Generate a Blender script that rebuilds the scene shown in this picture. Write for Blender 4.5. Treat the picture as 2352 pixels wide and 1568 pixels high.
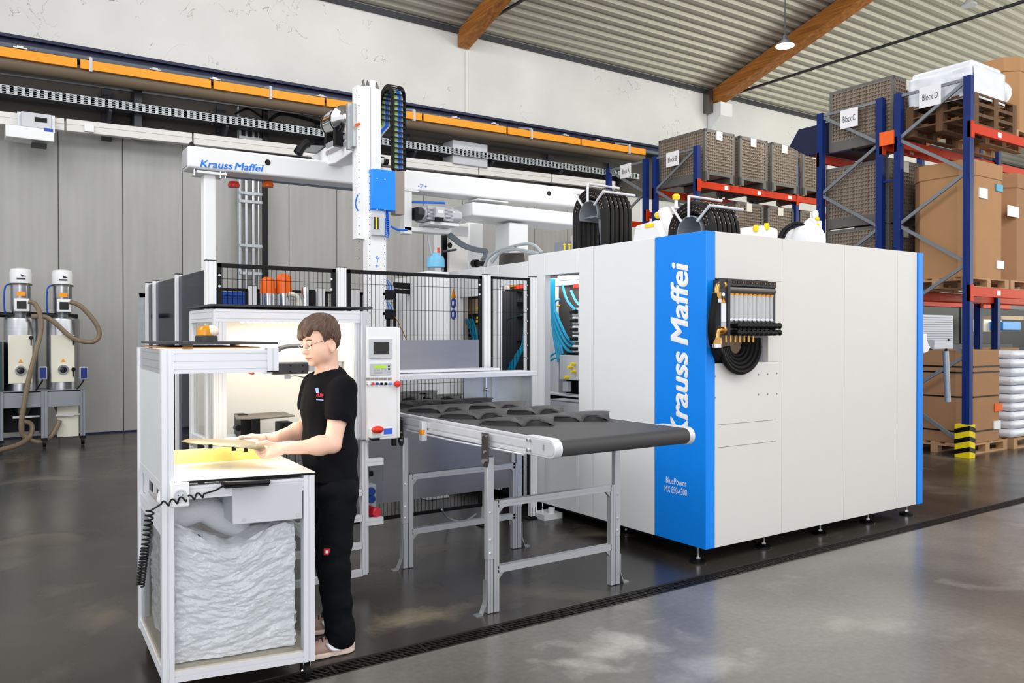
import bpy, bmesh, math, random
import numpy as np
from mathutils import Vector, Matrix
random.seed(7)
S = bpy.context.scene
COL = S.collection
for o in list(bpy.data.objects): bpy.data.objects.remove(o)

# ---------------- camera ----------------
FPX, TH, PITCH, EYE = 1850.0, math.radians(55.8), math.radians(0.46), 1.65
cam_d = bpy.data.cameras.new('camera'); cam = bpy.data.objects.new('camera', cam_d); COL.objects.link(cam)
cam.location = (0, 0, EYE); cam.rotation_euler = (math.pi/2-PITCH, 0, TH-math.pi/2)
cam_d.sensor_width = 36.0; cam_d.lens = 36.0*FPX/2352.0; cam_d.clip_end = 200; cam_d.clip_start = 0.05
S.camera = cam
# ---------------- world, lights, exposure ----------------
W = bpy.data.worlds.new('world'); S.world = W; W.use_nodes = True
bg = W.node_tree.nodes['Background']; bg.inputs[0].default_value = (0.965, 0.97, 1.0, 1); bg.inputs[1].default_value = 1.12
S.view_settings.view_transform = 'Standard'; S.view_settings.look = 'None'
S.view_settings.exposure = 0.0; S.view_settings.gamma = 1.0
S.view_settings.use_curve_mapping = False
def area(name, loc, to, sx, sy, power, col=(1, 1, 1)):
    d = bpy.data.lights.new(name, 'AREA'); d.shape = 'RECTANGLE'; d.size = sx; d.size_y = sy; d.energy = power; d.color = col
    o = bpy.data.objects.new(name, d); COL.objects.link(o); o.location = loc
    o.rotation_euler = (Vector(to)-Vector(loc)).to_track_quat('-Z', 'Y').to_euler(); return o
area('skylight', (3.5, -1.5, 10.0), (4.5, 6.5, 1.0), 12, 4, 500, (1, .985, .96))
area('front_fill', (-4.5, -5.5, 3.2), (1.2, 4, .8), 6, 5, 330, (.98, .985, 1))  # unseen fill light added behind the camera to brighten near fronts
area('skylight', (-4.0, 7.0, 9.0), (3.5, 8.0, 1.0), 4, 8, 620, (1, .985, .96))
area('skylight', (8.0, 9.5, 9.2), (8.0, 9.8, 0), 10, 1.6, 300, (1, .98, .95))
area('skylight', (15.0, -3.0, 9.5), (15.0, 8, 4.0), 10, 4, 340, (1, .985, .93))
area('window_light', (27.0, 3.0, 4.0), (20, 9, 10.5), 10, 5, 1350, (.99, 1, .84))

# ---------------- measuring: photo point -> point on a world plane ----------------
_v = Vector((math.cos(TH)*math.cos(PITCH), math.sin(TH)*math.cos(PITCH), -math.sin(PITCH)))
_r = Vector((math.sin(TH), -math.cos(TH), 0)); _u = _r.cross(_v); _C = Vector((0, 0, EYE))
def ray(x, y): return _v + _r*((x-1176)/FPX) - _u*((y-784)/FPX)
def ZP(x, y, z=0.0): d = ray(x, y); return _C + d*((z-EYE)/d.z)
def XP(x, y, X): d = ray(x, y); return _C + d*(X/d.x)
def YP(x, y, Y): d = ray(x, y); return _C + d*(Y/d.y)
def DP(x, y, D): return _C + ray(x, y)*D

# ---------------- materials ----------------
def lin(c):
    return tuple((v/255/12.92 if v/255 <= .04045 else ((v/255+.055)/1.055)**2.4) for v in c)
MATS = {}
def mat(name, rgb, rough=.5, metal=0.0, var=.06, vs=6.0, bump=0.0, bs=60.0, trans=0.0, alpha=1.0, emit=0.0, spec=.5, coat=0.0, stretch=None, ior=1.45, rvar=0.0):
    m = bpy.data.materials.new(name); m.use_nodes = True; nt = m.node_tree; N = nt.nodes; L = nt.links
    b = N['Principled BSDF']; c = lin(rgb)
    b.inputs['Roughness'].default_value = rough; b.inputs['Metallic'].default_value = metal
    b.inputs['Specular IOR Level'].default_value = spec; b.inputs['IOR'].default_value = ior
    b.inputs['Transmission Weight'].default_value = trans; b.inputs['Alpha'].default_value = alpha
    b.inputs['Coat Weight'].default_value = coat
    tc = N.new('ShaderNodeTexCoord'); mp = N.new('ShaderNodeMapping'); L.new(tc.outputs['Object'], mp.inputs[0])
    if stretch: mp.inputs['Scale'].default_value = stretch
    nz = N.new('ShaderNodeTexNoise'); nz.inputs['Scale'].default_value = vs; nz.inputs['Detail'].default_value = 4
    L.new(mp.outputs[0], nz.inputs['Vector'])
    mx = N.new('ShaderNodeMix'); mx.data_type = 'RGBA'
    mx.inputs[6].default_value = tuple(max(0, v*(1-var)) for v in c)+(1,)
    mx.inputs[7].default_value = tuple(min(1, v*(1+var)) for v in c)+(1,)
    L.new(nz.outputs['Fac'], mx.inputs[0]); L.new(mx.outputs[2], b.inputs['Base Color'])
    if rvar:
        mr = N.new('ShaderNodeMapRange'); mr.inputs[3].default_value = max(.02, rough-rvar); mr.inputs[4].default_value = rough+rvar
        L.new(nz.outputs['Fac'], mr.inputs[0]); L.new(mr.outputs[0], b.inputs['Roughness'])
    if bump:
        n2 = N.new('ShaderNodeTexNoise'); n2.inputs['Scale'].default_value = bs; n2.inputs['Detail'].default_value = 3
        L.new(mp.outputs[0], n2.inputs['Vector'])
        bp = N.new('ShaderNodeBump'); bp.inputs['Strength'].default_value = bump; bp.inputs['Distance'].default_value = .01
        L.new(n2.outputs['Fac'], bp.inputs['Height']); L.new(bp.outputs[0], b.inputs['Normal'])
    if emit:
        b.inputs['Emission Color'].default_value = c+(1,); b.inputs['Emission Strength'].default_value = emit
    MATS[name] = m; return m
white = mat('white_paint', (236, 238, 240), .35, var=.02)
cream = mat('light_grey_paint', (222, 220, 216), .38, var=.02)
rwhite = mat('robot_white', (240, 241, 242), .3, var=.02)
blue = mat('signal_blue', (0, 138, 248), .4, var=.03)
alu = mat('anodised_aluminium', (200, 202, 208), .34, .55, var=.04, vs=3, stretch=(1, 1, 1))
alub = mat('bright_aluminium', (224, 226, 232), .4, .25, var=.03, vs=3)
steel = mat('brushed_steel', (170, 172, 176), .3, 1.0, var=.12, vs=4, stretch=(.6, .6, 14), rvar=.05)
sheet = mat('sheet_steel', (150, 150, 156), .33, .85, var=.08, vs=3, stretch=(2, 2, 9), rvar=.06)
zinc = mat('zinc_plate', (186, 190, 192), .38, .8, var=.1, vs=14)
dsteel = mat('dark_steel', (112, 108, 104), .3, .9, var=.08, vs=6)
chrome = mat('chrome_metal', (225, 226, 228), .12, 1.0, var=.03)
black = mat('black_plastic', (9, 9, 11), .42, var=.2, spec=.3)
rubber = mat('black_rubber', (11, 11, 12), .6, var=.2, bump=.1, spec=.25)
belt = mat('belt_rubber', (62, 62, 63), .52, var=.08, vs=40, bump=.12, bs=400)
dgrey = mat('dark_grey_plastic', (52, 54, 60), .5, var=.1)
mgrey = mat('mid_grey_paint', (132, 137, 146), .45, var=.05)
lgrey = mat('light_grey_plastic', (196, 200, 206), .42, var=.04)
part_m = mat('moulded_black_plastic', (50, 50, 52), .45, var=.1, vs=20, bump=.1, bs=300)
navy = mat('rack_blue', (10, 40, 108), .5, var=.12, spec=.3)
navyd = mat('dark_blue_paint', (14, 24, 62), .5, var=.15)
orange = mat('rack_orange', (206, 50, 4), .55, var=.1, spec=.2)
yellow = mat('rail_yellow', (246, 156, 0), .45, var=.1, vs=3)
beige = mat('rail_underside', (112, 98, 80), .6, var=.1)
red = mat('signal_red', (226, 48, 30), .35, var=.03)
ored = mat('hopper_orange', (240, 104, 14), .3, var=.04)
brass = mat('brass', (206, 160, 92), .3, .9, var=.1)
yel2 = mat('plug_yellow', (244, 214, 20), .45, var=.04)
galv = mat('galvanised_steel', (176, 182, 186), .45, .4, var=.18, vs=16)
brace_m = mat('brace_grey', (128, 134, 140), .5, .4, var=.1)
mesh_m = mat('mesh_box_wire', (134, 124, 114), .6, .2, var=.15)
liner = mat('cardboard_liner', (186, 162, 136), .8, var=.08)
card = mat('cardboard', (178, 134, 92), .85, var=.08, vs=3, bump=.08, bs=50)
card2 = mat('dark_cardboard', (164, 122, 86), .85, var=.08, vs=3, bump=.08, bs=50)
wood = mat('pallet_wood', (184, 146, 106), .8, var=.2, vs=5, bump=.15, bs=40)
wood_shaded = mat('shaded_pallet_wood', (104, 74, 48), .85, var=.2, vs=5, bump=.15, bs=40)  # pallet wood with the shade of the high pile put into its colour
wrap = mat('white_film', (232, 236, 244), .35, var=.06, vs=8, bump=.5, bs=9)
paper = mat('paper_white', (240, 240, 242), .6, var=.02)
hosem = mat('hydraulic_hose', (19, 17, 16), .5, var=.25, vs=30, spec=.35)
hprint = mat('hose_print', (186, 160, 140), .7, var=.3, vs=50)
cyan = mat('cyan_tube', (20, 150, 190), .35, var=.08)
cblue = mat('blue_hose', (20, 105, 215), .35, var=.08)
skyb = mat('light_blue_plastic', (116, 192, 232), .35, var=.04)
tan = mat('tan_hose', (128, 112, 92), .5, var=.15, vs=20)
cableg = mat('grey_cable', (176, 184, 190), .45, var=.05)
cabled = mat('slate_cable', (98, 106, 116), .5, var=.1)
bindm = mat('bin_blue', (10, 74, 170), .45, var=.08)
screen = mat('screen_dark', (34, 32, 32), .15, var=.02)
lcd = mat('lcd_green', (160, 205, 40), .4, emit=.35, var=.03)
lcdb = mat('display_blue', (52, 92, 200), .3, emit=.25, var=.1, vs=60)
txblue = mat('letter_blue', (0, 128, 235), .5, var=.02)
txwhite = mat('letter_white', (250, 252, 254), .5, var=.02)
txdark = mat('letter_dark', (40, 42, 60), .6, var=.02)
txred = mat('letter_red', (225, 50, 70), .6, var=.02)
creamd = mat('dryer_cream', (226, 224, 208), .45, var=.03)
def clear(name, tint_, white_=0.0, rough=.05, refl=.5):
    # thin clear sheet: lets light straight through, mirrors at glancing angles, optional milky share
    m = bpy.data.materials.new(name); m.use_nodes = True; nt = m.node_tree; N = nt.nodes; L = nt.links; N.clear()
    o = N.new('ShaderNodeOutputMaterial'); t = N.new('ShaderNodeBsdfTransparent'); t.inputs[0].default_value = lin(tint_)+(1,)
    g = N.new('ShaderNodeBsdfGlossy'); g.inputs['Roughness'].default_value = rough; f = N.new('ShaderNodeFresnel'); f.inputs[0].default_value = 1.35
    tc = N.new('ShaderNodeTexCoord'); nz_ = N.new('ShaderNodeTexNoise'); nz_.inputs['Scale'].default_value = 5; L.new(tc.outputs['Object'], nz_.inputs[0])
    mr = N.new('ShaderNodeMapRange'); mr.inputs[3].default_value = rough*.5; mr.inputs[4].default_value = rough*1.6; L.new(nz_.outputs[0], mr.inputs[0]); L.new(mr.outputs[0], g.inputs['Roughness'])
    k = N.new('ShaderNodeMath'); k.operation = 'MULTIPLY'; k.inputs[1].default_value = refl; L.new(f.outputs[0], k.inputs[0])
    mx = N.new('ShaderNodeMixShader'); L.new(k.outputs[0], mx.inputs[0]); L.new(t.outputs[0], mx.inputs[1]); L.new(g.outputs[0], mx.inputs[2]); last = mx
    if white_:
        d = N.new('ShaderNodeBsdfDiffuse'); d.inputs[0].default_value = (.85, .86, .88, 1); m2 = N.new('ShaderNodeMixShader'); m2.inputs[0].default_value = white_; L.new(mx.outputs[0], m2.inputs[1]); L.new(d.outputs[0], m2.inputs[2]); last = m2
    L.new(last.outputs[0], o.inputs[0]); MATS[name] = m; return m
glass = clear('clear_plastic', (246, 248, 248)); tubeg = clear('clear_tube', (240, 242, 240), .6, .08, .9)
tint = clear('tinted_polycarbonate', (146, 154, 182), .0, .05, .8)
bwall = mat('booth_back_white', (246, 243, 236), .5, var=.01)
ledm = mat('led_strip', (255, 244, 220), .5, emit=7.0, var=0)
lampm = mat('lamp_lens', (255, 252, 244), .5, emit=12.0, var=0)
amber = mat('amber_lens', (250, 170, 10), .15, trans=.4, var=.05)
ysheet = mat('yellow_sheet', (254, 226, 128), .4, var=.03)
tblw = mat('table_white', (243, 242, 238), .28, var=.015)
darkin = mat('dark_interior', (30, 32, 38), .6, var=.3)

def glue_lam():
    m = bpy.data.materials.new('glulam_timber'); m.use_nodes = True; N = m.node_tree.nodes; L = m.node_tree.links; b = N['Principled BSDF']
    tc = N.new('ShaderNodeTexCoord'); mp = N.new('ShaderNodeMapping'); mp.inputs['Scale'].default_value = (6, .5, 14); L.new(tc.outputs['Object'], mp.inputs[0])
    nz = N.new('ShaderNodeTexNoise'); nz.inputs['Scale'].default_value = 2.2; nz.inputs['Detail'].default_value = 6; L.new(mp.outputs[0], nz.inputs[0])
    cr = N.new('ShaderNodeValToRGB'); e = cr.color_ramp.elements
    e[0].position = .3; e[0].color = lin((128, 74, 22))+(1,); e[1].position = .75; e[1].color = lin((196, 126, 48))+(1,)
    L.new(nz.outputs[0], cr.inputs[0]); L.new(cr.outputs[0], b.inputs['Base Color']); b.inputs['Roughness'].default_value = .6; return m
timber = glue_lam()

def concrete(name, c0, c1, c2, r0, r1, patches=()):
    m = bpy.data.materials.new(name); m.use_nodes = True; N = m.node_tree.nodes; L = m.node_tree.links; b = N['Principled BSDF']
    tc = N.new('ShaderNodeTexCoord')
    def noise(s, d, w=0.0):
        n = N.new('ShaderNodeTexNoise'); n.inputs['Scale'].default_value = s; n.inputs['Detail'].default_value = d; n.inputs['Distortion'].default_value = w
        L.new(tc.outputs['Object'], n.inputs[0]); return n
    n1 = noise(.55, 9, .5); n2 = noise(1.1, 12, .9); n3 = noise(30, 5)
    cr = N.new('ShaderNodeValToRGB'); e = cr.color_ramp.elements
    e[0].position = .35; e[0].color = lin(c0)+(1,); e[1].position = .65; e[1].color = lin(c1)+(1,); L.new(n1.outputs[0], cr.inputs[0])
    c2r = N.new('ShaderNodeValToRGB'); e = c2r.color_ramp.elements; e[0].position = .57; e[0].color = (0, 0, 0, 1); e[1].position = .78; e[1].color = (.6, .6, .6, 1); L.new(n2.outputs[0], c2r.inputs[0])
    mx = N.new('ShaderNodeMix'); mx.data_type = 'RGBA'; L.new(c2r.outputs[0], mx.inputs[0]); L.new(cr.outputs[0], mx.inputs[6]); mx.inputs[7].default_value = lin(c2)+(1,)
    def mth(op, a, b_=None):   # worn pale patches: a ragged blot around a point on the floor
        n = N.new('ShaderNodeMath'); n.operation = op
        for i, v in enumerate((a, b_)):
            if v is None: continue
            if isinstance(v, (int, float)): n.inputs[i].default_value = v
            else: L.new(v, n.inputs[i])
        return n.outputs[0]
    n5 = noise(3.5, 12, .6)
    for (px_, py_, rx_, ry_, amt) in patches:
        mp = N.new('ShaderNodeMapping'); mp.vector_type = 'POINT'; mp.inputs['Location'].default_value = (-px_/rx_, -py_/ry_, 0); mp.inputs['Scale'].default_value = (1/rx_, 1/ry_, 0); L.new(tc.outputs['Object'], mp.inputs[0])
        vl = N.new('ShaderNodeVectorMath'); vl.operation = 'LENGTH'; L.new(mp.outputs[0], vl.inputs[0])
        d_ = mth('ADD', vl.outputs['Value'], mth('MULTIPLY', mth('SUBTRACT', n5.outputs[0], .5), 3.2)); mr_ = N.new('ShaderNodeMapRange'); mr_.inputs[1].default_value = 1.1; mr_.inputs[2].default_value = .1; mr_.inputs[3].default_value = 0; mr_.inputs[4].default_value = amt; L.new(d_, mr_.inputs[0])
        m_n = N.new('ShaderNodeMix'); m_n.data_type = 'RGBA'; L.new(mr_.outputs[0], m_n.inputs[0]); L.new(mx.outputs[2], m_n.inputs[6]); m_n.inputs[7].default_value = lin(c2)+(1,); mx = m_n
    m3 = N.new('ShaderNodeMix'); m3.data_type = 'RGBA'; m3.blend_type = 'MULTIPLY'; m3.inputs[0].default_value = .35
    L.new(mx.outputs[2], m3.inputs[6]); L.new(n3.outputs[0], m3.inputs[7]); L.new(m3.outputs[2], b.inputs['Base Color'])
    mr = N.new('ShaderNodeMapRange'); mr.inputs[3].default_value = r0; mr.inputs[4].default_value = r1; L.new(n2.outputs[0], mr.inputs[0]); L.new(mr.outputs[0], b.inputs['Roughness'])
    b.inputs['Specular IOR Level'].default_value = .5
    bp = N.new('ShaderNodeBump'); bp.inputs['Strength'].default_value = .04; L.new(n3.outputs[0], bp.inputs['Height']); L.new(bp.outputs[0], b.inputs['Normal'])
    return m
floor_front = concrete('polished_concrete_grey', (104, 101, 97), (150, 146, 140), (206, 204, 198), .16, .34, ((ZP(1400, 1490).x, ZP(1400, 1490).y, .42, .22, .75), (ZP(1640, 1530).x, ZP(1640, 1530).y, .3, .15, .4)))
floor_back = concrete('polished_concrete_dark', (34, 31, 28), (78, 73, 67), (150, 138, 114), .16, .36, ((ZP(950, 1420).x, ZP(950, 1420).y, .3, .16, .75),))  # darker concrete; part of its darkness is shade put into the colour

def plaster_mat():
    m = bpy.data.materials.new('cracked_plaster'); m.use_nodes = True; N = m.node_tree.nodes; L = m.node_tree.links; b = N['Principled BSDF']
    tc = N.new('ShaderNodeTexCoord')
    n1 = N.new('ShaderNodeTexNoise'); n1.inputs['Scale'].default_value = .5; n1.inputs['Detail'].default_value = 5; L.new(tc.outputs['Object'], n1.inputs[0])
    cr = N.new('ShaderNodeValToRGB'); e = cr.color_ramp.elements; e[0].position = .3; e[0].color = lin((206, 206, 204))+(1,); e[1].position = .7; e[1].color = lin((226, 226, 224))+(1,)
    L.new(n1.outputs[0], cr.inputs[0])
    # hairline cracks: thin iso-lines of a noise, shown only where a second noise allows
    n2 = N.new('ShaderNodeTexNoise'); n2.inputs['Scale'].default_value = 1.6; n2.inputs['Detail'].default_value = 7; n2.inputs['Distortion'].default_value = .8; L.new(tc.outputs['Object'], n2.inputs[0])
    s = N.new('ShaderNodeMath'); s.operation = 'SUBTRACT'; s.inputs[1].default_value = .5; L.new(n2.outputs[0], s.inputs[0])
    a = N.new('ShaderNodeMath'); a.operation = 'ABSOLUTE'; L.new(s.outputs[0], a.inputs[0])
    lt = N.new('ShaderNodeMath'); lt.operation = 'LESS_THAN'; lt.inputs[1].default_value = .0022; L.new(a.outputs[0], lt.inputs[0])
    n3 = N.new('ShaderNodeTexNoise'); n3.inputs['Scale'].default_value = .9; n3.inputs['Detail'].default_value = 3; L.new(tc.outputs['Object'], n3.inputs[0])
    g = N.new('ShaderNodeMath'); g.operation = 'GREATER_THAN'; g.inputs[1].default_value = .58; L.new(n3.outputs[0], g.inputs[0])
    mu = N.new('ShaderNodeMath'); mu.operation = 'MULTIPLY'; L.new(lt.outputs[0], mu.inputs[0]); L.new(g.outputs[0], mu.inputs[1])
    m2 = N.new('ShaderNodeMath'); m2.operation = 'MULTIPLY'; m2.inputs[1].default_value = .6; L.new(mu.outputs[0], m2.inputs[0])
    mx = N.new('ShaderNodeMix'); mx.data_type = 'RGBA'; L.new(m2.outputs[0], mx.inputs[0]); L.new(cr.outputs[0], mx.inputs[6]); mx.inputs[7].default_value = lin((70, 68, 66))+(1,)
    L.new(mx.outputs[2], b.inputs['Base Color']); b.inputs['Roughness'].default_value = .85; return m
plaster = plaster_mat()

def ribbed_panel_mat():
    m = bpy.data.materials.new('ribbed_panel_grey'); m.use_nodes = True; N = m.node_tree.nodes; L = m.node_tree.links; b = N['Principled BSDF']
    tc = N.new('ShaderNodeTexCoord'); sp = N.new('ShaderNodeSeparateXYZ'); L.new(tc.outputs['Object'], sp.inputs[0])
    w = N.new('ShaderNodeTexWave'); w.inputs['Scale'].default_value = 2.4; w.bands_direction = 'X'; L.new(tc.outputs['Object'], w.inputs[0])
    bp = N.new('ShaderNodeBump'); bp.inputs['Strength'].default_value = .25; bp.inputs['Distance'].default_value = .01; L.new(w.outputs[1], bp.inputs['Height']); L.new(bp.outputs[0], b.inputs['Normal'])
    n1 = N.new('ShaderNodeTexNoise'); n1.inputs['Scale'].default_value = 1.2; n1.inputs['Detail'].default_value = 6
    mp = N.new('ShaderNodeMapping'); mp.inputs['Scale'].default_value = (3, 1, .5); L.new(tc.outputs['Object'], mp.inputs[0]); L.new(mp.outputs[0], n1.inputs[0])
    cr = N.new('ShaderNodeValToRGB'); e = cr.color_ramp.elements; e[0].position = .3; e[0].color = lin((158, 158, 155))+(1,); e[1].position = .7; e[1].color = lin((170, 170, 167))+(1,)
    L.new(n1.outputs[0], cr.inputs[0]); L.new(cr.outputs[0], b.inputs['Base Color']); b.inputs['Roughness'].default_value = .42; return m
panel_m = ribbed_panel_mat()
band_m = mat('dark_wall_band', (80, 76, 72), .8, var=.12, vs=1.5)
roof_m = mat('roof_sheet', (164, 161, 150), .42, .15, var=.06, vs=2)

# ---------------- mesh builder ----------------
class MB:
    def __init__(s, tf=None): s.v = []; s.f = []; s.tf = tf
    def add(s, vs, fs):
        n = len(s.v)
        if s.tf is not None: vs = [s.tf @ Vector(p) for p in vs]
        s.v.extend([tuple(p) for p in vs]); s.f.extend([tuple(i+n for i in f) for f in fs]); return s
    def box(s, x0, y0, z0, x1, y1, z1):
        return s.add([(x0, y0, z0), (x1, y0, z0), (x1, y1, z0), (x0, y1, z0), (x0, y0, z1), (x1, y0, z1), (x1, y1, z1), (x0, y1, z1)],
                     [(0, 3, 2, 1), (4, 5, 6, 7), (0, 1, 5, 4), (1, 2, 6, 5), (2, 3, 7, 6), (3, 0, 4, 7)])
    def prism(s, pts, vec):
        n = len(pts); vec = Vector(vec); a = [Vector(p) for p in pts]; b = [p+vec for p in a]
        return s.add(a+b, [tuple(range(n-1, -1, -1)), tuple(range(n, 2*n))]+[(i, (i+1) % n, n+(i+1) % n, n+i) for i in range(n)])
    def frame(s, p0, p1, up=(0, 0, 1)):
        p0 = Vector(p0); p1 = Vector(p1); d = (p1-p0).normalized(); up = Vector(up)
        if abs(d.dot(up)) > .98: up = Vector((0, 1, 0)) if abs(d.y) < .9 else Vector((1, 0, 0))
        a = d.cross(up).normalized(); b = a.cross(d).normalized(); return p0, p1, a, b
    def bar(s, p0, p1, w, h=None, up=(0, 0, 1)):
        h = h or w; p0, p1, a, b = s.frame(p0, p1, up); a = a*(w/2); b = b*(h/2)
        return s.prism([p0-a-b, p0+a-b, p0+a+b, p0-a+b], p1-p0)
    def alu(s, p0, p1, w, h=None, up=(0, 0, 1)):
        # slotted profile: a groove down the middle of every side (more than one on a long side)
        h = h or w; p0, p1, a, b = s.frame(p0, p1, up); g = min(w, h)*.16; dpt = min(w, h)*.13
        def side(L, k):
            out = [(-L/2, 0)]
            for i in range(k):
                c = -L/2+(i+.5)*L/k; out += [(c-g/2, 0), (c-g/2, dpt), (c+g/2, dpt), (c+g/2, 0)]
            return out
        kw = max(1, round(w/min(w, h))); kh = max(1, round(h/min(w, h))); P = []
        for t, d in side(w, kw): P.append(p0+a*t-b*(h/2-d))
        for t, d in side(h, kh): P.append(p0+a*(w/2-d)+b*t)
        for t, d in side(w, kw): P.append(p0-a*t+b*(h/2-d))
        for t, d in side(h, kh): P.append(p0-a*(w/2-d)-b*t)
        return s.prism(P, p1-p0)
    def cyl(s, p0, p1, r, r2=None, n=16, up=(0, 0, 1)):
        r2 = r if r2 is None else r2; p0, p1, a, b = s.frame(p0, p1, up); vs = []
        for p, q in ((p0, r), (p1, r2)):
            for i in range(n): t = 2*math.pi*i/n; vs.append(p+a*(q*math.cos(t))+b*(q*math.sin(t)))
        return s.add(vs, [tuple(range(n-1, -1, -1)), tuple(range(n, 2*n))]+[(i, (i+1) % n, n+(i+1) % n, n+i) for i in range(n)])
    def lathe(s, c, prof, axis=(0, 0, 1), n=24):
        c = Vector(c); ax = Vector(axis).normalized(); _, _, a, b = s.frame(c, c+ax); vs = []; fs = []; k = len(prof)
        for r, z in prof:
            for i in range(n): t = 2*math.pi*i/n; vs.append(c+ax*z+a*(r*math.cos(t))+b*(r*math.sin(t)))
        for j in range(k-1):
            for i in range(n): fs.append((j*n+i, j*n+(i+1) % n, (j+1)*n+(i+1) % n, (j+1)*n+i))
        fs.append(tuple(range(n-1, -1, -1))); fs.append(tuple((k-1)*n+i for i in range(n))); return s.add(vs, fs)
    def tube(s, pts, r, n=8, sm=0, rr=None):
        P = [Vector(p) for p in pts]
        if sm:
            Q = []
            for i in range(len(P)-1):
                a, b, c, d = P[max(i-1, 0)], P[i], P[i+1], P[min(i+2, len(P)-1)]
                for k in range(sm):
                    t = k/sm; Q.append(.5*((2*b)+(c-a)*t+(2*a-5*b+4*c-d)*t*t+(3*b-a-3*c+d)*t**3))
            Q.append(P[-1]); P = Q
        vs = []; m = len(P); up = None
        for i in range(m):
            d = (P[min(i+1, m-1)]-P[max(i-1, 0)])
            d = d.normalized() if d.length > 1e-9 else Vector((0, 0, 1))
            if up is None: up = Vector((0, 0, 1)) if abs(d.z) < .9 else Vector((1, 0, 0))
            a = d.cross(up); a = a.normalized() if a.length > 1e-6 else Vector((1, 0, 0)); b = a.cross(d).normalized(); up = b
            R = r if rr is None else r*rr(i/(m-1))
            for k in range(n): t = 2*math.pi*k/n; vs.append(P[i]+a*(R*math.cos(t))+b*(R*math.sin(t)))
        fs = [(j*n+i, j*n+(i+1) % n, (j+1)*n+(i+1) % n, (j+1)*n+i) for j in range(m-1) for i in range(n)]
        fs += [tuple(range(n-1, -1, -1)), tuple((m-1)*n+i for i in range(n))]; return s.add(vs, fs)
    def ell(s, c, rx, ry, rz, n=16, m=10):
        vs = []; fs = []
        for j in range(m+1):
            ph = math.pi*j/m
            for i in range(n):
                t = 2*math.pi*i/n; vs.append((c[0]+rx*math.sin(ph)*math.cos(t), c[1]+ry*math.sin(ph)*math.sin(t), c[2]+rz*math.cos(ph)))
        for j in range(m):
            for i in range(n): fs.append((j*n+i, j*n+(i+1) % n, (j+1)*n+(i+1) % n, (j+1)*n+i))
        return s.add(vs, fs)
    def grid(s, fn, nu, nv):
        vs = [fn(i/nu, j/nv) for j in range(nv+1) for i in range(nu+1)]
        return s.add(vs, [(j*(nu+1)+i, j*(nu+1)+i+1, (j+1)*(nu+1)+i+1, (j+1)*(nu+1)+i) for j in range(nv) for i in range(nu)])

ORG = {}
def _mesh(name, vs, fs, m, smooth=True):
    me = bpy.data.meshes.new(name); me.from_pydata([tuple(v) for v in vs], [], fs)
    bm = bmesh.new(); bm.from_mesh(me); bmesh.ops.recalc_face_normals(bm, faces=bm.faces); bm.to_mesh(me); bm.free()
    if smooth:
        me.polygons.foreach_set('use_smooth', [True]*len(me.polygons)); me.set_sharp_from_angle(angle=math.radians(34))
    if m: me.materials.append(m)
    return me
def tag(o, label=None, cat=None, group=None, kind=None):
    if label: o['label'] = label
    if cat: o['category'] = cat
    if group: o['group'] = group
    if kind: o['kind'] = kind
    return o
def T(name, label, cat, loc=(0, 0, 0), group=None):
    o = bpy.data.objects.new(name, None); o.empty_display_size = .1; COL.objects.link(o); o.location = loc; ORG[o.name] = Vector(loc)
    return tag(o, label, cat, group)
def P(name, mb, m, parent=None, label=None, kind=None, bev=0.0, loc=None, smooth=True, solid=0.0):
    org = ORG[parent.name] if parent else Vector(loc or (0, 0, 0))
    me = _mesh(name, [Vector(v)-org for v in mb.v], mb.f, m, smooth)
    o = bpy.data.objects.new(name, me); COL.objects.link(o)
    if parent: o.parent = parent
    else: o.location = org
    ORG[o.name] = org
    if bev:
        b = o.modifiers.new('bevel', 'BEVEL'); b.width = bev; b.segments = 2; b.limit_method = 'ANGLE'; b.angle_limit = math.radians(40)
    if solid:
        b = o.modifiers.new('solid', 'SOLIDIFY'); b.thickness = solid; b.offset = 0
    if label: o['label'] = label
    if kind: o['kind'] = kind
    return o
def TT(name, label, cat, mb, m, loc=(0, 0, 0), group=None, kind=None, bev=0, solid=0.0):
    o = P(name, mb, m, None, loc=loc, bev=bev, solid=solid); return tag(o, label, cat, group, kind)
def ST(name, mb, m, loc=(0, 0, 0)):
    o = P(name, mb, m, None, loc=loc); o['kind'] = 'structure'; return o
def copy_tree(o, parent=None):
    c = o.copy(); COL.objects.link(c); c.parent = parent; ORG[c.name] = ORG.get(o.name, Vector())
    for ch in list(o.children): copy_tree(ch, c)
    return c
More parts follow.
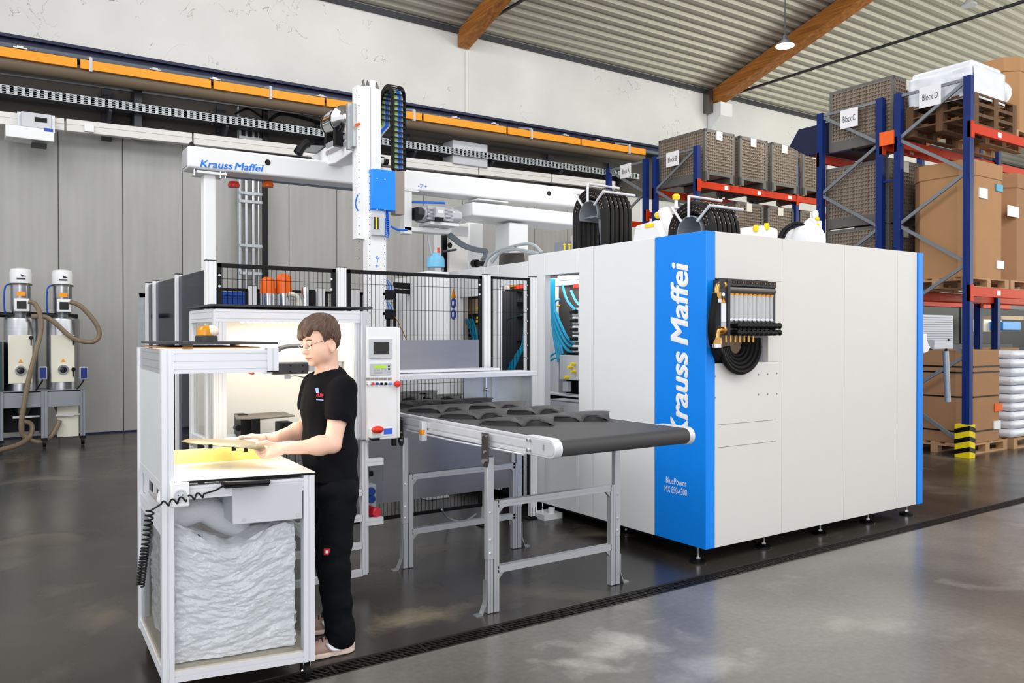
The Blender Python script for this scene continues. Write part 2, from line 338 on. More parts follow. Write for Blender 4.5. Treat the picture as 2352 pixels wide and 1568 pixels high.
def text(txt, m, parent, o, ux, uy, height, name='lettering', bold=0.0, shear=0.0, spacing=1.0, width=None, depth=.0015, align='LEFT'):
    # flat lettering as mesh: o origin (baseline left), ux reading direction, uy up direction
    cu = bpy.data.curves.new('t', 'FONT'); cu.body = txt; cu.size = 1.0; cu.offset = 0; cu.shear = shear; cu.space_character = spacing; cu.extrude = 0.0; cu.align_x = align; cu.resolution_u = 4
    ob = bpy.data.objects.new('t', cu); COL.objects.link(ob); dg = bpy.context.evaluated_depsgraph_get(); dg.update()
    me = bpy.data.meshes.new_from_object(ob.evaluated_get(dg)); bpy.data.objects.remove(ob); bpy.data.curves.remove(cu)
    cp_ = [0.0] if not bold else [bold*i/2 for i in (-2, -1, 0, 1, 2)]
    ux = Vector(ux).normalized(); uy = Vector(uy).normalized(); nz = ux.cross(uy); k = height/.73
    xs = [v.co.x for v in me.vertices]; sx = k
    if width: sx = width/(max(xs)-min(xs))
    x0 = min(xs) if align == 'LEFT' else 0
    vs = []; fs = []; nv_ = len(me.vertices)
    for i_, c_ in enumerate(cp_):
        for j_, e_ in enumerate(cp_ if bold else [0.0]):
            if bold and abs(c_)+abs(e_) > bold*1.6: continue
            n0 = len(vs); vs += [Vector(o)+ux*((v.co.x-x0+c_)*sx)+uy*((v.co.y+e_*.6)*k)+nz*(depth+.0002*(i_*5+j_)) for v in me.vertices]; fs += [tuple(q+n0 for q in p.vertices) for p in me.polygons]
    b = MB(); b.v = [tuple(v) for v in vs]; b.f = fs; bpy.data.meshes.remove(me)
    return P(name, b, m, parent, smooth=False)
Xd, Yd, Zd = Vector((1, 0, 0)), Vector((0, 1, 0)), Vector((0, 0, 1))
# ================= SETTING =================
WY = 15.0
DY0, DY1 = 3.70, 3.85          # drain channel
b = MB(); b.box(-12, -8, -.3, 40, DY0, 0); b.box(-12, DY0, -.3, 40, DY1, -.07)
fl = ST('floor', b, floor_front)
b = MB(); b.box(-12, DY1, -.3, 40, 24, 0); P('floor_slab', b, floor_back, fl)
b = MB(); b.box(-12, WY+.06, 0, 40, WY+.3, 9.5)
wb = ST('wall_back', b, plaster)
b = MB(); b.box(38, -8, 0, 38.3, WY+.3, 16); ST('wall_right', b, plaster)
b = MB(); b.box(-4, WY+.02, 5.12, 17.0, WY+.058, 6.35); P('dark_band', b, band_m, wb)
px = -2.55; k = 0
for i in range(17):
    x0 = -2.55+.955*i
    b = MB(); b.box(x0+.006, WY, .02, x0+.949, WY+.055, 5.14)
    P('wall_panel', b, panel_m, wb, bev=.004)
b = MB(); b.box(-4, WY-.012, 0, 13.7, WY+.055, .03); ST('baseboard_back', b, navyd)
# wall pilaster seam at the first beam
b = MB(); b.box(9.0, WY+.035, 6.4, 9.06, WY+.062, 7.8); P('wall_joint', b, cream, wb)
# roof: trapezoidal sheet, ribs along X, rising from the eaves towards the viewer
sl = math.tan(math.radians(16.7)); pts = []; pitch = .25; y = WY+.3; z0 = 8.22
prof = []; s = 0.0; co, si = math.cos(math.radians(16.7)), math.sin(math.radians(16.7))
while s < 21.5:
    for ds, h in ((0, 0), (.09, 0), (.125, .06), (.215, .06)): prof.append((s+ds, h))
    s += pitch
b = MB(); vs = []; fs = []
for x in (-8, 40):
    for q, h in prof: vs.append((x, WY+.3-q*co-h*si*0, z0+q*si-h+.0))
n = len(prof)
for i in range(n-1): fs.append((i, i+1, n+i+1, n+i))
b.add(vs, fs); ST('ceiling', b, roof_m)
b = MB(); b.box(-8, WY-.03, 8.14, 40, WY+.06, 8.24); ST('trim_1', b, dgrey)
# glulam roof beams
def roof_beam(x0, w, lab):
    b = MB(); H = .36
    def pz(y, zz): return zz+(WY-y)*sl
    zt = z0-.02; zb = zt-H
    b.prism([(x0, WY+.02, zb+.0), (x0, WY+.02, zt), (x0, -4.5, pz(-4.5, zt)), (x0, -4.5, pz(-4.5, zb))], (w, 0, 0))
    t = TT('roof_beam', lab, 'beam', b, timber, (x0, WY, zb), bev=.01)
    return t
roof_beam(8.80, .28, 'brown glulam roof beam above the upper end of the cracked white wall')
roof_beam(16.62, .4, 'brown glulam roof beam with the lit round lamp beside it')
roof_beam(26.3, .42, 'brown glulam roof beam at the far right above the tall racks')
# beam shoes on the wall
t = T('beam_bracket', 'white boxed wall bracket under the roof beam', 'bracket', (17.1, WY, 7.0))
b = MB(); b.prism([(16.62, WY+.05, 7.85), (16.62, WY-.4, 7.85), (16.62, WY-.4, 7.5), (16.62, WY+.05, 7.1)], (.46, 0, 0)); P('bracket_body', b, white, t, bev=.01)
b = MB(); b.box(16.44, WY-.15, 7.6, 16.6, WY+.05, 8.2); P('side_plate', b, dsteel, t)
def tie(px0, px1, X, lab):
    a = XP(*px0, X); c = XP(*px1, X); d = (c-a); e = a+d*((a.y+4)/(a.y-c.y)); b = MB(); b.cyl(a-d.normalized()*.2, e, .035, n=10)
    TT('tie_rod', lab, 'rod', b, dgrey, tuple(a))
tie((1109, 55), (1201, 0), 9.3, 'thin dark tie rod under the roof beside the left glulam beam')
tie((1713, 207), (2352, 3), 17.6, 'long dark tie rod crossing under the bright right part of the roof')
# high-bay lamps
def lamp(px, py, Y, lab, on=True):
    c = YP(px, py, Y); t = T('ceiling_lamp', lab, 'lamp', tuple(c))
    zc = z0+(WY-Y)*sl
    b = MB(); b.lathe(c, [(.02, .2), (.05, .18), (.07, .1), (.17, .015), (.175, 0)], n=28); P('lamp_housing', b, dgrey if on else lgrey, t)
    b = MB(); b.lathe(c, [(.165, -.012), (.165, .004)], n=28); P('lamp_lens', b, lampm if on else lgrey, t)
    b = MB(); b.cyl(c+Zd*.18, (c.x, c.y, zc), .012, n=6); P('suspension_rod', b, dgrey, t)
    if on:
        d = bpy.data.lights.new('lamp_light', 'SPOT'); d.energy = 260; d.spot_size = 2.6; d.shadow_soft_size = .22; o = bpy.data.objects.new('lamp_light', d); COL.objects.link(o); o.location = c-Zd*.05
lamp(1803, 105, 9.5, 'bright round hanging hall lamp beside the middle glulam beam')
lamp(2225, 12, 9.5, 'dim hanging hall lamp at the top right corner', False)

# ---- floor drain: frame and cast grates ----
dr = T('floor_drain', 'long black slotted drain channel crossing the concrete floor', 'drain', (3.8, (DY0+DY1)/2, -.07))
b = MB(); b.box(-2, DY0, -.069, 26, DY0+.008, .002); b.box(-2, DY1-.008, -.069, 26, DY1, .002); P('drain_frame', b, dsteel, dr)
gm = mat('cast_iron_grate', (44, 40, 37), .45, .5, var=.25, vs=12)
gb = MB(); L_ = .5; y0, y1 = DY0+.009, DY1-.009; ym = (y0+y1)/2
gb.box(0.002, y0, -.022, .498, y0+.012, -.002); gb.box(.002, y1-.012, -.022, .498, y1, -.002); gb.box(.002, ym-.004, -.022, .498, ym+.004, -.004)
for i in range(14):
    x = .04+i*.0335
    for (ya, yb, sh) in ((y0+.012, ym-.004, -.026), (ym+.004, y1-.012, -.026)):
        gb.prism([(x, ya, -.02), (x+.011, ya, -.02), (x+.011+sh, yb, -.02), (x+sh, yb, -.02)], (0, 0, .018))
gb.box(0, y0, -.022, .009, y1, -.002); gb.box(.491, y0, -.022, .5, y1, -.002)
g0 = P('grate', gb, gm, dr)
for i in range(48):
    g = g0 if i == 0 else g0.copy()
    if i: COL.objects.link(g); g.parent = dr
    g.location = (-1+.5*i, 0, 0)
# fix grate offset: mesh was built at world x 0..0.5 relative to the drain origin
# ---- wall services ----
def lineY(p, q, Y, x0, x1):
    a = YP(*p, Y); c = YP(*q, Y); f = lambda x: a+(c-a)*((x-a.x)/(c.x-a.x)); return f(x0), f(x1)
X0, X1 = -2.5, 13.55
t = T('crane_girder', 'dark blue crane girder running along the wall above the yellow rail', 'girder', (5, 14.7, 6.3))
a, c = lineY((0, 88), (1500, 342), 14.7, X0, 16.5)
b = MB(); b.bar(a+Zd*.04, c+Zd*.04, .22, .05); b.bar(a-Zd*.16, c-Zd*.16, .22, .04); b.bar(a-Zd*.06, c-Zd*.06, .05, .18); P('girder_beam', b, navyd, t)
b = MB(); b.cyl(a+Vector((0, -.16, -.14)), c+Vector((0, -.16, -.14)), .045, n=10); P('pipe', b, cabled, t)
t = T('yellow_rail', 'long yellow conductor rail with a beige round underside along the back wall', 'rail', (5, 14.2, 6.0))
a, c = lineY((0, 118), (1504, 353), 14.2, X0, X1); d = (c-a)
N = 8
for i in range(N):
    p0 = a+d*(i/N); p1 = a+d*((i+1)/N-.003)
    b = MB(); b.bar(p0, p1, .05, .14); P('rail_section', b, yellow, t)
b = MB(); b.tube([a+Vector((0, .16, -.1)), c+Vector((0, .16, -.1))], .13, n=12); P('rail_tube', b, beige, t)
for i in range(17):
    p = a+d*((i+.4)/17); b = MB()
    if i % 3 == 1: b.box(p.x-.022, p.y-.035, p.z-.1, p.x+.022, p.y+.03, p.z+.12); b.bar(p+Zd*.12, p+Vector((0, .5, .25)), .03, .03)
    else: b.box(p.x-.09, p.y-.02, p.z+.088, p.x+.09, p.y+.06, p.z+.105); b.box(p.x-.04, p.y-.0, p.z+.105, p.x+.04, p.y+.05, p.z+.13)
    P('rail_clamp', b, lgrey if i % 3 else zinc, t)
for (p, q, Y, r, lab) in (((0, 168), (700, 262), 14.75, .025, 'thin steel conduit pipe just above the perforated cable tray'), ((0, 138), (700, 240), 14.8, .022, 'thin upper conduit pipe tucked behind the yellow rail')):
    a, c = lineY(p, q, Y, X0, 12.5); b = MB(); b.cyl(a, c, r, n=8); TT('conduit_pipe', lab, 'pipe', b, steel, tuple(a))
# perforated cable tray
t = T('cable_tray', 'perforated grey cable tray along the wall under the yellow rail', 'cable tray', (5, 14.5, 5.4))
a, c = lineY((0, 203), (1400, 396), 14.45, X0, X1); d = (c-a).normalized(); Ln = (c-a).length
fm = MB(); n = int(Ln/.1)
for k in range(4): fm.bar(a+Zd*(.052-.035*k), c+Zd*(.052-.035*k), .004, .0285)
for i in range(n):
    p = a+d*(Ln*i/n); fm.bar(p+Zd*.058, p-Zd*.058, .052, .004, up=(0, 1, 0))
P('tray_side', fm, galv, t)
b = MB(); b.bar(a+Vector((0, .18, -.06)), c+Vector((0, .18, -.06)), .36, .006); P('tray_floor', b, dgrey, t)
b = MB(); b.bar(a+Vector((0, .35, .0)), c+Vector((0, .35, .0)), .004, .12); P('tray_side', b, galv, t)
for X in np.arange(.1, 13.4, 1.85):
    p = a+d*((X-a.x)/d.x); b = MB(); b.prism([(X, 14.98, p.z-.07), (X, 14.5, p.z-.07), (X, 14.5, p.z-.11), (X, 14.85, p.z-.4), (X, 14.98, p.z-.42)], (.05, 0, 0)); b.box(X-.05, 14.92, p.z-.5, X+.1, 14.99, p.z+.35); P('tray_bracket', b, dgrey, t)
# white trunking
t = T('wall_trunking', 'white cable trunking with a grey middle groove along the back wall', 'trunking', (5, 14.6, 5.0))
a, c = lineY((0, 271), (700, 348), 14.6, X0, 12.9); N = 8; d = c-a
for i in range(N):
    p0 = a+d*(i/N); p1 = a+d*((i+1)/N-.002); b = MB(); b.bar(p0+Zd*.052, p1+Zd*.052, .12, .085); b.bar(p0-Zd*.048, p1-Zd*.048, .12, .1); b.bar(p0, p1, .1, .19); P('trunking_section', b, cream, t, bev=.006)
a2, c2 = a, c
def onT(px): return YP(px, 271+(348-271)/700*px, 14.5)
t = T('tapoff_box', 'pale grey tap-off box with a vent grille hanging from the wall trunking', 'electrical box', tuple(onT(60)))
p0 = YP(48, 257, 14.45); p1 = YP(118, 300, 14.45); b = MB(); b.box(p0.x, 14.38, p1.z, p1.x, 14.6, p0.z); P('upper_box', b, lgrey, t, bev=.01)
q0 = YP(80, 268, 14.37); q1 = YP(108, 282, 14.37); b = MB()
for i in range(5): z = q0.z-(q0.z-q1.z)*(i+.5)/5; b.box(q0.x, 14.368, z-.006, q1.x, 14.38, z+.006)
P('vent_grille', b, black, t)
p0 = YP(12, 287, 14.3); p1 = YP(124, 328, 14.3); b = MB(); b.box(p0.x, 14.22, p1.z, p1.x, 14.6, p0.z); P('lower_box', b, white, t, bev=.01)
q = YP(90, 334, 14.35); b = MB(); b.box(q.x-.1, 14.3, q.z-.03, q.x+.1, 14.45, q.z+.03); P('plug', b, black, t)
q0 = YP(102, 293, 14.2); q1 = YP(122, 303, 14.2); b = MB(); b.box(q0.x, 14.215, q1.z, q1.x, 14.221, q0.z); P('sticker', b, bindm, t)
for px in (45, 121):
    q = onT(px); b = MB(); b.box(q.x-.03, 14.5, q.z-.14, q.x+.03, 14.56, q.z+.13); P('clamp_band', b, zinc, t)
t = TT('junction_box', 'small white junction box with an orange dot on the trunking', 'box', MB().box(onT(205).x-.07, 14.5, onT(205).z-.06, onT(205).x+.07, 14.54, onT(205).z+.06), white, tuple(onT(205)), bev=.005)
# air units above the trunking, right of the robot
for (x0, y0, x1, y1, lab) in ((1035, 322, 1115, 388, 'pale ventilation box behind the robot beam under the cable tray'),):
    p0 = YP(x0, y0, 14.6); p1 = YP(x1, y1, 14.6); b = MB(); b.box(p0.x, 14.5, p1.z, p1.x, 14.95, p0.z); tt = TT('ventilation_box', lab, 'box', b, lgrey, (p0.x, 14.6, p1.z), bev=.02)
# vertical pipes on wall (ladder)
t = T('pipe_ladder', 'vertical bundle of steel pipes on a ladder rack down the back wall', 'pipes', (4.3, 14.85, 0))
for px_, r, m in ((551, .03, galv), (566, .032, steel), (582, .032, steel), (594, .018, steel)):
    p = YP(px_, 500, 14.85); b = MB(); b.cyl((p.x, p.y, 0), (p.x, p.y, 5.6), r, n=10); P('pipe', b, m, t)
p = YP(609, 500, 14.8); b = MB(); b.bar((p.x, p.y, 0), (p.x, p.y, 6.1), .1, .05); P('pipe', b, black, t)
p = YP(547, 500, 14.88); b = MB(); b.bar((p.x, p.y, 0), (p.x, p.y, 6.1), .03, .04); P('ladder_rail', b, galv, t)
for z in (2.75, 3.25, 4.05, 4.2, 5.2):
    a = YP(547, 500, 14.88); c = YP(611, 500, 14.88); b = MB(); b.box(a.x, 14.8, z, c.x, 14.83, z+.05); P('rung', b, galv, t)
for px_, z0_, lab in ((315, 5.25, 'dark steel wall bracket left of the robot under the yellow rail'),):
    p = YP(px_, 250, 14.7); b = MB(); b.box(p.x-.06, 14.6, 5.0, p.x+.06, 14.98, 5.85); b.box(p.x-.12, 14.55, 5.35, p.x+.04, 14.98, 5.42); TT('wall_bracket', lab, 'bracket', b, dgrey, (p.x, 14.7, 5.0))
b = MB(); b.tube([YP(x, y, 14.8) for x, y in ((600, 300), (640, 262), (700, 272), (745, 285), (800, 300))], .035, n=6, sm=5); b.tube([YP(x, y, 14.82) for x, y in ((540, 262), (570, 250), (600, 268), (625, 280))], .02, n=6, sm=5)
TT('wall_cable', 'thick black cables looping over the tray behind the air tank', 'cable', b, black, tuple(YP(700, 280, 14.8)))
# ================= MOULDING MACHINE =================
MX, MY, MZ0, MZ1 = 4.37, 3.97, .115, 2.395      # corner of the enclosure, bottom, top
t = T('moulding_machine', 'large white and blue moulding machine enclosure with tall white lettering', 'machine', (5.8, 5.5, 0))
th = .04
def lpanel(y0, y1, z0, z1, m=white, lab=None, nm='side_panel'):
    b = MB(); b.box(MX, y0+.002, z0, MX+th, y1-.002, z1); return P(nm, b, m, t, lab, bev=.003)
def rpanel(x0, x1, z0, z1, m=cream, lab=None, nm='end_panel'):
    b = MB(); b.box(x0+.0025, MY, z0, x1-.0025, MY+th, z1); return P(nm, b, m, t, lab, bev=.003)
# blue corner column (bent panel)
b = MB(); b.prism([(MX, 4.485, MZ0), (MX, MY, MZ0), (4.462, MY, MZ0), (4.462, MY+th, MZ0), (MX+th, MY+th, MZ0), (MX+th, 4.485, MZ0)], (0, 0, MZ1-MZ0))
P('corner_panel', b, blue, t, 'bright blue corner panel', bev=.004)
lpanel(4.489, 5.22, MZ0, MZ1); lpanel(5.222, 5.41, MZ0, MZ1)
W1 = (5.41, XP(1252, 700, MX).y, .93, 2.19)
lpanel(W1[0], W1[1], MZ0, W1[2]); lpanel(W1[0], W1[1], W1[3], MZ1); lpanel(W1[1], 6.16, MZ0, MZ1)
ZL = 2.34
# window reveals
b = MB(); b.box(MX, W1[1]-.004, W1[2], MX+.055, W1[1], W1[3]); b.box(MX+.002, W1[0], W1[2], MX+.2, W1[0]+.004, W1[3]); P('window_reveal', b, lgrey, t)
# rear lower enclosure behind the fence
W2 = (6.24, 6.66, .3, 2.13); W3 = (6.93, 7.42, .9, 2.05)
lpanel(6.165, W2[0], MZ0, ZL); lpanel(W2[0], W2[1], W2[3], ZL); lpanel(W2[1], W3[0], MZ0, ZL)
lpanel(W3[0], W3[1], W3[3], ZL); lpanel(W3[0], W3[1], MZ0, W3[2]); lpanel(W3[1], 8.1, MZ0, ZL); lpanel(8.1, 9.0, MZ0, ZL)
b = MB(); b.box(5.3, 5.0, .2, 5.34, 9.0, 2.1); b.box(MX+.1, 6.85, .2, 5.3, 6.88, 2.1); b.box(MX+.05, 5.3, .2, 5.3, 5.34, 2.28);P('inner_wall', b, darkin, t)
b = MB(); b.box(MX+th, 6.16, 2.26, 7.2, 9.0, 2.29); b.box(MX+th, MY+th, 2.3, 7.2, 6.1, 2.32); P('top_cover', b, lgrey, t)
# end (right) face
seams = [4.462, 5.221, 6.028, 6.817, 7.13]
H0 = (4.467, 5.05, 1.445, 2.06)
rpanel(4.464, 5.221, MZ0, H0[2]); rpanel(4.464, 5.221, H0[3], MZ1); rpanel(H0[1], 5.221, H0[2], H0[3])
for i in range(1, 4): rpanel(seams[i], seams[i+1], MZ0+.0, MZ1)
b = MB(); b.box(7.132, MY-.012, MZ0, 7.215, MY+.1, MZ1); b.box(7.175, MY+.1, MZ0, 7.215, 9.0, MZ1); P('corner_panel', b, blue, t, 'narrow blue corner strip', bev=.004)
b = MB(); b.box(H0[0], MY+.25, H0[2]-.02, H0[1]+.02, MY+.26, H0[3]+.02); P('recess_back', b, liner, t)
b = MB(); b.box(H0[0], MY+th, H0[2]-.01, H0[1], MY+.25, H0[2]); b.box(H0[1], MY+th, H0[2], H0[1]+.01, MY+.25, H0[3]); P('recess_sides', b, lgrey, t)
b = MB(); b.box(4.475, MY-.0015, 1.0, 5.15, MY+.001, 1.003); b.box(4.475, MY-.0015, .835, 5.15, MY+.001, .838)
for (x, y) in ((1642, 864), (1742, 860), (1763, 859), (1784, 857), (1642, 913), (1742, 906), (1763, 905), (1784, 904)):
    q = YP(x, y, MY); b.box(q.x-.006, MY-.002, q.z-.006, q.x+.006, MY+.001, q.z+.006)
P('panel_marks', b, mgrey, t)
# base and feet
b = MB(); b.box(MX+.12, 4.12, .06, 7.1, 9.0, .115); P('machine_base', b, black, t)
b = MB(); b.box(MX+.3, 4.3, .0, 7.0, 9.0, .06); P('drip_tray', b, rubber, t)
for (x, y) in ((4.40, 4.07), (5.13, 4.07), (5.86, 4.08), (6.56, 4.09), (7.3, 4.08), (4.55, 5.0), (4.42, 6.0)):
    x = min(x, 7.16); b = MB(); b.cyl((x, y, .02), (x, y, .13), .009, n=10); b.cyl((x, y, .028), (x, y, .04), .018, n=6); f = P('foot_screw', b, chrome, t)
    b = MB(); b.lathe((x, y, 0), [(.062, 0), (.062, .012), (.03, .026)], n=20); P('foot_pad', b, black, t)
# lettering on the blue corner
yc = XP(1580, 800, MX).y; ytop = XP(1540, 800, MX).y; ztop = XP(1562, 604, MX).z; zbot = XP(1562, 1008, MX).z
zk = XP(1562, 809, MX).z; zm_ = XP(1562, 790, MX).z
text('Krauss', txwhite, t, (MX, yc, zbot), (0, 0, 1), (0, 1, 0), abs(ytop-yc), bold=.034, width=zk-zbot, shear=.2)
text('Maffei', txwhite, t, (MX, yc, zm_), (0, 0, 1), (0, 1, 0), abs(ytop-yc), bold=.034, width=ztop-zm_, shear=.2)
q = XP(1530, 1108, MX); w1 = XP(1577, 1112, MX)
text('BluePower', txwhite, t, (MX, q.y, q.z), (0, -1, 0), (0, 0, 1), .05, width=q.y-w1.y)
q = XP(1527, 1128, MX); w1 = XP(1578, 1130, MX)
text('MX 850-4300', txwhite, t, (MX, q.y, q.z), (0, -1, 0), (0, 0, 1), .052, width=q.y-w1.y)
# ---- interior seen through the windows ----
def xp(x, y, X=4.7): return XP(x, y, X)
def blk(par, nm, x0, y0, x1, y1, X, dx, m, bev=.004, lab=None):
    a = XP(x0, y0, X); c = XP(x1, y1, X); b = MB(); b.box(X, min(a.y, c.y), min(a.z, c.z), X+dx, max(a.y, c.y), max(a.z, c.z)); return P(nm, b, m, par, lab, bev=bev)
blk(t, 'inner_plate', 1250, 635, 1283, 905, 4.95, .1, lgrey)
blk(t, 'mould_block', 1283, 655, 1345, 812, 4.92, .3, dsteel)
blk(t, 'mould_plate', 1270, 640, 1345, 652, 4.8, .1, zinc)
blk(t, 'warning_strip', 1316, 652, 1345, 660, 4.78, .02, red)
blk(t, 'lower_rail', 1240, 900, 1345, 915, 4.62, .12, lgrey)
blk(t, 'lower_cover', 1240, 917, 1345, 990, 4.65, .3, lgrey)
b = MB()
for i in range(10): q = XP(1284+6*i, 642, 4.79); b.box(4.78, q.y-.008, q.z, 4.8, q.y+.008, q.z+.04)
a_ = XP(1284, 642, 4.79); c_ = XP(1338, 642, 4.79); b.box(4.785, c_.y-.01, a_.z-.01, 4.8, a_.y+.01, a_.z+.004)
P('comb_strip', b, white, t)
for i, y in enumerate((716, 736, 757, 778, 801)):
    blk(t, 'valve_clamp', 1314, y-9, 1345, y+8, 4.66, .1, white, bev=.008); blk(t, 'valve_knob', 1308, y-4, 1320, y+4, 4.62, .06, black)
blk(t, 'valve_block', 1285, 815, 1345, 875, 4.62, .12, lgrey)
blk(t, 'valve_mount', 1292, 875, 1303, 900, 4.64, .05, lgrey)
for (x, y) in ((1317, 836), (1310, 843), (1318, 853), (1302, 866)):
    q = XP(x, y, 4.6); b = MB(); b.cyl(q+Vector((.04, 0, 0)), q-Vector((.03, 0, 0)), .014, n=8); P('yellow_plug', b, yel2, t)
for (x, y) in ((1286, 688), (1288, 702), (1286, 733), (1280, 746), (1285, 805)):
    q = XP(x, y, 4.75); b = MB(); b.cyl(q, q+Vector((.0, .05, 0)), .012, n=8); P('brass_fitting', b, brass, t)
def cab(pts, X, r, nm='cyan_cable', m=cyan, par=None, sm=6, n=6):
    b = MB(); b.tube([XP(x, y, X+dx) for x, y, dx in pts], r, n=n, sm=sm); return P(nm, b, m, par or t)
for k in range(4):
    cab([(1266+2*k, 640, .0), (1267+2*k, 700, .02), (1271+4*k, 760, .02), (1283+3*k, 830-6*k, .0)], 4.66, .014)
cab([(1292, 655, .1), (1303, 690, .05), (1322, 712, 0)], 4.64, .013); cab([(1312, 668, .1), (1322, 690, .05), (1334, 704, 0)], 4.64, .013)
for k in range(3): cab([(1276, 715+18*k, .05), (1288, 745+18*k, .05), (1303, 775+14*k, .05), (1320, 790+8*k, .1)], 4.62, .014)
cab([(1272, 700, .1), (1278, 690, .1), (1286, 688, .1)], 4.64, .01); cab([(1262, 820, .05), (1272, 812, .05), (1284, 806, .1)], 4.64, .01)
cab([(1262, 830, .05), (1275, 822, .05), (1286, 822, .1)], 4.64, .01)
d = bpy.data.lights.new('interior_fill', 'AREA'); d.shape = 'RECTANGLE'; d.size = .5; d.size_y = 1.6; d.energy = 14; o = bpy.data.objects.new('interior_fill', d); COL.objects.link(o); o.location = (4.75, 6.3, 2.22)  # added fill light that brightens the machine interior
# clamp zone behind the last two fence bays
blk(t, 'mould_half', 1158, 680, 1200, 845, 4.8, .3, dgrey); blk(t, 'mould_rail', 1146, 655, 1157, 845, 4.7, .08, zinc)
for y in (668, 698, 727, 784): blk(t, 'mould_step', 1155, y-3, 1205, y+3, 4.72, .1, black)
blk(t, 'red_cover', 1168, 645, 1182, 658, 4.7, .1, mat('amber_cover', (226, 150, 30), .4)); blk(t, 'red_cover', 1180, 643, 1206, 662, 4.72, .1, red)
for k in range(4): cab([(1206, 740+10*k, 0), (1198, 800, .02), (1178, 842-4*k, .02), (1146, 835+3*k, .05)], 4.6, .012)
for k in range(3): cab([(1168+5*k, 850, 0), (1183+4*k, 820, .02), (1202, 790+6*k, .02)], 4.58, .013)
cab([(1146, 740, 0), (1158, 760, .0), (1165, 735, 0), (1205, 722, 0)], 4.6, .006, 'green_cable', mat('green_cable', (30, 70, 60), .5))
blk(t, 'inner_plate', 1060, 655, 1100, 700, 4.75, .1, sheet); blk(t, 'manifold', 1060, 688, 1092, 720, 4.68, .06, liner)
blk(t, 'inner_cover', 1060, 720, 1086, 745, 4.68, .08, dsteel)
b = MB()
for i in range(5):
    for k in range(2): q = XP(1062+14*k, 737+11*i, 4.62); b.cyl(q, q+Vector((.05, 0, 0)), .02, n=8)
P('connector_row', b, black, t)
for k in range(4): cab([(1070+5*k, 733, 0), (1080+4*k, 755, -.01), (1088+4*k, 800, 0), (1090+5*k, 850, 0)], 4.6, .011)
for (x, y) in ((1095, 708), (1095, 730), (1094, 738)): q = XP(x, y, 4.58); b = MB(); b.cyl(q, q+Vector((.03, 0, 0)), .013, n=8); P('yellow_plug', b, yel2, t)
# warning pictograms on the rear side panel
q = XP(1042, 674, MX); s = .055
b = MB(); b.prism([(MX-.002, q.y+s, q.z-s*.9), (MX-.002, q.y-s, q.z-s*.9), (MX-.002, q.y, q.z+s*1.0)], (-.002, 0, 0)); P('warning_sign', b, yellow, t, 'yellow warning triangle')
for yy in (696, 722):
    q = XP(1042, yy, MX); b = MB(); b.lathe((MX-.001, q.y, q.z), [(.056, 0), (.056, .003)], axis=(-1, 0, 0), n=24); sg = P('mandatory_sign', b, mat('sign_blue', (50, 80, 180), .4), t, 'round blue sign with a white mark')
    b = MB(); b.box(MX-.006, q.y-.022, q.z-.024, MX-.0045, q.y+.022, q.z+.024); P('sign_mark', b, paper, sg)
# ---- things on top of the machine ----
def hose_arch(lab, X0, pc, ry, zb, nx, nr):
    c = XP(pc[0], pc[1], X0); g = T('hose_arch', lab, 'hoses', (X0+.15, c.y, zb), 'hose arches on top of the machine')
    r0 = ry*.66
    for i in range(nx):
        for j in range(nr):
            R = r0+(ry-r0)*(j+.5)/nr; X = X0+.03+.052*i; pts = []
            zl = zb-.0
            pts.append((X, c.y+R*.99, zl)); pts.append((X, c.y+R, (c.z+zl)/2))
            for k in range(15): a = math.pi*k/14; pts.append((X, c.y+R*math.cos(a), c.z+R*math.sin(a)))
            pts.append((X, c.y-R, (c.z+zl)/2)); pts.append((X, c.y-R*.98, zl))
            h = MB(); h.tube(pts, .024, n=7); ho = P('hydraulic_hose', h, hosem, g)
            if i in (0, nx-1, 2) or j == nr-1:
                s_ = MB(); Xs = X-.024 if j < nr-1 else X; Rs = R if j < nr-1 else R+.0235
                for k in range(3, 36, 2):
                    a0 = math.pi*(k/38); a1 = a0+.055
                    p0 = Vector((Xs, c.y+Rs*math.cos(a0), c.z+Rs*math.sin(a0))); p1 = Vector((Xs, c.y+Rs*math.cos(a1), c.z+Rs*math.sin(a1)))
                    s_.bar(p0, p1, .004, .003)
                P('hose_print', s_, hprint, ho)
    b = MB()   # grey saddle drum
    for k in range(16):
        a0 = -.35+(math.pi+.7)*k/16; a1 = -.35+(math.pi+.7)*(k+1)/16; ri = r0-.035
        p = [(X0, c.y+ri*math.cos(a), c.z+ri*math.sin(a)) for a in (a0, a1)]; q_ = [(X0, c.y+(ri+.008)*math.cos(a), c.z+(ri+.008)*math.sin(a)) for a in (a1, a0)]
        b.prism(p+q_, (.052*nx+.05, 0, 0))
    P('saddle', b, mgrey, g)
    b = MB(); b.box(X0+.05, c.y-r0+.03, c.z-.02, X0+.3, c.y+r0-.03, c.z-.01); b.prism([(X0+.1, c.y-.1, c.z-.02), (X0+.1, c.y-.02, c.z-.02), (X0+.1, c.y-r0+.09, zb), (X0+.1, c.y-r0+.0, zb)], (.02, 0, 0)); P('saddle_support', b, mgrey, g)
    for a in (math.radians(50), math.radians(90), math.radians(140)):
        d = Vector((0, math.cos(a), math.sin(a))); cc = Vector((X0-.005, c.y, c.z)); b = MB(); b.cyl(cc+d*(r0-.04), cc+d*(ry+.045), .011, n=8); e = cc+d*(ry+.04); b.cyl(e, e+Vector((.052*nx+.06, 0, 0)), .011, n=8); P('guide_rod', b, alub, g)
    return g
hose_arch('left arch of black hydraulic hoses standing over the machine top edge', 4.62, (1351, 493), .235, 2.32, 6, 3)
hose_arch('right arch of black hydraulic hoses behind the blue corner', 4.62, (1583, 533), .235, 2.32, 6, 3)
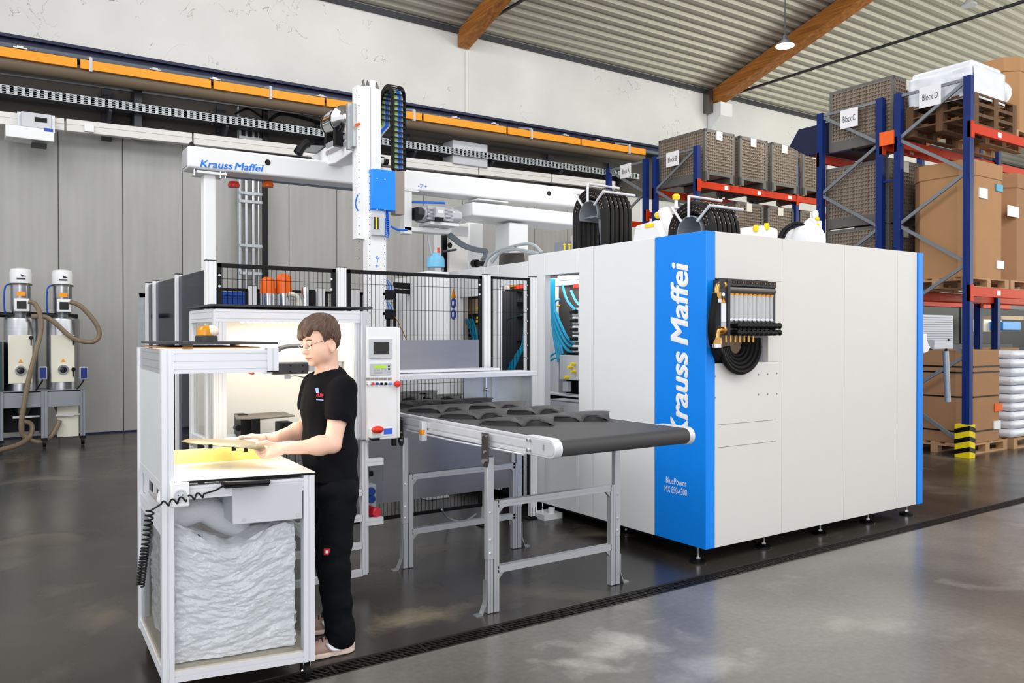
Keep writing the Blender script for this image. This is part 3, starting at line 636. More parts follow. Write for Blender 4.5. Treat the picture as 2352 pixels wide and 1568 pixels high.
# white cylinders and motors peeping over the edge
def tank(lab, x0, x1, yt, yb, X, L, cat='cylinder'):
    a = XP(x0, yt, X); c = XP(x1, yb, X); g = T('white_drive_unit', lab, cat, (X, (a.y+c.y)/2, 2.32))
    ym = (a.y+c.y)/2; r = (a.y-c.y)/2; b = MB(); b.lathe((X, ym, a.z-r*.8), [(r*.6, -.05), (r*.97, 0), (r, .04), (r, L), (r*.8, L+.06)], axis=(1, 0, 0), n=28); P('drum', b, white, g); return g, a, c, r, ym
g = T('white_drive_unit', 'white rounded drive cover with a yellow label between the two hose arches', 'machine unit', tuple(XP(1480, 540, 4.9)))
a = XP(1447, 545, 4.75); c = XP(1528, 500, 4.75); zb = 2.32
b = MB(); b.prism([(4.75, a.y, zb), (4.75, a.y-.0, zb+.1), (4.75, a.y-.05, c.z-.02), (4.75, c.y+.1, c.z), (4.75, c.y, zb+.12), (4.75, c.y, zb)], (.5, 0, 0)); P('cover', b, white, g, bev=.03)
q = XP(1490, 518, 4.74); b = MB(); b.box(4.742, q.y-.05, q.z-.014, 4.749, q.y+.05, q.z+.016); P('label_plate', b, yel2, g)
q = XP(1530, 490, 4.9); b = MB(); b.cyl(q+Vector((.0, -.08, -.2)), q+Vector((0, .03, .03)), .055, n=18); P('filler_pipe', b, white, g)
q = XP(1553, 458, 4.95); b = MB(); b.cyl(q+Vector((0, 0, -.3)), q, .014, n=10); P('thin_pipe', b, white, g)
b = MB(); b.lathe(q, [(.03, 0), (.034, .03), (.02, .045)], n=12); P('yellow_plug', b, yel2, g)
q = XP(1511, 494, 4.9); b = MB(); b.ell(q, .03, .03, .03); P('yellow_plug', b, yel2, g)
g = T('drive_disc', 'cream round cover plate seen through the right hose arch', 'machine unit', tuple(XP(1590, 530, 5.05)))
q = XP(1592, 535, 5.05); b = MB(); b.lathe((5.05, q.y, q.z), [(.13, 0), (.14, .02), (.14, .06), (.12, .08)], axis=(-1, 0, 0), n=30); b.box(5.05, q.y-.1, 2.32, 5.1, q.y+.1, q.z); P('disc', b, cream, g)
def yp(x, y, Y=4.9): return YP(x, y, Y)
g = T('white_drive_unit', 'low white drive covers with yellow plugs on the right part of the machine top', 'machine unit', tuple(yp(1760, 545)))
a = yp(1712, 543); c = yp(1790, 520); b = MB(); b.prism([(a.x, 4.9, zb), (a.x+.15, 4.9, c.z-.02), (a.x+.3, 4.9, c.z), (c.x, 4.9, c.z-.02), (c.x, 4.9, zb)], (0, .4, 0)); P('cover', b, white, g, bev=.03)
a = yp(1765, 543); c = yp(1800, 518); b = MB(); b.cyl((a.x, 5.0, 2.40), (c.x, 5.0, 2.44), .09, n=20); P('motor_body', b, white, g)
for (x, y) in ((1736, 524), (1761, 520)): q = yp(x, y); b = MB(); b.lathe(q, [(.02, -.03), (.028, 0), (.022, .03)], n=10); P('yellow_plug', b, yel2, g)
g = T('white_drive_unit', 'round white drive head with two black hoses and silver valves at the far top edge', 'machine unit', tuple(yp(1840, 545)))
q = yp(1838, 548); b = MB(); b.lathe((q.x, 4.7, q.z-.03), [(.12, 0), (.15, .03), (.15, .3), (.1, .33)], axis=(0, 1, 0), n=28); P('drive_head', b, white, g)
q = yp(1853, 530); b = MB(); b.cyl(q+Vector((-.12, 0, -.05)), q+Vector((.05, 0, .06)), .055, n=18); b.cyl(q+Vector((.05, 0, .06)), q+Vector((.08, 0, .075)), .062, n=18); P('motor_body', b, white, g)
for k in range(2):
    b = MB(); b.tube([yp(x, y) for x, y in ((1789+8*k, 548+2*k), (1800+6*k, 528+4*k), (1820, 514+8*k), (1838, 513+6*k), (1856, 524+5*k))], .016, n=8, sm=5); P('hose', b, rubber, g)
q = yp(1874, 522); b = MB(); b.cyl(yp(1872, 487), yp(1872, 545), .02, n=10); b.lathe(yp(1872, 490), [(.03, -.06), (.035, .0), (.02, .03)], n=10); b.box(q.x-.08, 4.85, q.z-.05, q.x+.02, 4.95, q.z+.06); b.cyl(yp(1850, 541), yp(1874, 539), .015, n=8); P('valve_group', b, alub, g)
for y in (502, 516): b = MB(); b.ell(yp(1877, y, 4.85), .025, .02, .02); P('yellow_plug', b, yel2, g)
for x in (1297, 1308): q = XP(x, 563, 4.46); b = MB(); b.lathe((4.46, q.y, q.z), [(.008, -.05), (.008, 0), (.016, 0), (.014, .012)], n=10); P('yellow_plug', b, yel2, t)
p0 = XP(1273, 557, 4.5); p1 = XP(1297, 578, 4.5); TT('grey_box', 'small grey box on the machine edge left of the hose arch', 'box', MB().box(4.5, p1.y, 2.32, 4.58, p0.y, p0.z), mgrey, (4.5, p0.y, 2.32), bev=.004)
# cover unit and cables on the lower rear top
g = T('motor_cover', 'grey sloping motor cover with loose cables on the rear machine top', 'machine unit', tuple(XP(1180, 590, 4.7)))
def x6(x, y, X=4.75): return XP(x, y, X)
a = x6(1125, 610); c = x6(1210, 582)
b = MB(); b.prism([(4.7, x6(1138, 610).y, 2.29), (4.7, x6(1150, 594).y, x6(1150, 594).z), (4.7, x6(1160, 581).y, x6(1160, 581).z), (4.7, x6(1212, 580).y, x6(1212, 580).z), (4.7, x6(1216, 595).y, 2.29)], (.4, 0, 0)); P('cover', b, dsteel, g, bev=.01)
b = MB(); b.prism([(4.66, x6(1134, 610).y, 2.29), (4.66, x6(1136, 600).y, x6(1136, 592).z), (4.66, x6(1156, 586).y, x6(1156, 582).z), (4.66, x6(1154, 600).y, 2.29)], (.1, 0, 0)); P('cover', b, white, g)
b = MB(); b.cyl(x6(1092, 605), x6(1128, 606), .03, n=14); b.cyl(x6(1088, 605), x6(1096, 605), .045, n=14); P('drive_shaft', b, black, g)
b = MB(); b.cyl(x6(1115, 600, 4.85), x6(1140, 592, 4.85), .07, n=18); P('motor_body', b, lgrey, g)
for pts in (((1113, 612), (1122, 592), (1145, 575), (1175, 569), (1205, 578), (1228, 582)), ((1128, 600), (1160, 572), (1205, 560), (1228, 564), (1245, 580)), ((1130, 603), (1150, 580), (1180, 573), (1215, 577), (1240, 583))):
    b = MB(); b.tube([x6(x, y, 4.6) for x, y in pts], .016, n=7, sm=6); P('cable', b, cableg, g)

# ================= FLOW REGULATOR on the end face =================
g = T('flow_regulator', 'black cooling water manifold with ten clear tubes on the white end face', 'manifold', (4.85, 3.9, 1.7))
def e(x, y, Y=3.86): return YP(x, y, Y)
FY = 3.84
def q3(x, y, Y=FY): return YP(x, y, Y)
tl = q3(1671, 641); tr = q3(1784, 650); bl = q3(1671, 770)
xa, xb, za, zb_ = tl.x, tr.x, tl.z, bl.z
b = MB(); b.box(xa-.0, FY, za-.045, xb, 3.97, za); P('top_rail', b, dgrey, g, bev=.004)
b = MB(); b.box(xa-.003, FY-.01, zb_, xa+.02, 3.985, za+.002); P('left_bracket', b, dgrey, g, bev=.003)
b = MB(); b.box(xb-.03, FY+.01, zb_+.03, xb, 3.985, za); P('right_bracket', b, dgrey, g, bev=.003)
b = MB(); b.cyl((xa+.02, FY+.03, za-.07), (xb-.01, FY+.03, za-.07), .032, n=14); P('upper_pipe', b, dsteel, g)
b = MB(); b.box(xa+.02, FY+.03, zb_-.0, xb, FY+.1, zb_+.09); P('lower_manifold', b, zinc, g, bev=.004)
b = MB(); b.box(xa+.02, FY+.11, zb_+.1, xb-.02, FY+.12, za-.09)
P('back_plate', b, mat('tube_backing', (206, 204, 196), .5), g)
w = (xb-xa-.05)/10
for i in range(10):
    x = xa+.045+w*(i+.5); zt = za-.1; zl = zb_+.125
    b = MB(); b.cyl((x, FY+.03, zl), (x, FY+.03, zt), w*.42, n=12); tb = P('flow_tube', b, tubeg, g)
    b = MB(); b.cyl((x, FY+.03, zt-.008), (x, FY+.03, zt+.004), w*.44, n=12); P('tube_cap', b, yellow, tb)
    b = MB(); b.cyl((x, FY+.05, zl), (x, FY+.05, zt), w*.12, n=6); P('float_rod', b, chrome, tb)
    b = MB(); b.lathe((x, FY+.03, zl-.02), [(w*.3, -.02), (w*.46, 0), (w*.4, .02)], n=10); P('tube_base', b, chrome, tb)
    for z in (zb_+.07, zb_+.02):
        b = MB(); b.lathe((x+.01, FY+.03, z), [(w*.42, 0), (w*.5, .02), (w*.42, .05), (w*.48, .075), (w*.2, .09)], axis=(0, -1, 0), n=10); P('valve_knob', b, black, g)
    b = MB(); b.cyl((x-.03, FY+.05, zb_-.05), (x-.03, FY+.05, zb_), w*.2, n=10)
    if i < 7: P('hose_nozzle', b, brass, g)
    b = MB(); b.box(x-w*.34, FY-.002, za-.028, x+w*.34, FY, za-.006); tg = P('number_tag', b, black, g)
    text(str(i+1), yellow, tg, (x-.006, FY-.002, za-.024), Xd, Zd, .013, name='number')
for z in (za-.04, zb_+.04):
    b = MB(); b.tube([(xa+.01, FY+.03, z), (xa-.045, FY+.03, z), (xa-.066, FY+.03, z-.008), (xa-.075, FY+.03, z-.03), (xa-.075, FY+.03, z-.08)], .021, n=12); b.cyl((xa-.075, FY+.03, z-.1), (xa-.075, FY+.03, z-.055), .034, n=8); b.cyl((xa-.03, FY+.03, z), (xa+.0, FY+.03, z), .034, n=12); P('elbow_fitting', b, brass, g)
    b = MB(); b.cyl((xa-.075, FY+.03, z-.125), (xa-.075, FY+.03, z-.1), .034, n=12); P('hose_clamp', b, chrome, g)
zc1 = za-.04-.11
b = MB(); b.tube([YP(1645, 674, FY+.03), YP(1641, 700, FY+.03), YP(1635, 740, FY+.03), YP(1636, 780, FY+.05), YP(1646, 815, FY+.12), YP(1655, 842, 4.06)], .028, n=10, sm=6); P('supply_hose', b, rubber, g)
b = MB(); b.tube([YP(1645, 784, FY+.03), YP(1650, 800, FY+.06), YP(1660, 820, FY+.14), YP(1668, 840, 4.06)], .028, n=10, sm=6); P('supply_hose', b, rubber, g)
for k in range(5):
    R = .21-.034*k*.9
    b = MB(); cx = xa+.25; pts = [(cx+R*1.0*math.cos(a), 3.93+.012*k, zb_-.07+R*.95*math.sin(a)) for a in [math.radians(-5-i*12) for i in range(15)]]
    b.tube([(cx+R, FY+.1, zb_-.02)]+pts, .02, n=8); P('return_hose', b, rubber, g)
q = q3(1662, 672); b = MB(); b.lathe((xa+.0, FY-.011, za-.13), [(.012, 0), (.012, .002)], axis=(0, -1, 0), n=16)
b = MB(); b.box(xa-.07, FY+.005, zb_+.06, xa-.003, FY+.012, za+.002); P('side_plate', b, dgrey, g)
s_ = MB(); s_.box(xa-.062, FY+.001, za-.3, xa-.012, FY+.004, za-.17); P('sticker', s_, paper, g)
s_ = MB(); s_.box(xa-.062, FY+.001, za-.335, xa-.012, FY+.004, za-.303); P('sticker', s_, lgrey, g)
s_ = MB(); s_.prism([(xa-.055, FY+.003, za-.165), (xa-.02, FY+.003, za-.165), (xa-.0375, FY+.003, za-.13)], (0, -.002, 0)); P('warning_sign', s_, yellow, g)
s_ = MB(); s_.lathe((xa-.0375, FY+.004, za-.108), [(.014, 0), (.014, .002)], axis=(0, -1, 0), n=14); P('round_sticker', s_, paper, g)

# ================= SAFETY FENCE =================
FZ = 2.17
def wire_panel(par, p0, p1, z0, z1, sx=.034, sz=.2, m=None, frame=True, fw=.03, nm='mesh_infill'):
    p0 = Vector(p0); p1 = Vector(p1); L = (p1-p0).length; d = (p1-p0)/L; w = MB()
    n = max(2, int(L/sx)); r = .0022
    for i in range(1, n): p = p0+d*(L*i/n); w.bar((p.x, p.y, z0), (p.x, p.y, z1), r*1.4, r*1.4)
    k = max(1, int((z1-z0)/sz))
    for j in range(1, k+1): z = z1-sz*(j-.45); w.bar((p0.x, p0.y, z), (p1.x, p1.y, z), r*1.6, r*1.6)
    P(nm, w, m or rubber, par, kind='stuff')
    if frame:
        for a, c_ in (((p0.x, p0.y, z1), (p1.x, p1.y, z1)), ((p0.x, p0.y, z0), (p1.x, p1.y, z0))):
            b = MB(); b.bar(Vector(a)-Zd*fw/2, Vector(c_)-Zd*fw/2, fw*.7, fw); P('frame_rail', b, navyd if 0 else black, par, bev=.003)
        for q in (p0+d*fw/2, p1-d*fw/2): b = MB(); b.bar((q.x, q.y, z0), (q.x, q.y, z1), fw*.7, fw, up=d); P('frame_stile', b, black, par, bev=.003)
fence = T('safety_fence', 'black wire mesh safety fence with white posts in front of the robot cell', 'fence', (2.8, 5.9, 0))
posts = {}
def post(par, x0, x1, Y, ztop, m=rwhite, d=.045, foot=True):
    a = YP(x0, 700, Y).x; c = YP(x1, 700, Y).x; b = MB(); b.alu(((a+c)/2, Y, .02), ((a+c)/2, Y, ztop), abs(c-a), d, up=(0, 1, 0)); P('post', b, m, par)
    b = MB(); b.box(a-.002, Y-d/2-.002, ztop, c+.002, Y+d/2+.002, ztop+.006); P('post_cap', b, black, par)
    if foot: b = MB(); b.box(a-.04, Y-.05, 0, c+.04, Y+.05, .012); b.box(a+.004, Y-.02, .01, c-.004, Y+.02, .1); P('post_foot', b, black, par)
    return a, c
FYY = 5.9
pA = post(fence, 471, 495, FYY, 2.172); pB = post(fence, 774, 793, FYY, FZ); pC = post(fence, 1109, 1124, FYY, FZ); pD = post(fence, 1216, 1230, FYY, FZ)
gap = .012
wire_panel(fence, (pA[1]+gap, FYY, 0), (pB[0]-gap, FYY, 0), .2, FZ-.01)
wire_panel(fence, (pB[1]+gap, FYY, 0), (pC[0]-gap, FYY, 0), .2, FZ-.01)
wire_panel(fence, (pC[1]+gap, FYY, 0), (pD[0]-.002, FYY, 0), .2, FZ-.01, fw=.022)
for x, y in ((503, 632), (503, 657), (760, 641), (760, 665), (1100, 654), (1100, 676)):
    q = YP(x, y, FYY-.02); b = MB(); b.cyl(q, q-Yd*.012, .009, n=8); P('fence_bolt', b, chrome, fence)
for y in (655, 678, 710, 737, 765, 793, 822):
    q = YP(1209, y, FYY-.02); b = MB(); b.cyl(q, q-Yd*.01, .008, n=8); P('fence_bolt', b, chrome, fence)
# left return of the fence, tinted plastic panes
lf = T('safety_fence', 'side run of the safety fence with dark tinted panes, left of the cell corner', 'fence', (1.436, 7.0, 0))
LX = 1.436
yl = [XP(x, 650, LX).y for x in (341, 358, 410)]
for y in yl: b = MB(); b.alu((LX, y, .02), (LX, y, 2.14), .05, .045, up=(0, 1, 0)); P('post', b, rwhite, lf); b = MB(); b.box(LX-.026, y-.026, 2.14, LX+.026, y+.026, 2.147); P('post_cap', b, black, lf); b = MB(); b.box(LX-.05, y-.05, 0, LX+.05, y+.05, .02); P('post_foot', b, black, lf)
ys = [yl[0], yl[1], yl[2], 5.93]
for i in range(3):
    a_, c_ = ys[i]-.03, ys[i+1]+.03
    b = MB(); b.box(LX-.004, c_, .2, LX+.004, a_, 2.12); P('tinted_pane', b, tint, lf)
    wire_panel(lf, (LX+.02, a_, 0), (LX+.02, c_, 0), .2, 2.12, sx=.05, fw=.022)
# rear fence of the cell
rf = T('safety_fence', 'rear mesh fence of the cell seen behind the orange hopper loaders', 'fence', (2.8, 8.8, 0))
RY = 8.8; pr = []
for (x0, x1) in ((571, 588), (727, 745), (806, 825)): pr.append(post(rf, x0, x1, RY, FZ+.01))
xs = [LX+.1]+[p for q in pr for p in q]+[4.3]
for i in range(0, 7, 2): wire_panel(rf, (xs[i]+.01, RY, 0), (xs[i+1]-.01, RY, 0), .15, FZ-.02, sx=.05)
b = MB(); q0 = YP(905, 655, RY-.2); q1 = YP(1003, 661, RY-.2); b.bar(q0, q1, .05, .07); q2 = YP(975, 670, RY-.2); b.bar((q2.x, RY-.2, q2.z), (q2.x, RY-.2, .1), .05, .07, up=(1, 0, 0)); b.bar(YP(905, 668, RY-.2), YP(985, 674, RY-.2), .04, .05); P('door_frame', b, black, rf)
# robot cell inner alu posts
g = T('profile_post', 'short aluminium post standing behind the fence beside the orange hoppers', 'post', tuple(YP(701, 700, 7.6)))
q = YP(701, 660, 7.6); b = MB(); b.cyl((q.x, 7.6, 0), (q.x, 7.6, q.z), .04, n=16); P('post_tube', b, chrome, g); b = MB(); b.box(q.x+.045, 7.58, 0, q.x+.09, 7.62, q.z-.02); P('post_strip', b, black, g)
# hopper loaders
for (x0, x1, yt, ym_, lab) in ((598, 631, 636, 661, 'shorter orange-capped hopper loader behind the fence'), (634, 669, 628, 661, 'taller orange-capped hopper loader behind the fence')):
    Y = 7.6; a = YP(x0, 650, Y).x; c = YP(x1, 650, Y).x; cx = (a+c)/2; r = (c-a)/2; zt = YP(x0, yt, Y).z; zm = YP(x0, ym_, Y).z
    g = T('hopper_loader', lab, 'hopper', (cx, Y, 0), 'orange hopper loaders')
    b = MB(); b.lathe((cx, Y, 0), [(r, zm), (r, zt-.05), (r*.93, zt-.02), (r*.5, zt), (0.01, zt+.003)], n=24); P('orange_cap', b, ored, g, bev=0)
    b = MB(); b.lathe((cx, Y, 0), [(r*1.05, zm-.05), (r*1.05, zm)], n=24); P('clamp_ring', b, ored, g)
    b = MB(); b.lathe((cx, Y, 0), [(r*.92, zm-.35), (r*.92, zm-.05)], n=24); P('hopper_cylinder', b, chrome, g)
    b = MB(); b.lathe((cx, Y, 0), [(r*1.05, zm-.37), (r*1.05, zm-.33)], n=24); P('clamp_ring', b, ored, g)
    b = MB(); b.lathe((cx, Y, 0), [(.035, 0.0), (.035, zm-.5), (r*.9, zm-.37)], n=16); P('stand_pipe', b, zinc, g)
    b = MB(); b.lathe((cx, Y, 0), [(.12, 0.0), (.12, .015)], n=16); P('stand_foot', b, zinc, g)
b = MB(); b.tube([YP(x, y, 7.5) for x, y in ((664, 675), (678, 678), (687, 690), (687, 720))], .022, n=8, sm=5); TT('material_hose', 'pale hose bending down from the taller orange hopper', 'hose', b, creamd, tuple(YP(687, 720, 7.5)))
# blue bins behind
for i, (x0, x1) in enumerate(((YP(362, 700, 9.5).x, YP(462, 700, 9.5).x), (YP(478, 700, 9.5).x, YP(570, 700, 9.5).x))):
    for j in range(5):
        z = .02+.43*j; Y = 9.5
        b = MB(); o_, in_ = .0, .02
        b.prism([(x0+.03, Y+.02, z), (x1-.03, Y+.02, z), (x1-.03, Y+.58, z), (x0+.03, Y+.58, z)], (0, 0, .012))
        for (ax, ay, bx, by) in ((x0, Y, x1, Y+.02), (x0, Y+.58, x1, Y+.6), (x0, Y, x0+.02, Y+.6), (x1-.02, Y, x1, Y+.6)): b.box(ax, ay, z, bx, by, z+.41)
        b.box(x0-.01, Y-.01, z+.36, x1+.01, Y+.61, z+.385)
        g = tag(P('plastic_bin', b, bindm, None, loc=(x0, Y, z), bev=.004), ['narrow', 'wide'][i]+' blue plastic bin behind the cell corner, '+['lowest of its stack', 'second from the floor', 'in the middle of its stack', 'second from the top', 'topmost of its stack'][j], 'bin', 'blue bins behind the tinted fence')
b = MB(); q0 = XP(323, 676, 1.15); q1 = XP(338, 676, 1.2); Yg = YP(326, 700, 9.0)
b.bar((Yg.x, 9.0, 0), (Yg.x, 9.0, YP(326, 673, 9.0).z), .07, .05, up=(0, 1, 0)); b.bar((Yg.x-.03, 9.0, YP(326, 677, 9.0).z), (YP(344, 673, 9.0).x+.15, 9.0, YP(344, 673, 9.0).z), .05, .06); b.bar((YP(344, 673, 9.0).x+.12, 9.0, 0), (YP(344, 673, 9.0).x+.12, 9.0, YP(344, 677, 9.0).z), .06, .05, up=(0, 1, 0))
TT('gate_frame', 'galvanised door frame behind the left end of the tinted fence', 'frame', b, galv, (Yg.x, 9.0, 0))
# ================= GANTRY ROBOT =================
GY = 7.5
g = T('gantry_beam', 'long white gantry beam with blue lettering on a slim white column', 'beam', (3.9, GY+.15, 0))
A = YP(432, 333, GY); A2 = YP(432, 384, GY); B = YP(1375, 436, GY); B2 = YP(1375, 480, GY); zt0, zb0 = A.z, A2.z; zt1, zb1 = YP(1321, 433, GY).z, YP(1295, 473, GY).z
zT = (zt0+zt1)/2+.0; zB = (zb0+zb1)/2
# keep the beam level; small slope follows the photo's perspective
def bprism(x0, x1, y0, y1, za0, za1, zc0, zc1):
    return MB().add([(x0, y0, za0), (x1, y0, zc0), (x1, y1, zc0), (x0, y1, za0), (x0, y0, za1), (x1, y0, zc1), (x1, y1, zc1), (x0, y1, za1)], [(0, 3, 2, 1), (4, 5, 6, 7), (0, 1, 5, 4), (1, 2, 6, 5), (2, 3, 7, 6), (3, 0, 4, 7)])
P('beam', bprism(A.x, B.x, GY, GY+.26, zb0, zt0, zb1+.01, zt1+.01), rwhite, g, bev=.02)
b = MB(); b.prism([(A.x-.002, GY+.03, zb0+.02), (A.x-.002, GY+.23, zb0+.02), (A.x-.002, GY+.23, zt0-.02), (A.x-.002, GY+.03, zt0-.02)], (-.004, 0, 0)); P('end_cap', b, alu, g)
c0 = YP(469, 500, GY+.06); c1 = YP(496, 500, GY+.06)
b = MB(); b.box(c0.x, GY+.06, 0, c1.x, GY+.18, zb0-.03); P('column', b, rwhite, g, bev=.01)
p0 = YP(453, 393, GY); p1 = YP(522, 398, GY); b = MB(); b.box(p0.x, GY+.01, zb0-.035, p1.x, GY+.25, zb0-.012); P('column_flange', b, rwhite, g, bev=.004)
for x in (447, 507, 518): q = YP(x, 400, GY+.02); b = MB(); b.cyl((q.x, GY+.03, zb0-.06), (q.x, GY+.03, zb0+.0), .008, n=8); P('bolt', b, chrome, g)
def onB(px, py): return YP(px, py, GY)
q0, q1 = onB(460, 383), onB(605, 394)
dd_ = q1-q0; text('Krauss', txblue, g, q0, dd_.normalized(), Zd, .066, bold=.014, width=dd_.length*.5, depth=.002, shear=.2); text('Maffei', txblue, g, q0+dd_*.535, dd_.normalized(), Zd, .066, bold=.014, width=dd_.length*.465, depth=.002, shear=.2)
q = onB(960, 431); q1_ = onB(981, 433); text('-Z+', txblue, g, q, (q1_-q), Zd, .04, width=(q1_-q).length, depth=.002)
for x, y in ((615, 373), (1261, 444)): q = onB(x, y); b = MB(); b.lathe((q.x, GY-.001, q.z), [(.027, 0), (.027, .002)], axis=(0, -1, 0), n=24); P('beam_hole', b, black, g)
# lower light grey tray along the underside
q0 = YP(500, 399, GY+.3); q1 = YP(868, 438, GY+.3); b = MB(); b.bar(q0, q1, .08, .045); P('under_tray', b, mat('blue_grey_steel', (120, 138, 168), .4, .4), g)
q0 = YP(934, 437, GY+.32); q1 = YP(1110, 458, GY+.32); b = MB(); b.bar(q0, q1, .06, .06); P('under_tray', b, lgrey, g)
for x, nm in ((537, 'status_lamp'), (615, 'status_lamp')):
    q = YP(x, 425, GY+.3); b = MB(); b.lathe((q.x, q.y, q.z-.02), [(.05, 0), (.055, .02), (.045, .05)], n=18); P(nm, b, red if x < 600 else ored, g)
# energy chain lying on the beam
b = MB(); n = 46; q0 = onB(545, 345); q1 = onB(715, 362)
for i in range(n): f = i/n; x = q0.x+(q1.x-q0.x)*f; z = zt0+(zt1-zt0)*((x-A.x)/(B.x-A.x)); b.box(x, GY+.08, z+.003, x+(q1.x-q0.x)/n*.8, GY+.2, z+.03)
P('energy_chain', b, black, g)
q = onB(443, 328); b = MB(); b.prism([(q.x-.02, GY+.05, zt0), (q.x+.04, GY+.05, zt0), (q.x, GY+.05, zt0+.05)], (0, .1, 0)); P('end_stop', b, black, g)

r = T('robot_carriage', 'white linear robot with a tall vertical arm and a blue electrics box', 'robot', (2.99, 7.0, 3.3))
RYf = 6.62
# cross arm (X axis), box from the beam out to the vertical axis
XA = YP(820, 350, 6.75).x
def fx(x, y, X=2.93): return XP(x, y, X)
a_ = fx(814, 290); b_ = fx(814, 345); c_ = fx(742, 385, 2.93); d_ = fx(700, 360)
XA = 2.93
ya = a_.y; yb = 8.1
za_t = a_.z; za_b = fx(814, 345).z
pb = fx(700, 365)
b = MB(); b.prism([(XA, ya, za_t), (XA, ya, za_b), (XA, fx(770, 375).y, fx(770, 375).z), (XA, fx(745, 380).y, fx(745, 380).z), (XA, fx(712, 362).y, fx(712, 362).z)], (.16, 0, 0))
P('cross_arm', b, rwhite, r, bev=.01)
q = fx(797, 327); q1_ = fx(806, 322); text('-X+', txblue, r, (XA-.001, q.y, q.z-.0), (0, -1, 0), Zd, .045, width=.09, depth=.002)
b = MB(); b.prism([(XA-.03, fx(700, 350).y, fx(700, 350).z), (XA-.03, fx(716, 334).y, fx(716, 334).z), (XA-.03, fx(745, 335).y, fx(745, 335).z), (XA-.03, fx(730, 350).y, fx(730, 350).z)], (.25, 0, 0)); P('chain_tray', b, zinc, r)
b = MB(); b.tube([YP(x, y, 7.7) for x, y in ((683, 352), (688, 345), (697, 333), (708, 328))], .045, n=8, sm=4); P('chain_guide', b, black, r)
# carriage base on the beam
q0 = YP(765, 372, 7.5); q1 = YP(880, 388, 7.5); b = MB(); b.box(q0.x, 7.45, zT+.01, q1.x, 7.8, zT+.09); P('carriage_base', b, black, r, bev=.01)
q = YP(770, 366, 7.45); b = MB(); b.cyl(YP(757, 365, 7.45), YP(757, 348, 7.45), .008, n=6); b.cyl(YP(757, 348, 7.45), YP(775, 357, 7.45), .006, n=6); P('orange_clip', b, chrome, r)
b = MB(); b.ell(YP(759, 348, 7.44), .02, .02, .014); P('clip_head', b, ored, r)
# vertical axis
vx0 = YP(824, 300, RYf).x; vx1 = YP(878, 300, RYf).x; zt = YP(850, 187, RYf).z
b = MB(); x = vx0; w = vx1-vx0
b.prism([(x, RYf+.03, 0), (x+.05*w/.22, RYf+.03, 0), (x+.075*w/.22, RYf, 0), (x+.105*w/.22, RYf, 0), (x+.105*w/.22, RYf+.02, 0), (x+.115*w/.22, RYf+.02, 0), (x+.115*w/.22, RYf-.0, 0), (x+.16*w/.22, RYf, 0), (x+.175*w/.22, RYf+.03, 0), (vx1, RYf+.03, 0), (vx1, RYf+.14, 0), (x, RYf+.14, 0)], (0, 0, YP(850, 198, RYf).z-YP(850, 548, RYf).z))
zz = YP(850, 548, RYf).z; b.v = [(p[0], p[1], p[2]+zz) for p in b.v]
P('outer_mast', b, rwhite, r)
b = MB(); b.box(x+.115, RYf+.01, zt-.9, x+.165, RYf+.06, zt+.02); P('mast_strip', b, rwhite, r, bev=.006)
for dx in (.06, .1, .19): b = MB(); b.prism([(x+dx-.015, RYf+.03, YP(850, 198, RYf).z), (x+dx+.02, RYf+.03, YP(850, 198, RYf).z), (x+dx, RYf+.03, YP(850, 198, RYf).z+.06)], (0, .02, 0)); P('top_lug', b, dsteel, r)
b = MB()
for i in range(22): z = YP(827, 205, RYf).z-.072*i*.98; b.box(x+.01, RYf+.028, z, x+.018, RYf+.031, z+.008)
P('mast_holes', b, black, r)
# inner lower axis down to the gripper
ix0 = YP(840, 600, RYf).x; ix1 = YP(882, 600, RYf).x; zi = YP(850, 398, RYf-.06).z; zbt = 1.35
b = MB(); b.box(ix0, RYf-.05, zbt, ix1, RYf+.06, zi); P('inner_mast', b, rwhite, r, bev=.006)
b = MB()
for i in range(28): z = zi-.03-.06*i; b.box(ix0+.012, RYf-.052, z, ix0+.02, RYf-.049, z+.009); b.box(ix1-.02, RYf-.052, z, ix1-.012, RYf-.049, z+.009)
P('mast_holes', b, black, r)
q = YP(863, 602, RYf-.05); 
text('Y', txblue, r, (YP(862, 602, RYf-.05).x, RYf-.05, YP(862, 602, RYf-.05).z), Xd, Zd, .05, depth=.002)
text('-', txblue, r, (YP(864, 588, RYf-.05).x, RYf-.05, YP(864, 590, RYf-.05).z-.012), Xd, Zd, .05, depth=.002)
text('+', txblue, r, (YP(862, 616, RYf-.05).x, RYf-.05, YP(862, 616, RYf-.05).z), Xd, Zd, .045, depth=.002)
# blue box
a_ = YP(855, 390, RYf-.1); c_ = YP(909, 485, RYf-.1)
b = MB(); b.box(a_.x, RYf-.1, c_.z, c_.x, RYf-.02, a_.z+.015); bb = P('electrics_box', b, blue, r, 'bright blue electrics box', bev=.008)
b = MB()
for (x_, y_) in ((866, 410), (884, 412), (866, 481), (884, 482)): q = YP(x_, y_, RYf-.1); b.cyl((q.x, RYf-.1, q.z), (q.x, RYf-.104, q.z), .006, n=8)
P('box_screw', b, chrome, bb)
a_ = YP(908, 391, RYf-.04); c_ = YP(929, 493, RYf-.04); b = MB(); b.box(a_.x, RYf-.04, c_.z, c_.x, RYf+.06, a_.z); P('side_plate', b, mat('warm_steel', (150, 140, 132), .35, .7), r)
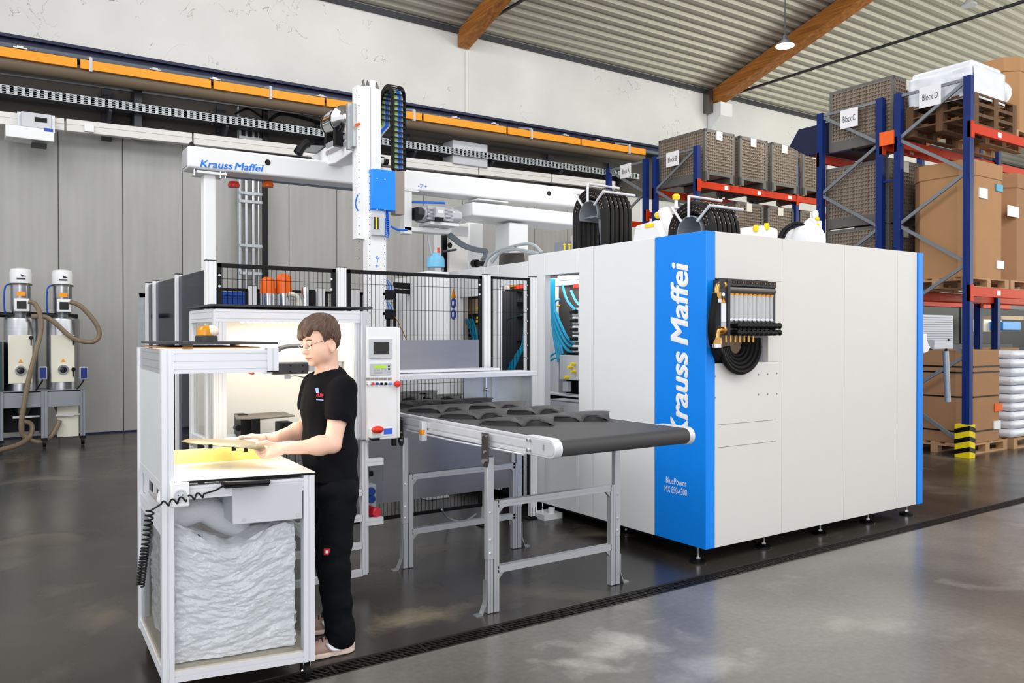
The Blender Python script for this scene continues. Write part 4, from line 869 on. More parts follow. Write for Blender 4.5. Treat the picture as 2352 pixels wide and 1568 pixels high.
# valve terminal with labels
a_ = YP(857, 490, RYf-.1); c_ = YP(884, 541, RYf-.1); b = MB(); b.box(a_.x, RYf-.1, c_.z, c_.x, RYf-.03, a_.z); P('valve_terminal', b, lgrey, r, bev=.003)
w = c_.x-a_.x; b = MB(); b.box(a_.x+.05*w, RYf-.104, c_.z+.05, a_.x+.2*w, RYf-.1, a_.z-.03); b.box(a_.x+.34*w, RYf-.104, c_.z+.05, a_.x+.46*w, RYf-.1, a_.z-.03); P('terminal_strip', b, dgrey, r)
b = MB(); b.box(a_.x+.2*w, RYf-.104, c_.z+.05, a_.x+.33*w, RYf-.1, a_.z-.03); P('terminal_strip', b, yel2, r, 'yellow strip')
for i in range(10):
    z = a_.z-.015-.017*i; b = MB(); b.tube([(c_.x-.005, RYf-.06, z), (c_.x+.04, RYf-.09-.004*(i % 3), z-.03), (c_.x+.045, RYf-.06, z+.05), (c_.x+.035, RYf-.05, a_.z+.03)], .0055, n=6, sm=5); P('air_hose', b, cblue, r)
b = MB(); b.tube([YP(x, y, RYf) for x, y in ((822, 447), (817, 462), (818, 476), (823, 484))], .006, n=6, sm=4); P('air_hose', b, cblue, r)
b = MB(); b.tube([YP(x, y, RYf) for x, y in ((898, 520), (912, 527), (924, 528), (935, 528))], .01, n=6, sm=4); P('air_hose', b, cblue, r)
# energy chain: loop up and over
cx0 = YP(877, 300, RYf+.05); links = []
def chain(path, w, nm, n):
    L = [Vector(p) for p in path]; b = MB(); hs = MB()
    seg = [(L[i+1]-L[i]).length for i in range(len(L)-1)]; tot = sum(seg)
    def at(s):
        for i, l in enumerate(seg):
            if s <= l or i == len(seg)-1: return L[i]+(L[i+1]-L[i])*(s/l)
            s -= l
    for i in range(n):
        p0 = at(tot*i/n); pe = at(tot*(i+1.05)/n); nr = (pe-p0).cross(AX).normalized()
        for sgn in (-1, 1): b.bar(p0+sgn*AX*w/2, pe+sgn*AX*w/2, .010, .055, up=nr)
        for s_ in (-.024, .024): b.bar(p0-AX*w/2+nr*s_, p0+AX*w/2+nr*s_, .014, .006, up=nr)
    P(nm, b, black, r); return L
AX = Xd; NR = lambda f: Yd
# outer run (front), width along X
ox0 = YP(902, 300, RYf).x; ox1 = YP(929, 300, RYf).x; w = ox1-ox0; ocx = (ox0+ox1)/2
zch = YP(915, 195, RYf).z
chain([(ocx, RYf-.0, YP(915, 390, RYf).z), (ocx, RYf, zch-.12), (ocx, RYf+.015, zch-.07), (ocx, RYf+.05, zch-.025), (ocx, RYf+.1, zch-.003), (ocx, RYf+.16, zch-.003), (ocx, RYf+.21, zch-.025), (ocx, RYf+.255, zch-.07), (ocx, RYf+.27, zch-.12), (ocx, RYf+.27, YP(890, 290, RYf+.27).z)], w, 'energy_chain', 26)
for k in range(5):
    xx = ocx-w*.3+w*.15*k; b = MB(); b.tube([(xx, RYf, YP(915, 390, RYf).z), (xx, RYf, zch-.12), (xx, RYf+.03, zch-.05), (xx, RYf+.1, zch-.012), (xx, RYf+.16, zch-.012), (xx, RYf+.24, zch-.05), (xx, RYf+.27, zch-.14), (xx, RYf+.27, YP(890, 290, RYf+.27).z), (xx-.06, RYf+.24, YP(890, 305, RYf+.27).z), (vx1-.0, RYf+.1, YP(878, 318, RYf).z)], .008, n=6)
    P('chain_cable', b, [yel2 if 0 else mat('lime_cable', (140, 210, 60), .4), cableg, cblue, cblue, cableg][k], r)
# air tank on the arm
q = XP(790, 270, 2.95); tc = YP(772, 278, 7.25)
tk = T('air_tank', 'polished steel air tank strapped on the robot cross arm', 'tank', (tc.x, 7.3, YP(772, 305, 7.25).z))
e0 = YP(795, 272, 6.98); e1 = YP(762, 288, 7.75); ax = (e1-e0).normalized(); Lk = (e1-e0).length; R = .125
b = MB(); b.lathe(e0, [(.012, -.02), (.02, -.015), (.022, 0), (.05, .01), (.08, .035), (R, .08), (R, Lk-.06), (.07, Lk), (.02, Lk+.02)], axis=ax, n=32); P('tank_shell', b, chrome, tk)
for s_ in (.14, Lk-.14): b = MB(); b.lathe(e0+ax*s_, [(R+.002, -.012), (R+.005, -.01), (R+.005, .01), (R+.002, .012)], axis=ax, n=28); p = e0+ax*s_; b.box(p.x-.09, p.y-.03, p.z-R-.13, p.x+.09, p.y+.03, p.z-R+.03); P('tank_strap', b, black, tk)
p = e0+ax*.3; b = MB(); b.box(p.x-.05, p.y-.28, p.z-R-.09, p.x+.1, p.y+.25, p.z-R-.05); b.box(p.x-.05, p.y-.28, p.z-R-.16, p.x+.1, p.y+.25, p.z-R-.12); P('tank_bracket', b, alu, tk)
# mast bracket
b = MB(); b.box(vx0-.06, RYf+.1, YP(820, 345, RYf+.1).z, vx0+.02, RYf+.14, YP(820, 240, RYf+.1).z); b.box(vx0-.035, RYf+.05, YP(820, 340, RYf+.1).z, vx0+.0, RYf+.1, YP(820, 242, RYf+.1).z); P('mast_bracket', b, zinc, r)
b = MB(); b.cyl(YP(818, 288, RYf), YP(826, 284, RYf), .014, n=8); P('orange_clip', b, ored, r)
# hook + drive right of the mast
q = YP(885, 368, 7.4); b = MB(); b.box(q.x-.05, 7.4, q.z-.03, q.x+.02, 7.5, q.z+.02); P('drive_body', b, white, r); b = MB(); b.cyl(YP(882, 371, 7.4), YP(890, 373, 7.4), .035, n=12); P('drive_cap', b, black, r)
# corrugated white hose by the inner mast
b = MB(); q0 = YP(886, 545, RYf-.02); 
for i in range(26): b.cyl((q0.x, RYf-.02, q0.z-.02*i), (q0.x, RYf-.02, q0.z-.02*i-.012), .014, n=10)
b.cyl((q0.x, RYf-.02, q0.z), (q0.x, RYf-.02, q0.z-.52), .011, n=10); P('spiral_hose', b, cableg, r)
# gripper head with blue air hoses
for (y0, y1) in ((640, 690), (690, 735)):
    for k in range(5):
        b = MB(); b.tube([YP(x, y, RYf-.04) for x, y in ((884, y0-3), (886+2*k, y0+6), (890+3*k, y0+18), (886+4*k, y1-18))], .007, n=6, sm=5); P('air_hose', b, cblue if k % 2 else cableg, r)
    a_ = YP(885, y1-25, RYf-.06); c_ = YP(905, y1-2, RYf-.06); b = MB(); b.box(a_.x, RYf-.06, c_.z, c_.x, RYf+.02, a_.z); b.box(a_.x-.02, RYf-.05, c_.z+.03, c_.x+.02, RYf-.01, a_.z-.02); P('gripper_block', b, black, r, bev=.006)
a_ = YP(883, 725, RYf-.04); c_ = YP(897, 752, RYf-.04); b = MB(); b.box(a_.x, RYf-.04, c_.z, c_.x, RYf+.02, a_.z); P('gripper_block', b, black, r, bev=.006)
b = MB(); b.tube([YP(x, y, RYf-.04) for x, y in ((903, 722), (915, 740), (925, 760), (934, 782))], .004, n=6); P('probe_wire', b, brass, r)

# ---- vacuum pump frame hanging under the beam ----
h = T('pump_frame', 'white hanging L-frame under the gantry beam holding a grey motor', 'frame', tuple(YP(950, 540, GY-.05)))
HY = GY-.02
def hx(x, y, Y=HY): return YP(x, y, Y)
a_ = hx(928, 440); c_ = hx(947, 538); b = MB(); b.box(a_.x, HY, c_.z, c_.x, HY+.1, a_.z+.03); P('frame_leg', b, rwhite, h, bev=.008)
a_ = hx(928, 519); c_ = hx(1036, 538); b = MB(); b.box(a_.x, HY, c_.z, c_.x, HY+.14, a_.z); P('frame_foot', b, rwhite, h, bev=.008)
a_ = hx(924, 434); c_ = hx(962, 441); b = MB(); b.box(a_.x, HY-.01, c_.z, c_.x, HY+.16, a_.z); P('frame_flange', b, rwhite, h)
mt = T('vacuum_pump', 'grey finned electric vacuum pump on the hanging white frame', 'pump', tuple(hx(1010, 515)))
a_ = hx(980, 468, HY-.15); c_ = hx(1064, 514, HY-.15); zc = (a_.z+c_.z)/2; hh = (a_.z-c_.z)/2
b = MB(); oc = [(HY-.15+.17*(1+math.cos(t_))-.0, zc+hh*1.0*math.sin(t_)) for t_ in [math.radians(22.5+45*i) for i in range(8)]]
b.prism([(a_.x, y_, z_) for y_, z_ in oc], (c_.x-a_.x, 0, 0)); P('pump_body', b, lgrey, mt, bev=.012)
b = MB()
for i in range(11): z = zc-hh*.75+hh*1.5*i/10; b.box(a_.x+.01, HY-.152, z-.003, a_.x+(c_.x-a_.x)*.72, HY-.13, z+.003)
P('cooling_fins', b, alu, mt)
b = MB(); b.prism([(a_.x-.07, HY+.0+(y_-HY)*.8, zc+(z_-zc)*.8) for y_, z_ in oc], (.08, 0, 0)); P('fan_hood', b, dgrey, mt, bev=.01)
b = MB()
for i in range(9): z = zc-hh*.6+hh*1.2*i/8; b.box(a_.x-.075, HY-.1, z-.004, a_.x-.068, HY+.16, z+.004)
P('fan_grille', b, black, mt)
k0 = hx(1002, 474, HY-.2); k1 = hx(1022, 500, HY-.2); b = MB(); b.box(k0.x, HY-.2, k1.z, k1.x, HY-.14, k0.z); P('terminal_box', b, lgrey, mt, bev=.006)
b = MB(); b.box(k0.x+.02, HY-.203, (k0.z+k1.z)/2-.012, k1.x-.02, HY-.2, (k0.z+k1.z)/2+.02); P('label_plate', b, paper, mt)
b = MB(); b.box(k0.x+.01, HY-.19, k1.z-.04, k1.x-.01, HY-.15, k1.z); P('cable_gland', b, black, mt)
b = MB(); b.box(hx(985, 516, HY-.1).x, HY-.14, zc-hh-.03, hx(1050, 516, HY-.1).x, HY+.12, zc-hh+.0); P('pump_foot', b, white, mt)
b = MB(); b.cyl(hx(947, 464), hx(1022, 466), .012, n=8); TT('air_hose', 'straight blue air pipe running above the grey pump', 'hose', b, cblue, tuple(hx(980, 464)))
b = MB()
for k in range(4): b.tube([hx(x+2*k, y-2*k) for x, y in ((1028, 541), (1052, 560), (1070, 570), (1095, 577), (1112, 580), (1108, 597))], .013, n=7, sm=5)
TT('cable_bundle', 'slate grey bundle of cables sagging from the pump frame to the machine', 'cable', b, cabled, tuple(hx(1060, 565)))
b = MB(); b.tube([hx(x, y) for x, y in ((983, 541), (989, 575), (994, 600), (997, 622), (993, 650), (985, 655))], .013, n=7, sm=5); TT('cable_bundle', 'grey cable hanging down in front of the light blue cap', 'cable', b, cableg, tuple(hx(990, 600)))
# ---- white structural frames standing in/behind the machine ----
f = T('machine_frame', 'massive white machine frame carrying the right end of the gantry beam', 'frame', (5.2, 7.9, 0))
FY_ = GY+.1
def bx(par, x0, y0, x1, y1, Y, dy, m=rwhite, nm='frame_member', z0=None, bev=.015, lab=None):
    a = YP(x0, y0, Y); c = YP(x1, y1, Y); b = MB(); b.box(min(a.x, c.x), Y, z0 if z0 is not None else min(a.z, c.z), max(a.x, c.x), Y+dy, max(a.z, c.z)); return P(nm, b, m, par, lab, bev=bev)
bx(f, 1086, 463, 1345, 520, GY-.06, .5)
bx(f, 1098, 455, 1168, 466, GY-.04, .3, bev=.004, nm='flange'); 
bx(f, 1170, 510, 1214, 570, GY-.0, .3, z0=2.29)
bx(f, 1035, 515, 1077, 620, GY+.5, .4, z0=0)
bx(f, 1077, 510, 1110, 600, GY+.9, .4, z0=0)
bx(f, 1032, 540, 1076, 630, GY+.2, .06, z0=1.0, m=cream, nm='side_plate')
q = YP(1034, 563, GY+.19); b = MB(); b.lathe((q.x, GY+.199, q.z), [(.03, 0), (.03, .003)], axis=(0, -1, 0), n=20); P('plate_hole', b, black, f)
bx(f, 1345, 535, 1420, 575, GY+.1, .3, z0=2.29)
b = MB(); a_ = YP(1018, 545, GY+.3); b.box(a_.x, GY+.3, 1.0, YP(1029, 545, GY+.3).x, GY+.34, YP(1022, 540, GY+.3).z); P('black_strip', b, black, f)
b = MB(); b.cyl(YP(1016, 578, GY), YP(1048, 573, GY), .012, n=8); P('handle_rod', b, dgrey, f)
s = T('cap_station', 'white pedestal with a light blue dome behind the fence under the pump', 'pedestal', tuple(YP(1003, 640, 7.1)))
a_ = YP(981, 622, 7.1); c_ = YP(1032, 622, 7.1); b = MB(); b.box(a_.x, 7.1, 0, c_.x, 7.4, a_.z); P('pedestal', b, white, s, bev=.01)
q = YP(1003, 622, 7.2); b = MB(); b.cyl((q.x, 7.22, q.z), (q.x, 7.22, YP(1003, 612, 7.2).z), .085, n=20); P('dosing_chamber', b, glass, s)
z_ = YP(1003, 613, 7.2).z; b = MB(); b.lathe((q.x, 7.22, z_), [(.092, 0), (.09, .07), (.08, .105), (.045, .115), (.04, .14), (.03, .145)], n=28); P('dome_cover', b, skyb, s, 'light blue plastic dome')
b = MB(); b.cyl((q.x+.03, 7.22, z_+.145), (q.x+.03, 7.22, z_+.2), .012, n=10); P('red_plug', b, red, s, 'small red plug')
# ================= BELT CONVEYOR =================
cv = T('belt_conveyor', 'black belt conveyor on an aluminium frame with finished trims on it', 'conveyor', (3.06, 4.8, 0))
CXL, CXR, CY0, CY1, CZ0, CZ1 = 2.565, 3.6, 3.40, 6.35, .995, 1.092
b = MB()
for X in (CXL, CXR-.04):
    pr = [(0, 0), (.04, 0), (.04, .1), (0, .1), (0, .088), (.006, .084), (.006, .078), (0, .074), (0, .034), (.008, .03), (.008, .02), (0, .016)]
    if X > 3: pr = [(.04-a, z) for a, z in pr]
    b = MB(); b.prism([(X+a, CY0+.02, CZ0+z*.95) for a, z in pr], (0, CY1-CY0, 0)); P('side_rail', b, alub, cv)
R = .046; zc = (CZ0+CZ1)/2+.004; prof = []
for i in range(13): a = -math.pi/2-math.pi*i/12; prof.append((CY0+R*math.cos(a)-.0, zc+R*math.sin(a)))
out = prof+[(CY1, zc+R), (CY1, zc-R)]
b = MB(); b.prism([(CXL+.042, y, z) for y, z in out], (CXR-CXL-.084, 0, 0)); P('conveyor_belt', b, belt, cv, 'dark rubber belt')
for X, s_ in ((CXL-.012, 1), (CXR, -1)):
    pp = []
    for i in range(13): a = -math.pi/2-math.pi*i/12; pp.append((CY0+.004+.053*math.cos(a), zc-.0+.053*math.sin(a)))
    pp += [(CY0+.22, zc+.053), (CY0+.22, zc-.053)]
    b = MB(); b.prism([(X, y, z) for y, z in pp], (.012+.04, 0, 0) if s_ > 0 else (-.04, 0, 0)); e_ = P('end_plate', b, alub, cv, bev=.005)
    if s_ > 0:
        b = MB(); b.prism([(X-.003, CY0+.004+(y-CY0-.004)*.8, zc+(z-zc)*.74) for y, z in pp], (.004, 0, 0)); P('end_relief', b, lgrey, e_)
        b = MB()
        for y in (.17, .2):
            for z in (-.028, .028): b.cyl((X, CY0+y, zc+z), (X-.008, CY0+y, zc+z), .009, n=8)
        P('end_screws', b, chrome, e_)
        text('mk', lgrey, e_, (X-.0035, CY0+.045, zc-.01), (0, 0, 1), (0, 1, 0), .018, bold=.01, depth=.001)
b = MB(); b.tube([(CXL-.005, CY0+.25, CZ0-.006), (CXL-.003, 4.4, CZ0-.016), (CXL, 5.6, CZ0-.012)], .006, n=6); P('edge_wire', b, alub, cv)
for (X, Y, fr) in ((2.567, 4.02, 1), (3.566, 4.02, 1), (2.567, 5.13, 0), (3.545, 5.13, 0)):
    le = X < 3; b = MB()
    sgn = 1 if le else -1
    b = MB(); b.box(X-.022, Y-.02, .32, X+.022, Y+.02, .93); P('outer_leg', b, alu, cv, bev=.003)
    b = MB(); b.alu((X, Y, .005), (X, Y, .5), .035, .035, up=(0, 1, 0)); b.alu((X+sgn*.042, Y, .005), (X+sgn*.042, Y, .665), .035, .04, up=(0, 1, 0)); P('leg', b, alu, cv)
    for z in (.36, .44, .6): b = MB(); b.cyl((X, Y-.02, z), (X, Y-.028, z), .008, n=6); P('leg_bolt', b, chrome, cv)
    o_ = -.045*sgn
    b = MB(); b.prism([(X+o_*.5, Y-.018, .2), (X+o_*.5-.006*sgn, Y-.018, .2), (X+o_*.5-.006*sgn, Y-.018, .08), (X+o_*1.3, Y-.018, .008), (X+o_*2.2, Y-.018, .008), (X+o_*2.2, Y-.018, .0), (X+o_*1.2, Y-.018, .0), (X+o_*.5, Y-.018, .075)], (0, .036, 0)); P('foot_bracket', b, zinc, cv)
    if le: b = MB(); b.prism([(X-.03, Y-.035, CZ1-.02), (X-.03, Y+.035, CZ1-.02), (X-.03, Y+.035, .9), (X-.03, Y+.02, .87), (X-.03, Y-.02, .87), (X-.03, Y-.035, .9)], (.008, 0, 0)); pl = P('hinge_plate', b, dsteel, cv); b = MB(); b.cyl((X-.03, Y, .905), (X-.042, Y, .905), .017, n=6); b.cyl((X-.03, Y, .96), (X-.036, Y, .96), .01, n=6); b.cyl((X-.03, Y-.02, 1.055), (X-.036, Y-.02, 1.055), .008, n=6); b.cyl((X-.03, Y+.02, 1.055), (X-.036, Y+.02, 1.055), .008, n=6); P('plate_bolts', b, chrome, pl)
for Y in (4.02, 5.13):
    for z in (.645, .255):
        b = MB(); b.alu((2.62, Y, z), (3.51, Y, z), .04, .04); P('cross_bar', b, alu, cv)
        for X, s_ in ((2.629, 1), (3.504, -1)): b = MB(); b.prism([(X, Y-.012, z-.02), (X+.04*s_, Y-.012, z-.02), (X, Y-.012, z-.06)], (0, .024, 0)); P('corner_gusset', b, zinc, cv)
q = XP(975, 990, CXL-.01); b = MB(); b.box(CXL-.04, q.y-.02, 1.0-.06, CXL, q.y+.02, 1.07); sb = P('sensor_bracket', b, alub, cv, bev=.003); b = MB(); b.box(CXL-.042, q.y-.021, .985, CXL-.02, q.y+.021, 1.015); P('sensor_label', b, yellow, sb)
# ---- trims lying on the belt ----
def trim_mesh():
    # thin moulded shell with an arched rim: rests on its blunt left end, a pointed front lug and the right tip
    outline = [(-.195, .03, .012), (-.19, -.02, .016), (-.15, -.07, .024), (-.08, -.105, .027), (-.01, -.112, .028), (.035, -.118, .018), (.06, -.15, .0), (.078, -.145, .0), (.088, -.105, .02), (.11, -.085, .034), (.16, -.078, .036), (.2, -.09, .026), (.225, -.12, .008), (.238, -.11, .008), (.232, -.05, .036), (.235, .0, .044), (.245, .06, .046), (.19, .075, .034), (.06, .10, .02), (-.06, .105, .012), (-.15, .08, .012)]
    n = len(outline); b = MB(); vs = []; fs = []; cx, cy = .0, .0
    for r_, dz in ((1.0, 0), (.97, .006), (.8, .014), (.5, .018), (.2, .019)):
        for (x, y, z) in outline:
            zz = .034*(1-r_)+z*r_ + dz*(1 if r_ < 1 else 0)*.8; vs.append((cx+(x-cx)*r_, y*r_, zz+.004))
    for j in range(4):
        for i in range(n): fs.append((j*n+i, j*n+(i+1) % n, (j+1)*n+(i+1) % n, (j+1)*n+i))
    fs.append(tuple(4*n+i for i in range(n))); b.add(vs, fs)
    # underside ribs and inner skirt
    b.add([(x*.93, y*.9, z+.0) for x, y, z in outline]+[(x*.93, y*.9, .002) for x, y, z in outline], [(i, (i+1) % n, n+(i+1) % n, n+i) for i in range(n)])
    return _mesh('moulded_trim', b.v, b.f, part_m)
tm = trim_mesh()
spots = [(1178, 969, 'L', 'nearest trim in the left row'), (1078, 954, 'L', 'second trim of the left row from the belt end'), (1000, 941, 'L', 'third trim of the left row from the belt end'), (940, 930, 'L', 'fourth trim of the left row, half behind the control panel'),
         (1308, 959, 'R', 'nearest trim in the right row'), (1211, 945, 'R', 'second trim of the right row from the belt end'), (1128, 934, 'R', 'third trim of the right row from the belt end'), (1056, 926, 'R', 'fourth trim of the right row from the belt end'), (991, 916, 'R', 'fifth trim of the right row from the belt end'), (938, 908, 'R', 'sixth trim of the right row, at the far end'), (906, 918, 'L', 'far trim of the left row mostly hidden by the control panel')]
for i, (x, y, s_, lab) in enumerate(spots):
    p = ZP(x, y, CZ1+.012); o = bpy.data.objects.new('moulded_trim', tm); COL.objects.link(o); o.location = (p.x, p.y, CZ1+.0); o.rotation_euler = (0, 0, math.radians(-38+[0, 2, -1, 3][i % 4])); o.scale = (1.1, 1.1, .95)
    tag(o, 'black moulded plastic '+lab, 'trim part', 'black trims on the belt'); ORG[o.name] = o.location.copy()
# ---- steel chute and shelf between fence and conveyor ----
ch = T('steel_chute', 'bent sheet steel housing and splash wall around the conveyor inlet', 'housing', (3.3, 5.72, 0))
b = MB(); b.box(2.4, 5.80, 1.375, 3.605, 5.806, 1.61); P('upper_sheet', b, sheet, ch)
b = MB(); b.box(2.4, 5.62, 1.355, 3.70, 5.83, 1.375); b.box(2.5, 5.45, 1.31, 3.96, 5.7, 1.35); P('shelf_profile', b, alub, ch, bev=.004)
b = MB(); b.box(3.335, 5.6, 1.0, 3.9, 5.605, 1.32); b.box(3.60, 5.585, 1.0, 3.612, 5.6, 1.3); b.box(3.9, 5.45, 1.0, 3.905, 5.7, 1.32); P('hood_sheet', b, zinc, ch)
b = MB(); b.cyl((3.54, 5.58, 1.08), (3.54, 5.58, 1.3), .006, n=6); b.ell((3.54, 5.58, 1.2), .014, .014, .018); b.ell((3.54, 5.58, 1.07), .014, .014, .018); P('latch_rod', b, chrome, ch)
b = MB(); b.box(2.3, 5.79, .33, 3.96, 5.795, .98); b.box(2.3, 5.77, .83, 3.1, 5.79, .98); P('lower_sheet', b, sheet, ch)
b = MB(); b.box(2.4, 5.77, .0, 2.44, 5.81, 1.4); b.box(3.92, 5.77, 0, 3.96, 5.81, 1.32); P('support_post', b, alu, ch)
b = MB(); b.tube([Z_ for Z_ in (ZP(1015, 1170, .25), ZP(1030, 1190, .05), ZP(1065, 1197, .02), ZP(1095, 1180, .08))], .008, n=6, sm=6); TT('floor_cable', 'thin pale cable looping on the floor under the conveyor', 'cable', b, cableg, tuple(ZP(1060, 1195, .0)))
q = Vector((4.33, 5.84, 0)); b = MB(); b.box(q.x-.08, q.y-.1, 0, q.x+.12, q.y+.1, .05); b.cyl((4.36, 5.78, .05), (4.36, 5.78, .1), .03, n=12); TT('levelling_block', 'small white levelling foot at the machine corner beside the fence post', 'foot', b, white, tuple(q))

# ================= INSPECTION BOOTH =================
bo = T('inspection_booth', 'lit aluminium inspection booth behind the worker with a white interior', 'booth', (1.67, 5.1, 0))
BX0, BX1, BY0, BY1, BZ0, BZ1 = 1.207, 2.135, 4.85, 5.4, .985, 1.80
b = MB(); b.box(BX0-.03, BY0-.03, BZ1+.018, BX1+.05, BY1+.04, BZ1+.03); P('roof_plate', b, dgrey, bo)
for z in (BZ1-.0,):
    for (p0, p1) in (((BX0, BY0, z-.035), (BX1, BY0, z-.035)), ((BX0, BY0+.02, z-.035), (BX0, BY1, z-.035)), ((BX0, BY1, z-.035), (BX1, BY1, z-.035)), ((BX1, BY0, z-.035), (BX1, BY1, z-.035))):
        b = MB(); b.alu(p0, p1, .035, .075); P('top_profile', b, alub, bo)
for (p0, p1) in (((BX0, BY0, BZ0+.02), (BX0, BY1, BZ0+.02)), ((BX0, BY1, BZ0+.02), (BX1, BY1, BZ0+.02)), ((BX1, BY0, BZ0+.02), (BX1, BY1, BZ0+.02))):
    b = MB(); b.alu(p0, p1, .035, .04); P('base_profile', b, alub, bo)
x0 = YP(500, 800, BY0).x; x1 = YP(518, 800, BY0).x
b = MB(); b.alu(((x0+x1)/2, BY0-.0, BZ0), ((x0+x1)/2, BY0, BZ1-.074), x1-x0, .041, up=(0, 1, 0)); P('front_post', b, alub, bo)
b = MB(); b.alu((BX0, BY0, BZ0), (BX0, BY0, BZ1), .026, .03, up=(0, 1, 0)); P('front_post', b, alub, bo)
for (x, y) in ((BX0, BY1), (BX1, BY1)): b = MB(); b.alu((x, y, .1), (x, y, BZ1), .04, .04, up=(0, 1, 0)); P('rear_post', b, alub, bo)
x0 = YP(819, 800, BY0).x; x1 = YP(843, 800, BY0).x
b = MB(); b.alu((BX1-.045, BY0+.01, BZ0), (BX1-.045, BY0+.01, BZ1), .03, .03, up=(0, 1, 0)); P('front_post', b, alub, bo)
b = MB(); b.box(x1-.055, BY0-.035, BZ0-.01, x1, BY0+.02, BZ1-.0); P('door_profile', b, alu, bo, bev=.004)
b = MB(); b.box(BX0+.02, BY1-.03, BZ0, BX1-.02, BY1-.02, BZ1-.04); P('back_wall', b, bwall, bo)
b = MB(); b.box(BX1-.02, BY0+.04, BZ0, BX1-.012, BY1-.02, BZ1-.04); P('side_wall', b, bwall, bo)
b = MB(); b.box(BX0+.01, BY0+.03, BZ1-.05, BX1-.02, BY1-.02, BZ1-.04); P('booth_ceiling', b, bwall, bo)
b = MB(); b.box(BX0+.0, BY0+.0, BZ0-.01, BX1-.02, BY1-.02, BZ0+.002); P('booth_floor', b, lgrey, bo)
b = MB(); b.box(BX0-.003, BY0+.03, BZ0+.045, BX0+.003, BY1-.03, BZ1-.075); P('side_pane', b, glass, bo)
for y in (BY0+.17,): b = MB(); b.box(BX0-.012, y, BZ0+.04, BX0+.012, y+.035, BZ1-.08); P('pane_stile', b, alub, bo)
v0 = YP(804, 729, BY1-.03); v1 = YP(821, 754, BY1-.03); b = MB(); b.box(BX1-.024, BY1-.2, v1.z, BX1-.021, BY1-.13, v0.z); b.box(BX1-.024, BY1-.12, v1.z, BX1-.021, BY1-.05, v0.z); P('vent_cutout', b, zinc, bo)
# led strip
l0 = YP(550, 728, 5.1); l1 = YP(782, 733, 5.1); b = MB(); b.box(l0.x, 5.08, BZ1-.066, l1.x, 5.12, BZ1-.052); ls = P('led_strip', b, ledm, bo)
b = MB()
for i in range(17): x = l0.x+(l1.x-l0.x)*(i+.5)/17; b.prism([(x-.014, 5.085, BZ1-.066), (x+.014, 5.085, BZ1-.066), (x, 5.085, BZ1-.078)], (0, .03, 0))
P('led_lens', b, ledm, ls)
d = bpy.data.lights.new('booth_light', 'AREA'); d.shape = 'RECTANGLE'; d.size = .75; d.size_y = .2; d.energy = 3.0; d.color = (1, .92, .78); o = bpy.data.objects.new('booth_light', d); COL.objects.link(o); o.location = (1.65, 5.1, BZ1-.085)
# undercarriage
b = MB(); b.alu((BX1, BY0, .1), (BX1, BY0, BZ0-.02), .035, .035, up=(0, 1, 0)); b.alu((BX1+.03, BY0+.03, .1), (BX1+.03, BY0+.03, BZ0), .02, .03, up=(0, 1, 0)); P('front_leg', b, alub, bo)
b = MB(); b.alu((BX0+.02, BY0, .1), (BX0+.02, BY0, BZ0-.02), .035, .035, up=(0, 1, 0)); P('front_leg', b, alub, bo)
for yy in (1140, 1199, 1262, 1325):
    z = YP(815, yy-8, BY0).z; b = MB(); b.alu((BX0+.03, BY0, z+.0), (BX1-.015, BY0, z), .035, .04); P('cross_bar', b, alub, bo)
for yy in (1062, 1199):
    a_ = YP(838, yy, BY0); c_ = YP(878, yy, BY0); b = MB(); b.alu((a_.x, BY0, a_.z), (c_.x, BY0, a_.z), .04, .045); P('side_bracket', b, alub, bo); b = MB(); b.cyl((c_.x, BY0, a_.z+.005), (c_.x+.006, BY0, a_.z+.005), .008, n=8); P('bracket_screw', b, chrome, bo)
a_ = YP(838, 1052, BY0+.03); c_ = YP(880, 1206, BY0+.03); b = MB(); b.box(a_.x, BY0+.03, c_.z, c_.x, BY0+.035, a_.z); P('clear_plate', b, glass, bo)
sk = T('socket_box', 'transparent-backed socket block with two blue caps and a red power socket', 'socket', tuple(YP(850, 1195, BY0+.08)))
a_ = YP(836, 1115, BY0+.06); c_ = YP(865, 1195, BY0+.06); b = MB(); b.box(a_.x, BY0+.06, c_.z, c_.x, BY0+.14, a_.z); P('socket_body', b, lgrey, sk, bev=.006)
for yy in (1128, 1145): q = YP(852, yy, BY0+.06); b = MB(); b.lathe(q, [(.025, -.02), (.028, 0), (.024, .022)], axis=(0, -1, 0), n=16); P('blue_cap', b, mat('socket_blue', (24, 70, 160), .35), sk)
q = YP(856, 1176, BY0+.06); b = MB(); b.lathe(q, [(.034, -.02), (.036, .0), (.034, .05), (.028, .055)], axis=(.2, -1, .1), n=18); b.lathe(q+Vector((-.03, .0, .02)), [(.03, -.02), (.03, .03)], axis=(0, -1, 0), n=14); P('red_plug', b, mat('plug_red', (190, 30, 50), .35), sk)
b = MB(); q = YP(842, 1088, BY0+.08); b.cyl(q, q+Vector((.04, 0, 0)), .02, n=12); b.box(q.x-.02, q.y-.02, q.z-.03, q.x+.01, q.y+.02, q.z+.05); P('regulator', b, black, sk)
b = MB(); q = YP(838, 1073, BY0+.08); b.box(q.x-.01, q.y-.01, q.z-.02, q.x+.015, q.y+.02, q.z+.02); P('blue_tube', b, cblue, sk)
